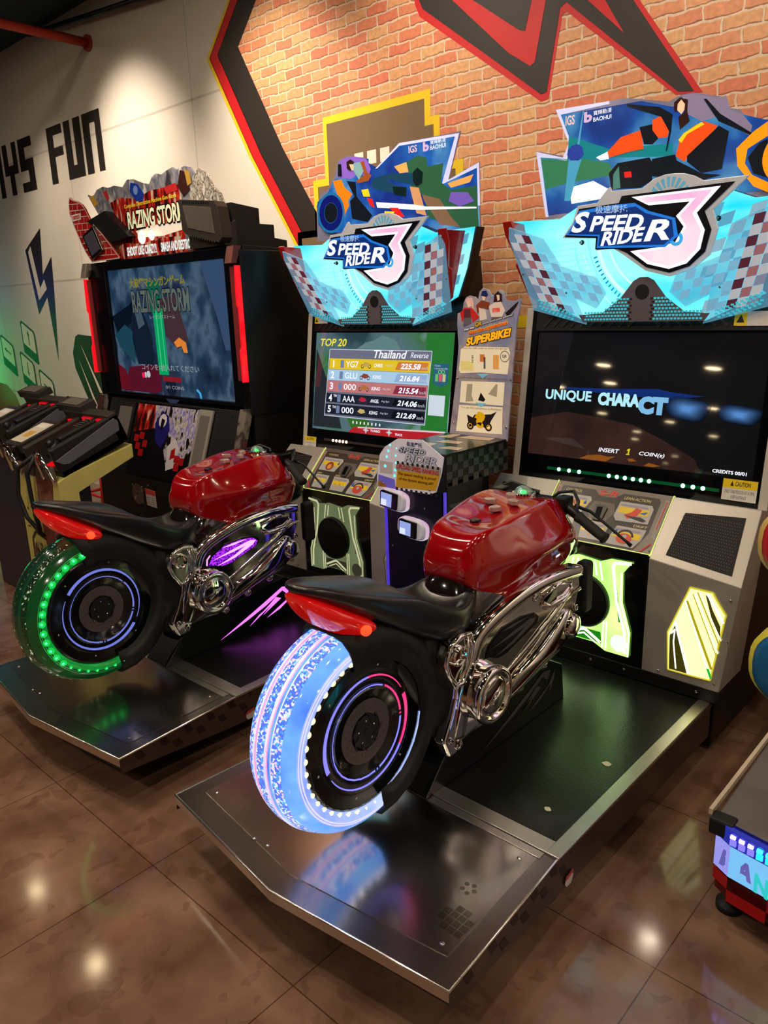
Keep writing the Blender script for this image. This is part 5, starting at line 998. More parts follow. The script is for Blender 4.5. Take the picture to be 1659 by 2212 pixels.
# ---------------------------------------------------------------- ranking kiosk between the two racing machines
def kiosk():
    loc=(-1.965,2.40,0); root=thing('card_payment_kiosk','narrow black kiosk with checkered top and clear speed ranking sign between the two racing machines','kiosk',loc)
    O=loc; db=M('kiosk_dark_blue_black',(13,11,30),rough=.3,noise=.1)
    b=MB(O); b.box((-2.13,2.285,.0),(-1.80,2.515,.92),black); b.box((-2.105,2.515,0),(-1.895,2.70,.92),black); b.box((-2.12,2.28,.90),(-1.80,2.70,1.03),black); b.build('kiosk_body',root,bevel=.003)
    b=MB(O); b.box((-2.115,2.278,.06),(-1.825,2.288,.87),db); dr=b.build('kiosk_door',root,bevel=.002)
    for x0,x1 in ((-2.13,-2.122),(-1.812,-1.804)):
        b=MB(O); b.box((x0,2.274,.05),(x1,2.286,.88),M('kiosk_edge_purple',(90,80,120),rough=.2,metal=.6,em=(84,60,220),es=.7 if x0<-2 else .12)); b.build('kiosk_edge',root)
    F=Frame((0,2.277,0),(1,0,0),(0,0,1),(0,-1,0)); b=MB(O); b.fring(F,-1.905,.615,.010,.017,.001,steel); b.fcirc(F,-1.905,.615,.009,.002,steel); b.ftext(F,'OPEN',(-1.918,.640,-1.892,.648),.001,grey_p); b.build('door_lock',dr,recalc=False)
    for x,z in ((-2.09,.61),(-1.91,.80),(-2.09,.84)):
        b=MB(O); b.dome((x,2.277,z),.004,screw,.003,8,3,(0,-1,0)); b.build('door_screw',dr)
    # checkered top and side film
    T=Frame((-2.12,2.28,1.031),(1,0,0),(0,1,0),(0,0,1)); b=MB(O)
    cp=P('top_cream_print',(206,182,150),.25)
    for u0,v0,u1,v1 in ((.03,.30,.10,.40),(.12,.33,.28,.40),(.10,.20,.22,.26),(.06,.10,.15,.17),(.20,.09,.30,.15)): b.fpoly(T,[(u0,v0),(u1,v0+.01),(u1-.01,v1),(u0+.02,v1)],.0005,cp)
    b.frect(T,0,0,.32,.42,0,P('top_dark_print',(34,30,30),.2))
    S=Frame((-1.799,2.28,.90),(0,1,0),(0,0,1),(1,0,0))
    for i in range(12):
        for j in range(4):
            if (i+j)%2 and i*.035<.40: b.frect(S,i*.035,j*.03,i*.035+.035,j*.03+.03,.0006,P('side_check_grey',(70,66,66),.3))
    b.build('top_film',root,recalc=False)
    # clear sign
    G=Frame((0,2.262,0),(1,0,0),(0,0,1),(0,-1,0))
    ol=[(-2.150,.862),(-2.155,.90),(-2.135,1.0),(-2.105,1.035),(-2.035,1.075),(-1.905,1.082),(-1.80,1.022),(-1.812,.96),(-1.84,.88),(-1.87,.868)]
    b=MB(O); b.fpoly(G,ol,0,M('sign_clear_acrylic',(214,208,214),rough=.08,alpha=.9,em=(200,192,206),es=.2,noise=.05,nscale=6),t=.006); sg=b.build('kiosk_sign',root)
    b=MB(O)
    b.fpoly(G,[(-2.05,.873),(-2.04,.945),(-1.815,.952),(-1.84,.885)],.0006,P('sign_yellow',(214,166,40),.2))
    b.fpoly(G,[(-2.05,.945),(-2.04,.978),(-1.81,.982),(-1.815,.950)],.0008,P('sign_check_light',(170,166,166),.2))
    for i in range(9): 
        b.frect(G,-2.05+i*.026,.862,-2.037+i*.026,.874,.001,P('sign_check_dark',(40,40,48),.2)); b.frect(G,-2.04+i*.026,.972,-2.028+i*.026,.984,.001,P('sign_check_dark',(40,40,48),.2))
    b.ftext(G,'极速摩托',(-1.985,1.050,-1.905,1.069),.0012,P('sign_navy',(24,34,84),.2),bold=.02)
    b.ftext(G,'SPEED',(-2.03,1.020,-1.885,1.046),.0012,P('sign_navy',(24,34,84),.2),shear=.25,bold=.09); b.ftext(G,'SPEED',(-2.03,1.021,-1.887,1.045),.0018,P('sign_pale',(206,214,232),.2),shear=.25,bold=.02)
    b.ftext(G,'RIDER',(-2.0,.985,-1.83,1.018),.0012,P('sign_navy',(24,34,84),.2),shear=.25,bold=.06); b.ftext(G,'RIDER',(-1.998,.986,-1.833,1.017),.0018,P('sign_pale',(206,214,232),.2),shear=.25,bold=.02)
    b.ftext(G,'UPLOAD SPEED RANKING',(-2.04,.953,-1.822,.972),.0014,P('sign_red_text',(196,44,36),.2),shear=.2,bold=.03,slope=-.02)
    b.ftext(G,'The speed ranking is proof',(-2.035,.925,-1.835,.940),.0014,P('sign_brown_text',(90,40,20),.2),shear=.2,bold=.01); b.ftext(G,'of the fastest among all!!',(-2.03,.904,-1.85,.919),.0014,P('sign_brown_text',(90,40,20),.2),shear=.2,bold=.01)
    b.frect(G,-2.135,.925,-2.065,.975,.0008,P('sign_white',(206,200,204),.2)); b.fpoly(G,[(-2.15,.865),(-2.05,.865),(-2.055,.905),(-2.145,.915)],.0006,P('sign_violet',(110,100,190),.2,em=(90,80,200),es=.25)); b.fpoly(G,[(-2.15,.865),(-2.10,.865),(-2.11,.88),(-2.145,.89)],.0009,P('sign_orange',(170,110,50),.2))
    b.build('sign_print',sg,recalc=False)
    gl=E('sign_sparkle_cyan',(60,240,255),3.5); 
    for x,z,r in ((-2.075,1.045,.004),(-2.085,1.02,.005),(-2.095,.995,.005),(-2.105,.955,.006),(-2.04,1.035,.003),(-2.045,1.005,.004),(-2.045,.975,.004),(-2.05,.945,.005),(-2.055,.92,.005)):
        b=MB(O); b.dome(G(x,z,.001),r,gl if x<-2.0 else gl,.002,8,2,(0,-1,0)); b.build('sign_led',sg)
    for x,z in ((-2.12,.88),(-1.87,.885)):
        b=MB(O); b.dome(G(x,z,.001),.005,screw,.003,8,3,(0,-1,0)); b.build('sign_screw',sg)
    return root
kiosk()
def reader(x,z,label,tilt,lit):
    loc=(x,2.272,z); root=thing('card_reader',label,'card reader',loc,0,'card readers on the kiosk door')
    F=Frame(loc,(math.cos(tilt),0,math.sin(tilt)),(-math.sin(tilt),0,math.cos(tilt)),(0,-1,0))
    def sh(a,c,k=5,n=28): return [(a*math.copysign(abs(math.cos(t))**(2/k),math.cos(t)),c*math.copysign(abs(math.sin(t))**(2/k),math.sin(t))) for t in [2*math.pi*i/n for i in range(n)]]
    rim=ramp_mat('reader_rim_rainbow',[(.3,(120,110,240)),(.45,(240,190,220)),(.55,(230,236,240)),(.68,(120,220,200)),(.8,(250,150,120))],6,rough=.15,es=.75)
    b=MB(loc); b.solid([F(u,w_,0) for u,w_ in sh(.080,.045,3.2)],[F(u*.98,w_*.98,.018) for u,w_ in sh(.080,.045,3.2)],rim); b.solid([F(u*.95,w_*.95,.018) for u,w_ in sh(.080,.045,3.2)],[F(u*.8,w_*.85,.026) for u,w_ in sh(.080,.045,3.2)],M('reader_shell_white',(206,202,206),rough=.25,em=(150,150,170),es=.25)); b.build('reader_rim',root,bevel=.003)
    b=MB(loc); b.fpoly(F,[(-.058,-.036),(.030,-.036),(.034,-.03),(.034,.034),(-.052,.036),(-.060,.03)],.034,M('reader_bezel',(28,24,26),rough=.12,metal=.5),t=.012); b.build('reader_bezel',root,bevel=.003)
    b=MB(loc); b.frect(F,-.052,-.028,.008,.028,.0352,E('reader_screen',(150,168,230) if lit else (130,170,215),.95,.05)); b.frect(F,-.05,-.026,-.02,.0,.0356,E('reader_screen_spot',(210,220,250),1.1,.05)); b.build('reader_screen',root,recalc=False)
reader(-2.062,.818,'card reader with a glowing rim at the foot of the clear sign, the upper one',R(-6),True)
reader(-1.962,.712,'card reader with a glowing rim lower on the dark kiosk door',R(-4),False)
# ---------------------------------------------------------------- poster standee on the kiosk
def standee():
    k=2.69/2.8; T=lambda pts:[(x*k,1.6+(z-1.6)*k) for x,z in pts]
    root=thing('poster_standee','tall holographic cut-out poster reading SUPERBIKE standing on the kiosk','poster',(-1.95,2.69,1.031))
    O=(-1.95,2.69,1.031); F=Frame((0,2.69,0),(1,0,0),(0,0,1),(0,-1,0))
    ol=T([(-2.19,.998),(-2.15,1.25),(-2.133,1.406),(-2.14,1.5),(-2.137,1.548),(-2.11,1.556),(-2.104,1.59),(-2.09,1.615),(-2.07,1.622),(-2.043,1.616),(-2.026,1.602),(-2.018,1.636),(-2.0,1.652),(-1.971,1.642),(-1.951,1.612),(-1.938,1.63),(-1.913,1.642),(-1.892,1.63),(-1.886,1.6),(-1.848,1.592),(-1.807,1.602),(-1.813,1.58),(-1.828,1.5),(-1.85,1.25),(-1.87,.998)])
    b=MB(O); b.fpoly(F,ol,0,ramp_mat('holographic_foil',[(.3,(150,140,180)),(.45,(206,196,206)),(.58,(160,170,214)),(.75,(214,190,220))],5,rough=.16,metal=.15),t=.008); bd=b.build('poster_board',root)
    b=MB(O); pp=lambda n,c,e=.3: P('poster_'+n,c,.25,em=c,es=e)  # poster inks glow faintly in place of light falling on them
    h=.001
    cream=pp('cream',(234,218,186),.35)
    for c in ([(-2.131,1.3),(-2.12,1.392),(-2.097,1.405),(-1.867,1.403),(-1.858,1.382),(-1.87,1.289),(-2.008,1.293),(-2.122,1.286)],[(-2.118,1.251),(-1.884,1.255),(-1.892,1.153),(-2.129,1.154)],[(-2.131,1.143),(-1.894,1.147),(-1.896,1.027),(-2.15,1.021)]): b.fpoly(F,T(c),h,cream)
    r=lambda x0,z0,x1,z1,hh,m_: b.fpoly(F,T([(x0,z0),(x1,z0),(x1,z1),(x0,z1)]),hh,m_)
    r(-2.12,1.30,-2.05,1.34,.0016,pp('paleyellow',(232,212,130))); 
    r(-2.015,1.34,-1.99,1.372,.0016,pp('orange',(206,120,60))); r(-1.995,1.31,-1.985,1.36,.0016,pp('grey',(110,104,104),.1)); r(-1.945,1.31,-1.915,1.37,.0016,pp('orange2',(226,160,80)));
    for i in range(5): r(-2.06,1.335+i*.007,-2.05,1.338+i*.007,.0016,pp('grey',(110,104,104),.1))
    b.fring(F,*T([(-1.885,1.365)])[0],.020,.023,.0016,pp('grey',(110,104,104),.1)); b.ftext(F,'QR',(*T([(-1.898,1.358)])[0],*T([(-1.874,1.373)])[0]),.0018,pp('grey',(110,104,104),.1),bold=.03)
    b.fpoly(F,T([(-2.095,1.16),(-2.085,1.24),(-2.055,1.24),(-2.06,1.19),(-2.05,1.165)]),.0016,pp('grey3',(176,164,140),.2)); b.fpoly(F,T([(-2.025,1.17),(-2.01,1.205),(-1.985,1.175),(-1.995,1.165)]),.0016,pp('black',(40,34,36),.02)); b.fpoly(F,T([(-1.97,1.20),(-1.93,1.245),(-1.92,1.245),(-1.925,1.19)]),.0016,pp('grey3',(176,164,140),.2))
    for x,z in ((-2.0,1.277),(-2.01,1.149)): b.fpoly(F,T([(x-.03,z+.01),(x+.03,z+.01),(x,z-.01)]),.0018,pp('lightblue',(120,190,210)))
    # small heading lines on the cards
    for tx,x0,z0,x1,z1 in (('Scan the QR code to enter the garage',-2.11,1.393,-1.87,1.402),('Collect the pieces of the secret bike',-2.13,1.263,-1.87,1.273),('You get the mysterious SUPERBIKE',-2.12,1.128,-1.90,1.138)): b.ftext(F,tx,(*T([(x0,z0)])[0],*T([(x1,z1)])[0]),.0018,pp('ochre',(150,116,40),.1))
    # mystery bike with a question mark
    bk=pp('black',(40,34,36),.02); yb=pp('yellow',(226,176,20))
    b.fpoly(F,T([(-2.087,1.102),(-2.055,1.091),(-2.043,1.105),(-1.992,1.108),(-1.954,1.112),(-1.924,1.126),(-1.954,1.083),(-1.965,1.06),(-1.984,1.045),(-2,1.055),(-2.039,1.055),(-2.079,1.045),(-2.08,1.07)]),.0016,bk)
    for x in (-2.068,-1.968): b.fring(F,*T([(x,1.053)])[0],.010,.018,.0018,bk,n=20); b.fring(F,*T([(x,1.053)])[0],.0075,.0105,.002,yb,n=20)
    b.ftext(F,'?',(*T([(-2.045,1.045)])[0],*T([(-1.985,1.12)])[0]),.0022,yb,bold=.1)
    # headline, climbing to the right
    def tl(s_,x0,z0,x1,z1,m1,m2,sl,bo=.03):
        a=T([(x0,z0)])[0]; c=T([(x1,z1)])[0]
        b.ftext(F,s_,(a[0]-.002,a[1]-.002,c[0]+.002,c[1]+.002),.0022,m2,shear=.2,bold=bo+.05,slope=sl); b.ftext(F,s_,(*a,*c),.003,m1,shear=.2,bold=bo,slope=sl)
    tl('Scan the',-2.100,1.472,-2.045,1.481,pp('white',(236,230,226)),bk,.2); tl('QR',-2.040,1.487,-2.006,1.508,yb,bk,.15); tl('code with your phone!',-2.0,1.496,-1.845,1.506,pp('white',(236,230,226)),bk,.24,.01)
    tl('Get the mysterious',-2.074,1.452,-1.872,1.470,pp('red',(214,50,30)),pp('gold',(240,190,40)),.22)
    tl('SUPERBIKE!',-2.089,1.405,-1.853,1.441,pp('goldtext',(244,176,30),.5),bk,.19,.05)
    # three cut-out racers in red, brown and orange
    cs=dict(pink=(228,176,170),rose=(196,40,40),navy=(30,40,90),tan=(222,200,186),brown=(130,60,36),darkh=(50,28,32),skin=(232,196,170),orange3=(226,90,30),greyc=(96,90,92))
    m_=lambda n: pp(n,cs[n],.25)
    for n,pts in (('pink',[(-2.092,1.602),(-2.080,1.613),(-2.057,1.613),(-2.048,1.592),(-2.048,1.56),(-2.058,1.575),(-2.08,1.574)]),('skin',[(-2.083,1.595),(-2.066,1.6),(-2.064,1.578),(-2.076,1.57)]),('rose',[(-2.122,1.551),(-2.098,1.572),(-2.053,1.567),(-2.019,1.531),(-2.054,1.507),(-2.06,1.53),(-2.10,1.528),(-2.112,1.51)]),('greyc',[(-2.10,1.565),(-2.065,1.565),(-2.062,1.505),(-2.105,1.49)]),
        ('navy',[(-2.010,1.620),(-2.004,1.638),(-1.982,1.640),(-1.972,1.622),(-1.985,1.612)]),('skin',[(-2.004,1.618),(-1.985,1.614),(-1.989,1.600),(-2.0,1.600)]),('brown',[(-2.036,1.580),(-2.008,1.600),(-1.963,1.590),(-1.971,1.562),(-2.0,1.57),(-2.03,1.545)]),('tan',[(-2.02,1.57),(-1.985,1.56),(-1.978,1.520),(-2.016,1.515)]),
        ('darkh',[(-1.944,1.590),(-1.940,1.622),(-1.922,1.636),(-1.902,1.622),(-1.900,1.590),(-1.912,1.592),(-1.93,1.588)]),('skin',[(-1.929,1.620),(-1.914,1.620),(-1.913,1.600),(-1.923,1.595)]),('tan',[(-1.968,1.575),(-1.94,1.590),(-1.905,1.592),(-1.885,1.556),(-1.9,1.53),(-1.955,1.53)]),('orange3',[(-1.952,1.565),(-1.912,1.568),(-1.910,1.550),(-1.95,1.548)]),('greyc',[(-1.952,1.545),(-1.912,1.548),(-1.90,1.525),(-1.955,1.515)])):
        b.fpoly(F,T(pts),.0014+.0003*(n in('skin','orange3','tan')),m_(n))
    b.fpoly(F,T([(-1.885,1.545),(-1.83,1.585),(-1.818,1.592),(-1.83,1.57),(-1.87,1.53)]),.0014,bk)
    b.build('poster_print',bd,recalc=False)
    for x,z in ((-2.14,1.263),(-1.856,1.268),(-2.165,1.06),(-1.875,1.06)):
        b=MB(O); b.dome(F(*T([(x,z)])[0],0),.006,screw,.005,10,3,(0,-1,0)); b.build('poster_bolt',root)
standee()
# ---------------------------------------------------------------- shooting cabinet at the left
def shooting_cabinet():
    loc=(-4.25,2.95,0); O=loc
    root=thing('shooting_arcade_cabinet','tall black shooting cabinet with brick-print marquee, blue screen and glowing red side bars','arcade machine',loc)
    b=MB(O); b.prism([(2.46,.0),(2.46,.60),(2.62,1.04),(2.67,1.06),(2.67,1.93),(3.32,1.90),(3.32,0)],'x',-5.0,-3.47,black); b.build('cabinet_body',root,bevel=.004)
    for s in (-1,1):
        cx=-4.25+s*.80
        b=MB(O); b.box((cx-.035,2.60,1.02),(cx+.035,3.3,1.90),M('cabinet_flank',(12,13,16),rough=.35)); b.box((cx-.03,2.62,.0),(cx+.03,3.3,1.02),black); b.build('side_flank',root,bevel=.004)
        b=MB(O); b.prism([(2.56,1.21),(2.60,1.21),(2.60,1.82),(2.565,1.82),(2.56,1.62),(2.57,1.60),(2.57,1.40),(2.56,1.38)],'x',min(cx+s*.024,cx+s*.034),max(cx+s*.024,cx+s*.034),E('red_glow_bar',(236,14,26),1.5)); b.box((cx-.034 if s>0 else cx-.02,2.578,1.215),(cx+.02 if s>0 else cx+.0,2.60,1.815),M('red_bar_frost',(96,40,38),rough=.5,em=(130,20,26),es=.3,bump=.5)); b.build('light_bar',root,bevel=.002)
        camo=ramp_mat('silver_camo',[(.42,(150,140,128)),(.5,(66,60,56)),(.62,(120,60,50))],9,rough=.35,metal=.4)
        for z0,z1 in ((1.83,1.92),(.62,1.06)):
            b=MB(O); b.prism([(2.545-(1.06-z0)*.25*(z0<1),z0),(2.58-(1.06-z0)*.25*(z0<1),z0),(2.62,z1),(2.57,z1)],'x',cx-.03,cx+.03,camo)
            for q in range(3): b.dome((cx,2.548+.02*(z0>1)-(.05 if z0<1 else 0)+q*.0,z0+.03+q*(z1-z0-.06)/2),.006,blackg,.004,8,3,(0,-1,0))
            b.build('corner_guard',root,bevel=.002)
    # bezel and screen
    F=Frame((-4.25,2.60,1.495),(1,0,0),(0,0,1),(0,-1,0))
    b=MB(O); bz=M('bezel_blue_black',(12,12,18),rough=.22)
    for r_ in ((-.775,-.425,-.61,.425),(.69,-.425,.775,.425),(-.61,-.425,.69,-.405),(-.61,.368,.69,.425)): b.frect(F,*r_,0,bz,t=.05)
    for r_ in ((-.66,-.41,-.61,.37),(.66,-.41,.70,.37)): b.frect(F,*r_,-.02,black,t=.02)
    b.build('monitor_bezel',root,bevel=.004)
    S=Frame((-4.22,2.625,1.475),(1,0,0),(0,0,1),(0,-1,0)); e=.0008
    pic=ramp_mat('screen_battle_picture',[(.32,(10,26,54)),(.46,(34,66,96)),(.56,(84,112,136)),(.66,(24,44,78))],4.5,detail=8,rough=.06,es=.62,stretch=(1,1,.7))
    b=MB(O); b.frect(S,-.65,-.40,.67,.39,0,pic)
    L=lambda n,c,s=.6: E('scr_b_'+n,c,s,.06)
    b.fpoly(S,[(.40,.39),(.67,.39),(.67,-.1),(.58,-.1),(.52,.1)],e,L('slate',(66,92,130))); b.fpoly(S,[(-.65,.1),(-.42,.17),(-.36,.2),(-.3,.1),(-.6,-.0)],e,L('deep',(12,24,40))); b.fpoly(S,[(-.64,-.02),(-.5,.05),(-.4,.0),(-.42,-.2),(-.55,-.12)],e*1.1,L('teal',(34,80,100)))
    b.fpoly(S,[(-.40,.10),(-.36,.17),(-.29,.18),(-.22,.06),(-.18,-.05),(-.2,-.2),(-.38,-.2),(-.42,-.05)],e*1.5,L('figure',(22,36,56))); b.fpoly(S,[(-.36,.15),(-.29,.16),(-.25,.05),(-.33,.02)],e*2,L('figure_light',(80,100,116)))
    b.fpoly(S,[(-.05,.2),(.12,.22),(.22,-.05),(.1,-.1),(-.02,-.02)],e*1.2,L('brown',(76,52,60),.7)); b.fpoly(S,[(.06,-.06),(.12,-.03),(.19,-.06),(.2,-.12),(.16,-.12),(.14,-.08),(.09,-.09)],e*2,L('fire',(226,130,50),.9))
    b.fpoly(S,[(-.60,-.38),(-.50,-.22),(-.2,-.2),(0,-.22),(.05,-.32),(-.2,-.38)],e,L('red',(96,22,44),.7)); b.fpoly(S,[(-.65,-.2),(-.55,-.24),(-.5,-.36),(-.65,-.38)],e*1.5,L('red2',(110,20,34),.7))
    b.fcirc(S,-.02,-.33,.11,e*1.3,L('wheel',(50,60,84)),n=20); b.fcirc(S,-.02,-.33,.06,e*1.6,L('wheel2',(26,34,54)),n=16)
    b.frect(S,-.18,.12,-.04,.30,e*1.1,L('green_reflection_glow',(16,110,84),.65)); b.frect(S,-.14,-.26,-.03,.14,e*2.2,L('green',(10,170,100),.8)); b.frect(S,-.11,-.24,-.10,.13,e*2.4,L('green_reflection_line',(80,210,150),.8)); b.frect(S,-.06,-.24,-.052,.13,e*2.4,L('green_reflection_line',(80,210,150),.8))  # green bars: reflection of a green light painted into the screen picture
    b.ftext(S,'大破壊マシンガンゲーム',(-.38,.27,.24,.33),e*3,L('yellow',(150,140,44),.7),bold=.03)
    b.ftext(S,'RAZING STORM',(-.375,.115,.275,.262),e*3,L('dark',(24,24,30)),bold=.06); b.ftext(S,'RAZING STORM',(-.37,.12,.27,.255),e*4,L('beige',(112,126,118),.6),bold=.02)
    b.ftext(S,'レイジングストーム',(-.18,.08,.10,.105),e*3,L('white',(170,180,190),.7)); b.ftext(S,'コインを1枚入れてください',(-.34,-.235,.30,-.195),e*3,L('white',(170,180,190),.7)); b.ftext(S,'0/1 COINS',(-.08,-.345,.12,-.325),e*3,L('white',(170,180,190),.7))
    b.frect(S,-.1,-.30,.1,-.27,e*2.6,L('red3',(150,30,40),.7)); b.fpoly(S,[(.25,-.34),(.28,-.36),(.29,-.40),(.305,-.40),(.30,-.355),(.265,-.33)],e*3,L('sky',(70,170,230),.9)); b.fcirc(S,-.335,-.27,.018,e*3,L('pinkred',(236,40,80),.9),n=14); b.fcirc(S,-.27,-.262,.022,e*3,L('pale',(196,200,206),.9),n=14); b.frect(S,-.315,-.285,-.295,-.25,e*3,L('pale',(196,200,206),.9))
    b.build('screen',root,recalc=False)
    # lower art panel leaning towards the player, speakers either side
    p0=Vector((0,2.615,1.04)); p1=Vector((0,2.455,.60)); ey=(p0-p1).normalized(); A=Frame((-4.25,p1.y-.004,p1.z),(1,0,0),tuple(ey),None); A.n=Vector((0,-ey.z,ey.y)); Lh=(p0-p1).length
    g=ramp_mat('graffiti_white_black',[(.40,(24,20,26)),(.45,(206,196,196)),(.53,(120,110,190)),(.57,(214,206,200)),(.66,(30,26,30))],11,rough=.18,spec=.6,stretch=(1.6,1,.8),detail=6)
    rd=ramp_mat('graffiti_red_brick',[(.40,(50,18,16)),(.48,(170,26,28)),(.56,(196,60,40)),(.62,(206,190,170))],14,rough=.18,stretch=(2,1,.5),detail=6)
    b=MB(O); b.frect(A,-.36,.0,.33,Lh-.01,.004,P('art_panel_dark',(20,18,22),.15),t=.006)
    ap=b.build('art_panel',root)
    b=MB(O); b.fpoly(A,[(-.36,.26),(-.36,Lh-.02),(-.15,Lh-.02),(-.12,.30),(-.24,.28)],.0045,rd); b.fpoly(A,[(-.12,.30),(-.15,Lh-.02),(.33,Lh-.02),(.33,.2),(.22,.10),(.14,.14),(.10,.06),(.04,.16),(-.02,.30)],.0047,g)
    for k,(u,v_) in enumerate(((-.33,.2),(-.27,.22),(-.30,.15),(-.22,.17),(-.25,.11),(.18,.06),(.22,.10),(.17,.11))): b.frect(A,u,v_,u+.055,v_+.045,.006+.0002*k,P('brick_red_print',(166,24,26),.2))
    b.fpoly(A,[(-.06,Lh-.05),(-.12,.33),(-.08,.22),(.0,.18),(.06,.3),(.02,Lh-.08)],.0052,P('figure_blue_print',(34,30,110),.2)); b.fcirc(A,-.035,.355,.045,.006,P('figure_face_print',(214,208,210),.2),n=10); b.fpoly(A,[(-.05,.30),(-.02,.30),(-.01,.36),(-.05,.37)],.0065,P('figure_mouth_print',(22,16,26),.2)); b.fpoly(A,[(.10,.05),(.07,.2),(.14,.26),(.2,.2),(.19,.08)],.0055,P('figure_arm_print',(206,200,206),.2)); b.fpoly(A,[(.12,.12),(.12,.18),(.16,.2),(.17,.14)],.006,P('brick_red_print',(166,24,26),.2))
    b.build('art_print',ap,recalc=False)
    for u0,u1 in ((.335,.475),(-.60,-.40)):
        b=MB(O); b.frect(A,u0,-.02 if u0>0 else .1,u1,Lh-.015,.008,silver if u0>0 else M('speaker_box_black',(34,32,32),rough=.35),t=.012); b.frect(A,u0+.022,.0 if u0>0 else .13,u1-.022,Lh-.05,.0095,M('speaker_cloth_grey',(104,98,94) if u0>0 else (60,58,60),rough=.6,bump=.5,nscale=20),t=.002); b.build('panel_speaker',root,bevel=.006)
    # base front with fan and tag
    B=Frame((0,2.455,0),(1,0,0),(0,0,1),(0,-1,0))
    b=MB(O); b.frect(B,-4.92,.02,-3.52,.575,.008,black,t=.01); b.build('base_panel',root,bevel=.002)
    b=MB(O); b.fcirc(B,-4.475,.46,.068,.010,blackg,t=.002)
    for k in range(7): b.fring(B,-4.475,.46,.012+k*.009,.0145+k*.009,.014,screw,n=28,t=.002)
    for k in range(4): a=R(45+90*k); b.fline(B,[(-4.475+.012*math.cos(a),.46+.012*math.sin(a)),(-4.475+.085*math.cos(a),.46+.085*math.sin(a))],.003,.0145,screw,t=.002)
    b.build('fan_guard',root)
    b=MB(O); b.dome((-4.345,2.445,.53),.012,steel,.008,14,4,(0,-1,0)); b.build('key_lock',root)
    b=MB(O); b.fpoly(B,[(-4.38,.40),(-4.265,.395),(-4.27,.505),(-4.385,.51)],.010,P('tag_white',(206,190,180)),t=.001); b.fpoly(B,[(-4.384,.475),(-4.268,.472),(-4.27,.505),(-4.385,.51)],.0105,P('tag_red',(200,60,50))); 
    for k in range(4): b.frect(B,-4.37,.41+k*.014,-4.285,.414+k*.014,.0107,P('tag_line',(150,140,134)))
    b.build('warning_tag',root,recalc=False)
    # ---- marquee
    Mq=Frame((0,2.652,0),(1,0,0),(0,0,1),(0,-1,0))
    b=MB(O); b.prism([(2.672,1.92),(2.672,2.15),(2.86,2.13),(2.86,2.05),(2.96,2.05),(2.96,1.98),(3.05,1.97),(3.05,1.90)],'x',-4.95,-3.55,M('marquee_box_black',(22,25,27),rough=.5)); b.build('marquee_box',root,bevel=.003)
    ol=[(-5.05,2.35),(-4.98,2.33),(-4.92,2.365),(-4.84,2.375),(-4.78,2.36),(-4.70,2.365),(-4.6,2.345),(-4.54,2.38),(-4.47,2.375),(-4.40,2.35),(-4.30,2.325),(-4.26,2.36),(-4.21,2.375),(-4.16,2.36),(-4.1,2.375),(-4.04,2.385),(-4.0,2.365),(-3.92,2.375),(-3.86,2.36),(-3.82,2.30),(-3.88,2.1),(-3.90,1.96),(-4.84,1.96),(-4.80,2.05),(-4.92,2.2)]
    rock=ramp_mat('rubble_print',[(.36,(52,50,56)),(.46,(150,150,158)),(.56,(96,100,116)),(.66,(206,204,204))],6,rough=.3,stretch=(1.5,1,1),detail=7)
    b=MB(O); b.fpoly(Mq,ol,0,rock,t=.012); mb=b.build('marquee_board',root)
    b=MB(O)
    b.fpoly(Mq,[(-4.78,2.27),(-4.65,2.29),(-4.45,2.26),(-4.3,2.29),(-4.0,2.29),(-3.93,2.1),(-3.95,1.97),(-4.80,1.97),(-4.62,2.06)],.001,rd)
    b.fpoly(Mq,[(-4.5,2.36),(-4.42,2.34),(-4.36,2.28),(-4.38,2.24),(-4.46,2.25),(-4.52,2.31)],.002,P('marquee_blue',(30,60,160),.2)); b.fcirc(Mq,-4.45,2.31,.026,.003,P('marquee_pale_blue',(120,150,214),.2),n=14); b.fpoly(Mq,[(-4.84,2.34),(-4.80,2.35),(-4.77,2.30),(-4.80,2.285)],.002,red_p); b.fpoly(Mq,[(-5.02,2.33),(-4.97,2.34),(-4.92,2.28),(-4.97,2.27)],.002,P('marquee_ochre',(190,150,60),.3)); b.fpoly(Mq,[(-4.14,2.29),(-4.02,2.30),(-4.0,2.26),(-4.12,2.25)],.003,red_p)
    b.fpoly(Mq,[(-3.96,2.36),(-3.90,2.34),(-3.88,2.25),(-3.95,2.22),(-4.0,2.28)],.003,P('marquee_dark_plum',(60,24,24),.3)); b.fpoly(Mq,[(-3.92,2.36),(-3.87,2.34),(-3.86,2.28),(-3.9,2.27)],.004,P('marquee_ochre',(190,150,60),.3))
    b.fpoly(Mq,[(-4.9,2.20),(-4.80,2.18),(-4.66,2.04),(-4.55,1.99),(-4.6,1.965),(-4.82,1.98),(-4.83,2.05)],.002,P('marquee_tan',(170,120,70),.3)); b.fpoly(Mq,[(-4.86,2.24),(-4.78,2.21),(-4.70,2.12),(-4.66,2.07),(-4.72,2.06),(-4.78,2.15)],.0028,P('marquee_cream',(216,190,150),.3)); b.fpoly(Mq,[(-4.50,2.08),(-4.30,2.10),(-4.1,2.09),(-3.95,2.12),(-3.96,2.05),(-4.2,2.03),(-4.45,2.04)],.0022,P('marquee_white_glow',(232,222,206),.2,em=(232,222,206),es=.35))
    b.ftext(Mq,'Complete Destruction Machine Gun Game',(-4.60,2.212,-4.02,2.242),.004,P('marquee_yellow_text',(206,180,40),.2,em=(206,180,40),es=.35),bold=.02,slope=.01)
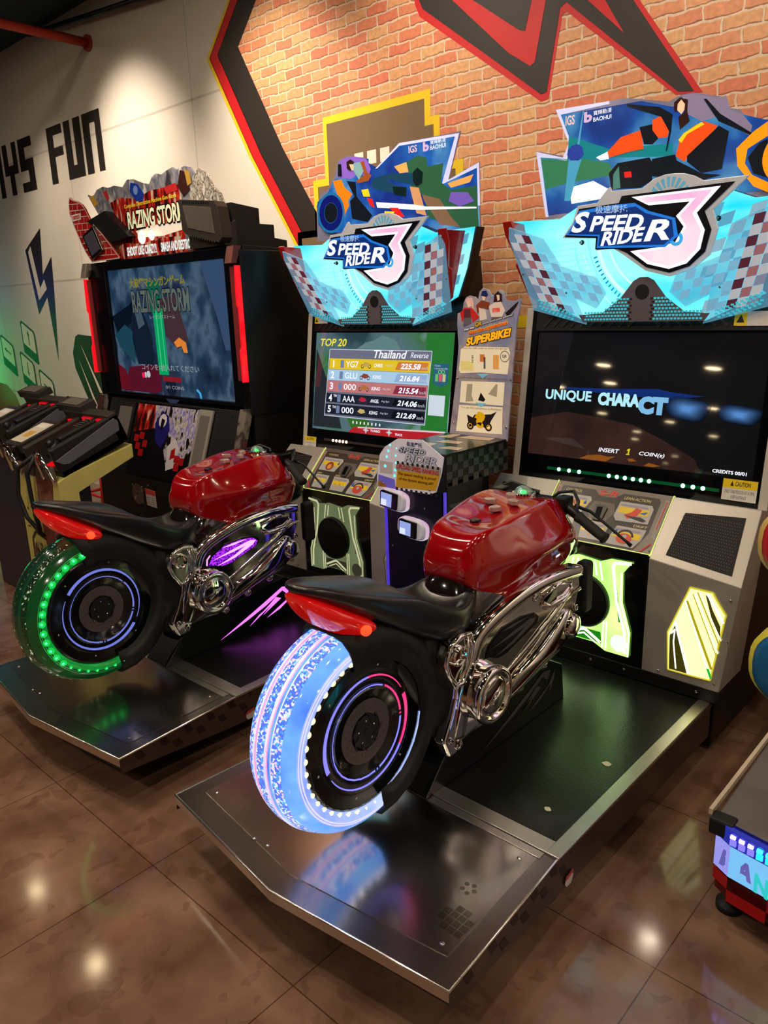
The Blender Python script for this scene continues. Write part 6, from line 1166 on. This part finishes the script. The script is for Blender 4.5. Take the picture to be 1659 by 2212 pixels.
    b.ftext(Mq,'RAZING STORM',(-4.585,2.085,-3.955,2.205),.004,P('marquee_black_line',(22,18,16),.2),bold=.08); b.ftext(Mq,'RAZING STORM',(-4.575,2.095,-3.962,2.197),.005,P('marquee_pale_text',(206,206,168),.2,em=(206,206,168),es=.6),bold=.03)
    b.build('marquee_print',mb,recalc=False)
    Q=Frame((0,2.63,0),(1,0,0),(0,0,1),(0,-1,0)); b=MB(O); b.fpoly(Q,[(-4.68,1.925),(-4.68,2.0),(-4.62,2.02),(-4.40,2.0),(-4.2,2.02),(-3.95,2.01),(-3.84,2.03),(-3.80,2.0),(-3.82,1.925)],0,rd,t=.01); b.fpoly(Q,[(-3.93,1.93),(-3.94,2.02),(-3.86,2.05),(-3.80,2.01),(-3.80,1.93)],.001,rock)
    b.ftext(Q,'SHOOT LIKE CRAZY!!',(-4.59,1.938,-4.25,1.992),.0022,E('slogan_white',(236,246,240),1.0),bold=.03); b.ftext(Q,'SMASH AND DESTROY!!',(-4.20,1.938,-3.86,1.992),.0022,E('slogan_white',(236,246,240),1.0),bold=.03); b.build('slogan_strip',root,recalc=False)
    b=MB(O); b.lathe([(0,.04),(-.01,.032),(-.014,0)],(-4.38,2.618,2.035),E('marquee_lamp',(255,240,210),1.6),ax='y',n=20); b.lathe([(0,.03),(-.01,.022),(-.012,0)],(-4.27,2.618,2.038),E('marquee_lamp',(255,240,210),1.6),ax='y',n=20); b.build('marquee_lamp',root)
    b=MB(O); b.solid([(x,2.69,z) for x,z in ((-5.0,2.18),(-4.76,2.22),(-4.5,2.05),(-4.72,2.03))],[(x,2.60,z) for x,z in ((-5.0,2.18),(-4.76,2.22),(-4.5,2.05),(-4.72,2.03))],black); b.build('sign_housing',root)
    # brick wing on the left with its speaker
    Wg=Frame((-4.9,2.60,1.93),(.97,-.05,0),(0,0,1),None); Wg.n=Vector((-.05,-1,0)).normalized()
    Wp=[(-.35,.39),(-.33,.42),(-.29,.40),(-.22,.385),(-.16,.36),(-.12,.33),(-.05,.24),(.08,.16),(.29,.0),(-.11,.0),(-.18,.06),(-.23,.12),(-.30,.22),(-.36,.32)]
    wm=bpy.data.materials['graffiti_red_brick']
    bw=ramp_mat('wing_red_bricks',[(.35,(130,20,22)),(.6,(190,30,34))],9,rough=.3)
    b=MB(O); b.fpoly(Wg,Wp,0,bw,t=.012); ew=b.build('brick_wing',root)
    b=MB(O); mort=P('wing_mortar',(206,186,176),.4)
    for k in range(9):
        z=.03+k*.043
        u0=[u for u in [i*.01-.36 for i in range(66)] if inside((u,z),Wp)]
        if u0: b.fline(Wg,[(u0[0],z+.006),(u0[-1],z-.006)],.005,.001,mort)
        for j in range(8):
            u=-.34+j*.075+(k%2)*.037
            if inside((u,z+.006),Wp) and inside((u,z+.038),Wp): b.fline(Wg,[(u,z),(u+.004,z+.041)],.005,.001,mort)
    b.fline(Wg,Wp+Wp[:1],.008,.0012,mort)
    b.frect(Wg,-.33,.27,-.19,.31,.002,P('maker_plate_white',(214,206,200))); b.ftext(Wg,'namco',(-.315,.278,-.205,.302),.003,P('maker_red_text',(190,50,44)),bold=.03); b.build('wing_print',ew,recalc=False)
    b=MB(O); sp=[(-.17,.165),(.0,.215),(.10,.06),(-.07,.01)]; b.fpoly(Wg,sp,.018,steel,t=.018); b.fpoly(Wg,[(-.145,.158),(-.01,.190),(.072,.067),(-.062,.032)],.020,M('speaker_cone_grey',(70,68,84),rough=.6,bump=.5,nscale=20),t=.004); b.build('wing_speaker',ew,bevel=.006)
    # right hand rock and speaker box
    b=MB(O); b.fpoly(Frame((0,2.64,0),(1,0,0),(0,0,1),(0,-1,0)),[(-3.90,2.17),(-3.86,2.24),(-3.83,2.31),(-3.77,2.345),(-3.70,2.31),(-3.66,2.24),(-3.60,2.20),(-3.56,2.12),(-3.55,2.0),(-3.62,1.96),(-3.66,2.14)],0,ramp_mat('rock_scribble_print',[(.42,(226,218,206)),(.47,(40,34,32)),(.53,(214,204,190)),(.6,(60,52,48)),(.64,(196,186,172))],16,rough=.4,stretch=(2,1,1),detail=8),t=.016); b.build('rock_wing',root)
    sb=[(-3.875,2.19),(-3.55,2.15),(-3.52,2.12),(-3.50,1.965),(-3.53,1.94),(-3.83,2.005),(-3.86,2.03)]
    b=MB(O); G=Frame((0,2.56,0),(1,0,0),(0,0,1),(0,-1,0)); b.fpoly(G,sb,0,M('speaker_box_brown_black',(52,46,42),rough=.45),t=.07); b.fpoly(G,[(-3.835,2.155),(-3.575,2.12),(-3.555,1.985),(-3.80,2.035)],.004,M('speaker_cloth_brown',(88,80,74),rough=.6,bump=.5,nscale=18),t=.005)
    for k in range(12): b.frect(G,-3.83+k*.021,2.166-k*.0026,-3.822+k*.021,2.181-k*.0026,.006,dark_p,t=.004); b.frect(G,-3.80+k*.021,1.990-k*.0045,-3.79+k*.021,2.0-k*.0045,.006,M('speaker_box_brown_black'),t=.004)
    b.build('speaker_box',root,bevel=.006)
    b=MB(O); b.prism([(2.60,1.93),(2.60,2.0),(2.68,2.06),(2.68,1.93)],'x',-3.86,-3.53,M('speaker_box_brown_black')); b.build('speaker_bracket',root)
shooting_cabinet()
# ---------------------------------------------------------------- gun consoles
def gun(loc,label,O_tilt=None):
    root=thing('toy_machine_gun',label,'gun',loc)
    O=loc; x,y,z=loc; gm=M('gun_dark_metal',(28,27,27),rough=.35,metal=.3,noise=.15); d=Vector((0,.936,.352)); u=Vector((0,-.352,.936))
    P_=lambda a,c,h: Vector(loc)+Vector((c,0,0))+d*a+u*h
    b=MB(O)
    b.solid([P_(-.02,-.035,-.02),P_(.24,-.03,-.02),P_(.24,.03,-.02),P_(-.02,.035,-.02)],[P_(-.02,-.028,.045),P_(.24,-.024,.035),P_(.24,.024,.035),P_(-.02,.028,.045)],gm)
    b.build('gun_body',root,bevel=.008)
    b=MB(O)
    for k in range(5): b.solid([P_(.10+k*.018,-.04,.034),P_(.108+k*.018,-.04,.034),P_(.108+k*.018,.015,.034),P_(.10+k*.018,.015,.034)],[P_(.10+k*.018,-.04,.046),P_(.108+k*.018,-.04,.046),P_(.108+k*.018,.015,.046),P_(.10+k*.018,.015,.046)],M('gun_rib_grey',(96,92,88),rough=.35,metal=.5))
    b.build('gun_rib',root)
    b=MB(O); b.tube([P_(-.02,0,.02),P_(-.07,0,.0),P_(-.10,0,-.03)],[.02,.022,.016],gm,10); b.lathe([(0,.02),(.02,.022),(.03,.012)],P_(-.06,-.02,.03),gm,ax='x',n=14); b.build('gun_grip',root)
    b=MB(O); b.tube([P_(.24,0,.01),P_(.33,0,.01)],.013,gm,10); b.build('gun_barrel',root)
def console(x0,x1,yf,zt,label,full=True):
    """two-post shooting stand: column x0..x1, front at yf, top zt"""
    loc=((x0+x1)/2,yf+.2,0); O=loc; root=thing('gun_console',label,'gun console',loc,0,'gun consoles in front of the shooting cabinets')
    yel=M('console_worn_yellow',(196,186,104),rough=.45,noise=.12,nscale=6) if full else M('console_grey_navy',(46,44,54),rough=.4,noise=.12)
    rust=ramp_mat('console_rust_print',[(.36,(120,64,48)),(.5,(92,44,34)),(.6,(140,96,70)),(.68,(70,40,34))],5,rough=.4,detail=6) if full else black
    # column and arm
    b=MB(O); b.prism([(yf,.0),(yf,zt),(yf+.06,zt+.03),(yf+.42,zt+.13),(yf+.42,zt+.06),(yf+.10,zt-.07),(yf+.12,0)],'x',x0,x1,yel); col=b.build('console_column',root,bevel=.004)
    F=Frame((x0,yf-.001,0),(1,0,0),(0,0,1),(0,-1,0)); W_=x1-x0
    if full:
        b=MB(O)
        b.fpoly(F,[(.24,zt),(W_-.06,zt),(W_-.09,zt-.12),(W_-.04,zt-.30),(W_-.06,.0),(.06,0),(.05,.2),(.16,.34),(.26,.36),(.22,zt-.2)],.001,rust); b.fpoly(F,[(.05,.05),(.05,.3),(.09,.42),(.18,.36),(.24,.30),(.25,.02)],.0015,rust)
        for q in ([(.10,.10),(.13,.2),(.12,.32),(.16,.14)],[(.20,.08),(.26,.24),(.30,.26),(.34,.12),(.30,.16),(.27,.14)],[(.07,.16),(.09,.26),(.10,.14)]): b.fpoly(F,q,.002,P('console_flame_print',(186,78,48),.4))
        b.fline(F,[(.07,.30),(.08,.44),(.13,.485),(.26,.46)],.014,.002,P('console_dark_line',(52,44,36),.4)); b.ftext(F,'ALPHA',(.10,.36,.26,.43),.0022,P('console_dark_line',(52,44,36),.4),bold=.01)
        b.frect(F,.07,.60,.082,.615,.002,dark_p); b.frect(F,.04,.50,.055,.505,.002,dark_p); b.frect(F,.06,.50,.075,.51,.002,dark_p)
        b.build('console_print',col,recalc=False)
        # white rear edge of the arm
    # dark leg panels under the arm
    b=MB(O); b.box((x0+.02,yf+.08,.0),(x1-.02,yf+.17,zt-.03),black); b.build('console_cabinet',root)
    # tilted tray
    d=Vector((0,.936,.352)); u=Vector((0,-.352,.936)); o=Vector((0,yf+.035,zt+.012))
    P_=lambda a,x,h: Vector((x,o.y,o.z))+d*a+u*h
    def slab(a0,a1,xa,xb,h0,h1,m_): b.solid([P_(a0,xa,h0),P_(a1,xa,h0),P_(a1,xb,h0),P_(a0,xb,h0)],[P_(a0,xa,h1),P_(a1,xa,h1),P_(a1,xb,h1),P_(a0,xb,h1)],m_)
    bk=M('tray_black',(24,22,22),rough=.4,noise=.12); br=M('tray_brown_black',(44,38,34),rough=.45,noise=.12)
    b=MB(O); slab(0,.40,x0,x1,0,.04,bk); slab(0,.40,x1-.035,x1,.0,.16,bk); slab(0,.40,x0,x0+.02,.0,.13,bk); slab(.34,.40,x0,x1,.0,.17,br); slab(0,.40,(x0+x1)/2-.11,(x0+x1)/2-.07,.0,.14,br); b.build('gun_tray',root,bevel=.008)
    b=MB(O); b.solid([P_(.03,x1,.065),P_(.06,x1,.055),P_(.37,x1,.075),P_(.385,x1,.12),P_(.37,x1,.145),P_(.0,x1,.10)],[P_(.03,x1+.006,.065),P_(.06,x1+.006,.055),P_(.37,x1+.006,.075),P_(.385,x1+.006,.12),P_(.37,x1+.006,.145),P_(.0,x1+.006,.10)],M('tray_side_grey',(92,92,102),rough=.4)); b.build('tray_side_panel',root,bevel=.002)
    b=MB(O); slab(.325,.342,x1-.26,x1-.05,.06,.15,E('tray_red_light',(220,10,24),.9)); slab(.33,.345,x0+.03,x0+.12,.06,.12,E('tray_red_light',(220,10,24),.9)); b.build('red_light_strip',root)
    b=MB(O); slab(.02,.10,x1-.20,x1-.13,.04,.045,E('tray_red_light',(220,10,24),.9)); b.build('red_light_patch',root)
    b=MB(O); slab(.345,.44,x0-.06,x0+.22,.16,.20,br); slab(.36,.43,x0-.02,x0+.17,.2,.204,M('holster_grey_panel',(96,90,82),rough=.5)); b.build('console_speaker',root,bevel=.006)
    b=MB(O); slab(.02,.28,x0-.13,x0+.06,.08,.13,br); slab(.05,.25,x0-.11,x0+.03,.13,.132,P('sticker_cream',(206,196,178))); slab(.10,.16,x0-.07,x0+.0,.132,.133,P('sticker_ochre',(206,160,70))); slab(.2,.24,x0-.09,x0+.01,.132,.133,P('sticker_white',(226,222,212))); b.build('sticker_ledge',root,bevel=.003)
    for s in (0,1):
        xx=x1-.02 if s else x0+.09
        b=MB(O); b.tube([(xx-.12,yf-.005,zt+.0),(xx-.15,yf-.02,zt+.10),(xx-.145,yf-.02,zt+.135),(xx-.10,yf-.02,zt+.125),(xx-.03,yf-.01,zt+.03),(xx,yf-.005,zt-.01)],.009,chrome,10); b.build('chrome_guard',root)
    b=MB(O); b.solid([(x0+.03,yf-.004,zt+.0),(x1-.01,yf-.004,zt+.0),(x1-.03,yf-.004,zt+.075),(x0+.03,yf-.004,zt+.06)],[(x0+.03,yf+.004,zt+.0),(x1-.01,yf+.004,zt+.0),(x1-.03,yf+.004,zt+.075),(x0+.03,yf+.004,zt+.06)],M('tray_front_plate',(92,76,66),rough=.35,metal=.4)); b.build('tray_front_plate',root,bevel=.003)
    if full:
        b=MB(O); b.tube([(x1-.24,yf-.0,zt+.11),(x1-.34,yf-.05,zt+.04),(x1-.36,yf-.06,zt-.1),(x1-.32,yf-.05,zt-.22),(x1-.24,yf-.01,zt-.32)],.011,blackm,10); b.build('gun_hose',root)
        b=MB(O); b.tube([(x1-.22,yf-.0,zt+.11),(x1-.26,yf-.04,zt+.02),(x1-.25,yf-.04,zt-.12),(x1-.23,yf-.03,zt-.28)],.011,blackm,10); b.build('gun_hose',root)
        b=MB(O)
        for k in range(12): c=Vector((x1-.265+.004*math.sin(k),yf-.035,zt-.01-k*.024)); b.tube([c+Vector((.006*math.cos(t)*(1 if k%2 else .3),.006*math.cos(t)*(0 if k%2 else 1),.014*math.sin(t))) for t in [2*math.pi*i/8 for i in range(8)]],.002,steel,5,closed=True)
        b.build('security_chain',root)
    return root
console(-4.19,-3.70,1.60,.80,'worn yellow gun console with chrome guards, grey tray side panel and rusty ALPHA print')
gun((-3.83,1.715,.965),'dark toy machine gun lying in the tray of the yellow console')
console(-4.85,-4.36,1.665,.83,'dark navy gun console at the left edge, left of the yellow one',False)
gun((-4.49,1.775,.995),'dark toy machine gun in the tray of the navy console')
# ---------------------------------------------------------------- red stool
def stool():
    loc=(-6.10,3.08,0); root=thing('metal_stool','red painted metal stool between the shooting cabinet and the white wall','stool',loc); O=(0,0,0)
    m_=M('stool_red_paint',(186,34,26),rough=.35,coat=.3)
    b=MB(O); b.box((-.15,-.15,.40),(.15,.15,.43),m_); b.build('seat',root,bevel=.01)
    for sx in (-1,1):
        for sy in (-1,1):
            b=MB(O); b.tube([(sx*.13,sy*.13,.41),(sx*.165,sy*.165,0)],.018,m_,8); b.build('leg',root)
    for z in (.12,.30):
        b=MB(O); k=.165-.035*z/.41
        for a,c in (((-k,-k),(k,-k)),((k,-k),(k,k)),((k,k),(-k,k)),((-k,k),(-k,-k))): b.tube([(*a,z),(*c,z)],.014,m_,8)
        b.build('crossbar',root)
stool()
# ---------------------------------------------------------------- right edge: neighbouring ride
def neighbour():
    loc=(0.02,2.35,0); O=loc; root=thing('kiddie_racing_ride','racing ride at the right edge with lit front panel and red checker base','arcade ride',loc)
    out=[(-.55,1.80),(-.50,1.772),(-.30,1.74),(.0,1.73),(.30,1.74),(.52,1.80),(.54,2.9),(-.57,2.9)]
    b=MB(O); b.prism(out,'z',.155,.30,M('ride_grey_body',(120,116,112),rough=.35,metal=.4)); b.build('ride_body',root,bevel=.006)
    b=MB(O); b.prism([(x*.985,y+.01 if y<2 else y) for x,y in out],'z',.082,.155,M('ride_base_dark_red',(96,10,16),rough=.3)); base=b.build('ride_base',root)
    fr=[(-.545,1.797),(-.50,1.770),(-.40,1.754),(-.30,1.738),(-.15,1.732),(.0,1.728)]
    b=MB(O)
    for i,(p,q) in enumerate(zip(fr,fr[1:])):
        for j in (0,1):
            if (i+j)%2: b.poly([(p[0],p[1],.085+j*.035),(q[0],q[1],.085+j*.035),(q[0],q[1],.12+j*.035),(p[0],p[1],.12+j*.035)],P('ride_red_check',(176,16,24),.25))
    b.build('checker_print',base,recalc=False)
    b=MB(O)
    cols=[E('ride_panel_violet',(150,150,236),1.0),E('ride_panel_blue',(120,190,240),1.05),E('ride_panel_cyan',(90,230,226),1.1)]
    for i,(p,q) in enumerate(zip(fr,fr[1:])):
        b.poly([(p[0],p[1]-.003,.162),(q[0],q[1]-.003,.162),(q[0],q[1]-.003,.252),(p[0],p[1]-.003,.252)],cols[min(i,2)])
    pn=b.build('lit_front_panel',root,recalc=False)
    b=MB(O); F=Frame((-.535,1.786,.17),(.96,-.26,0),(0,0,1),None); F.n=Vector((-.26,-.96,0)); b.ftext(F,'MA',(.01,.01,.10,.06),.006,E('ride_letters_lilac',(110,104,190),.8),shear=.2,bold=.05); b.ftext(F,'NIA',(.11,.0,.2,.055),.012,E('ride_letters_teal',(40,200,200),1.0),bold=.05); b.build('panel_letters',pn,recalc=False)
    b=MB(O); b.box((-.56,1.775,.258),(-.50,1.82,.305),blackm); b.build('corner_cap',root,bevel=.006)
    b=MB(O)
    for i,(p,q) in enumerate(zip(fr,fr[1:])): b.solid([(p[0],p[1]-.006,.255),(q[0],q[1]-.006,.255),(q[0],q[1]+.02,.255),(p[0],p[1]+.02,.255)],[(p[0],p[1]-.006,.30),(q[0],q[1]-.006,.30),(q[0],q[1]+.02,.30),(p[0],p[1]+.02,.30)],M('ride_led_tray',(30,40,110) ,rough=.15,em=(50,60,200),es=.5))
    tray=b.build('led_channel',root)
    for k in range(12):
        t=k*.022; x=-.50+t; y=1.760-.16*t; c=(130,120,255) if k<3 else (40,240,240)
        b=MB(O); b.box((x,y-.004,.282),(x+.013,y+.004,.290),E('ride_led_violet' if k<3 else 'ride_led_cyan',c,5)); b.box((x,y-.003,.262),(x+.015,y+.004,.277),E('ride_led_soft_violet' if k<3 else 'ride_led_soft_cyan',c,1.3)); b.build('led_light',tray)
    b=MB(O); b.box((-.570,1.80,.296),(-.560,2.9,.312),M('ride_cream_edge',(196,180,156),rough=.4)); b.build('side_edging',root)
    b=MB(O); b.box((-.40,1.80,.30),(-.22,2.6,.36),M('ride_lilac_panel',(130,126,150),rough=.4)); b.build('foot_deck',root,bevel=.01)
    for x,y in ((-.512,1.852),(.45,1.86),(-.5,2.8),(.45,2.8)):
        b=MB(O); b.tube([(x,y,.0),(x,y,.02)],.034,blackm,20); b.tube([(x,y,.02),(x,y,.085)],.012,blackm,10); b.build('levelling_foot',root)
    # seat back and side shell
    def disc(y0,z0,ry,rz,x0,x1,ms,name):
        n=40; b=MB(O)
        pr=[(x0,.90),(x0+.015,1.0),(x1-.015,1.0),(x1,.90)]
        rings=[[(xx,y0+ry*k*math.cos(2*math.pi*i/n),z0+rz*k*math.sin(2*math.pi*i/n)) for i in range(n)] for xx,k in pr]
        b.loft(rings[:3],ms[0],True,True); b.loft([rings[1],rings[3]],ms[0],True,False); b.loft([rings[3],[(x1+.008,y0+ry*.8*math.cos(2*math.pi*i/n),z0+rz*.8*math.sin(2*math.pi*i/n)) for i in range(n)]],ms[1],True,True)
        return b.build(name,root)
    # facing the camera: rounded pads standing across the ride
    def pad(xc,zc,rx,rz,y0,y1,m_edge,m_face,name):
        n=44; sh=lambda k,yy:[(xc+rx*k*math.copysign(abs(math.cos(t))**.75,math.cos(t)),yy,zc+rz*k*math.copysign(abs(math.sin(t))**.75,math.sin(t))) for t in [2*math.pi*i/n for i in range(n)]]
        b=MB(O); b.loft([sh(.9,y1),sh(1.0,y1-.015),sh(1.0,y0+.02),sh(.93,y0+.004)],m_edge,True,True); b.loft([sh(.955,y0+.006),sh(.90,y0-.006),sh(.6,y0-.014),sh(.1,y0-.016)],m_face,True,True); return b.build(name,root)
    ye=M('ride_cream_piping',(206,176,96),rough=.4); rf=M('ride_seat_red',(196,22,40),rough=.4); bf=M('ride_shell_blue',(16,92,140),rough=.35)
    pad(-.215,1.07,.285,.115,1.72,1.80,ye,rf,'seat_back'); pad(-.215,.775,.285,.125,1.74,1.82,M('ride_yellow_rim',(206,196,60),rough=.35),bf,'side_shell')
    b=MB(O); b.box((-.08,1.78,.30),(.08,1.84,1.1),blackm); b.build('seat_post',root)
    # unseen cabinet, lit screen and marquee added for the chrome to reflect
    b=MB(O); b.prism([(2.62,.30),(2.62,.8),(2.86,.95),(2.92,1.6),(2.80,1.75),(2.80,2.35),(3.1,2.35),(3.1,.30)],'x',-.42,.50,M('added_cabinet_white',(214,208,204),rough=.35)); b.build('added_cabinet',root,bevel=.006)
    F=Frame((.04,2.85,.98),(1,0,0),(0,.11,.99),None); b=MB(O); b.frect(F,-.40,.02,.40,.58,.012,ramp_mat('added_screen_picture',[(.35,(60,140,220)),(.5,(240,240,250)),(.65,(240,120,150))],3,rough=.05,es=1.3)); b.build('added_screen',root,recalc=False)
    F=Frame((.04,2.797,1.78),(1,0,0),(0,0,1),(0,-1,0)); b=MB(O); b.frect(F,-.44,.0,.44,.54,.003,ramp_mat('added_marquee_light',[(.35,(250,236,220)),(.6,(255,255,255)),(.75,(250,190,200))],3,rough=.1,es=1.3)); b.build('added_marquee',root,recalc=False)
neighbour()
# coloured light column standing left of the frame, washing the white wall green and blue
def column():
    loc=(-9.35,2.95,0); root=thing('light_column','green and blue glowing light column against the white wall','light column',loc)
    b=MB(loc); b.lathe([(0,0),(0,.16),(.04,.16),(.05,.05),(.62,.05),(.62,0)],(loc[0],loc[1],0),black,ax='z',n=24); b.build('column_base',root)
    b=MB(loc); b.lathe([(.62,.06),(1.62,.06)],(loc[0],loc[1],0),E('column_green',(20,220,110),14),ax='z',n=20); b.build('green_tube',root)
    b=MB(loc); b.lathe([(1.78,.06),(1.92,.06)],(loc[0],loc[1],0),E('column_blue',(60,60,255),22),ax='z',n=20); b.build('blue_tube',root)
    b=MB(loc); b.lathe([(1.62,.07),(1.78,.07)],(loc[0],loc[1],0),black,ax='z',n=20); b.build('tube_collar',root)
column()
# ---------------------------------------------------------------- small things lying about
def bit(name,label,cat,x,y,z,r,c,seed,flat=.002):
    rr=random.Random(seed); n=9; b=MB((x,y,z)); pts=[(x+r*(.8+.3*rr.random())*math.cos(2*math.pi*i/n),y+r*.8*(.8+.3*rr.random())*math.sin(2*math.pi*i/n)) for i in range(n)]
    b.prism(pts,'z',z,z+flat,P('bit_'+name,c,.5)); o=b.build(name,None,bevel=.0005); o.location=(x,y,z); tag(o,label,cat)
bit('paper_scrap','pale crumpled paper scrap lying on the green-lit mat, the larger one','litter',-.933,1.963,.2045,.016,(206,206,180),1)
bit('paper_scrap','small brownish scrap on the mat near the steel strip','litter',-.958,1.657,.2045,.011,(140,120,90),2)
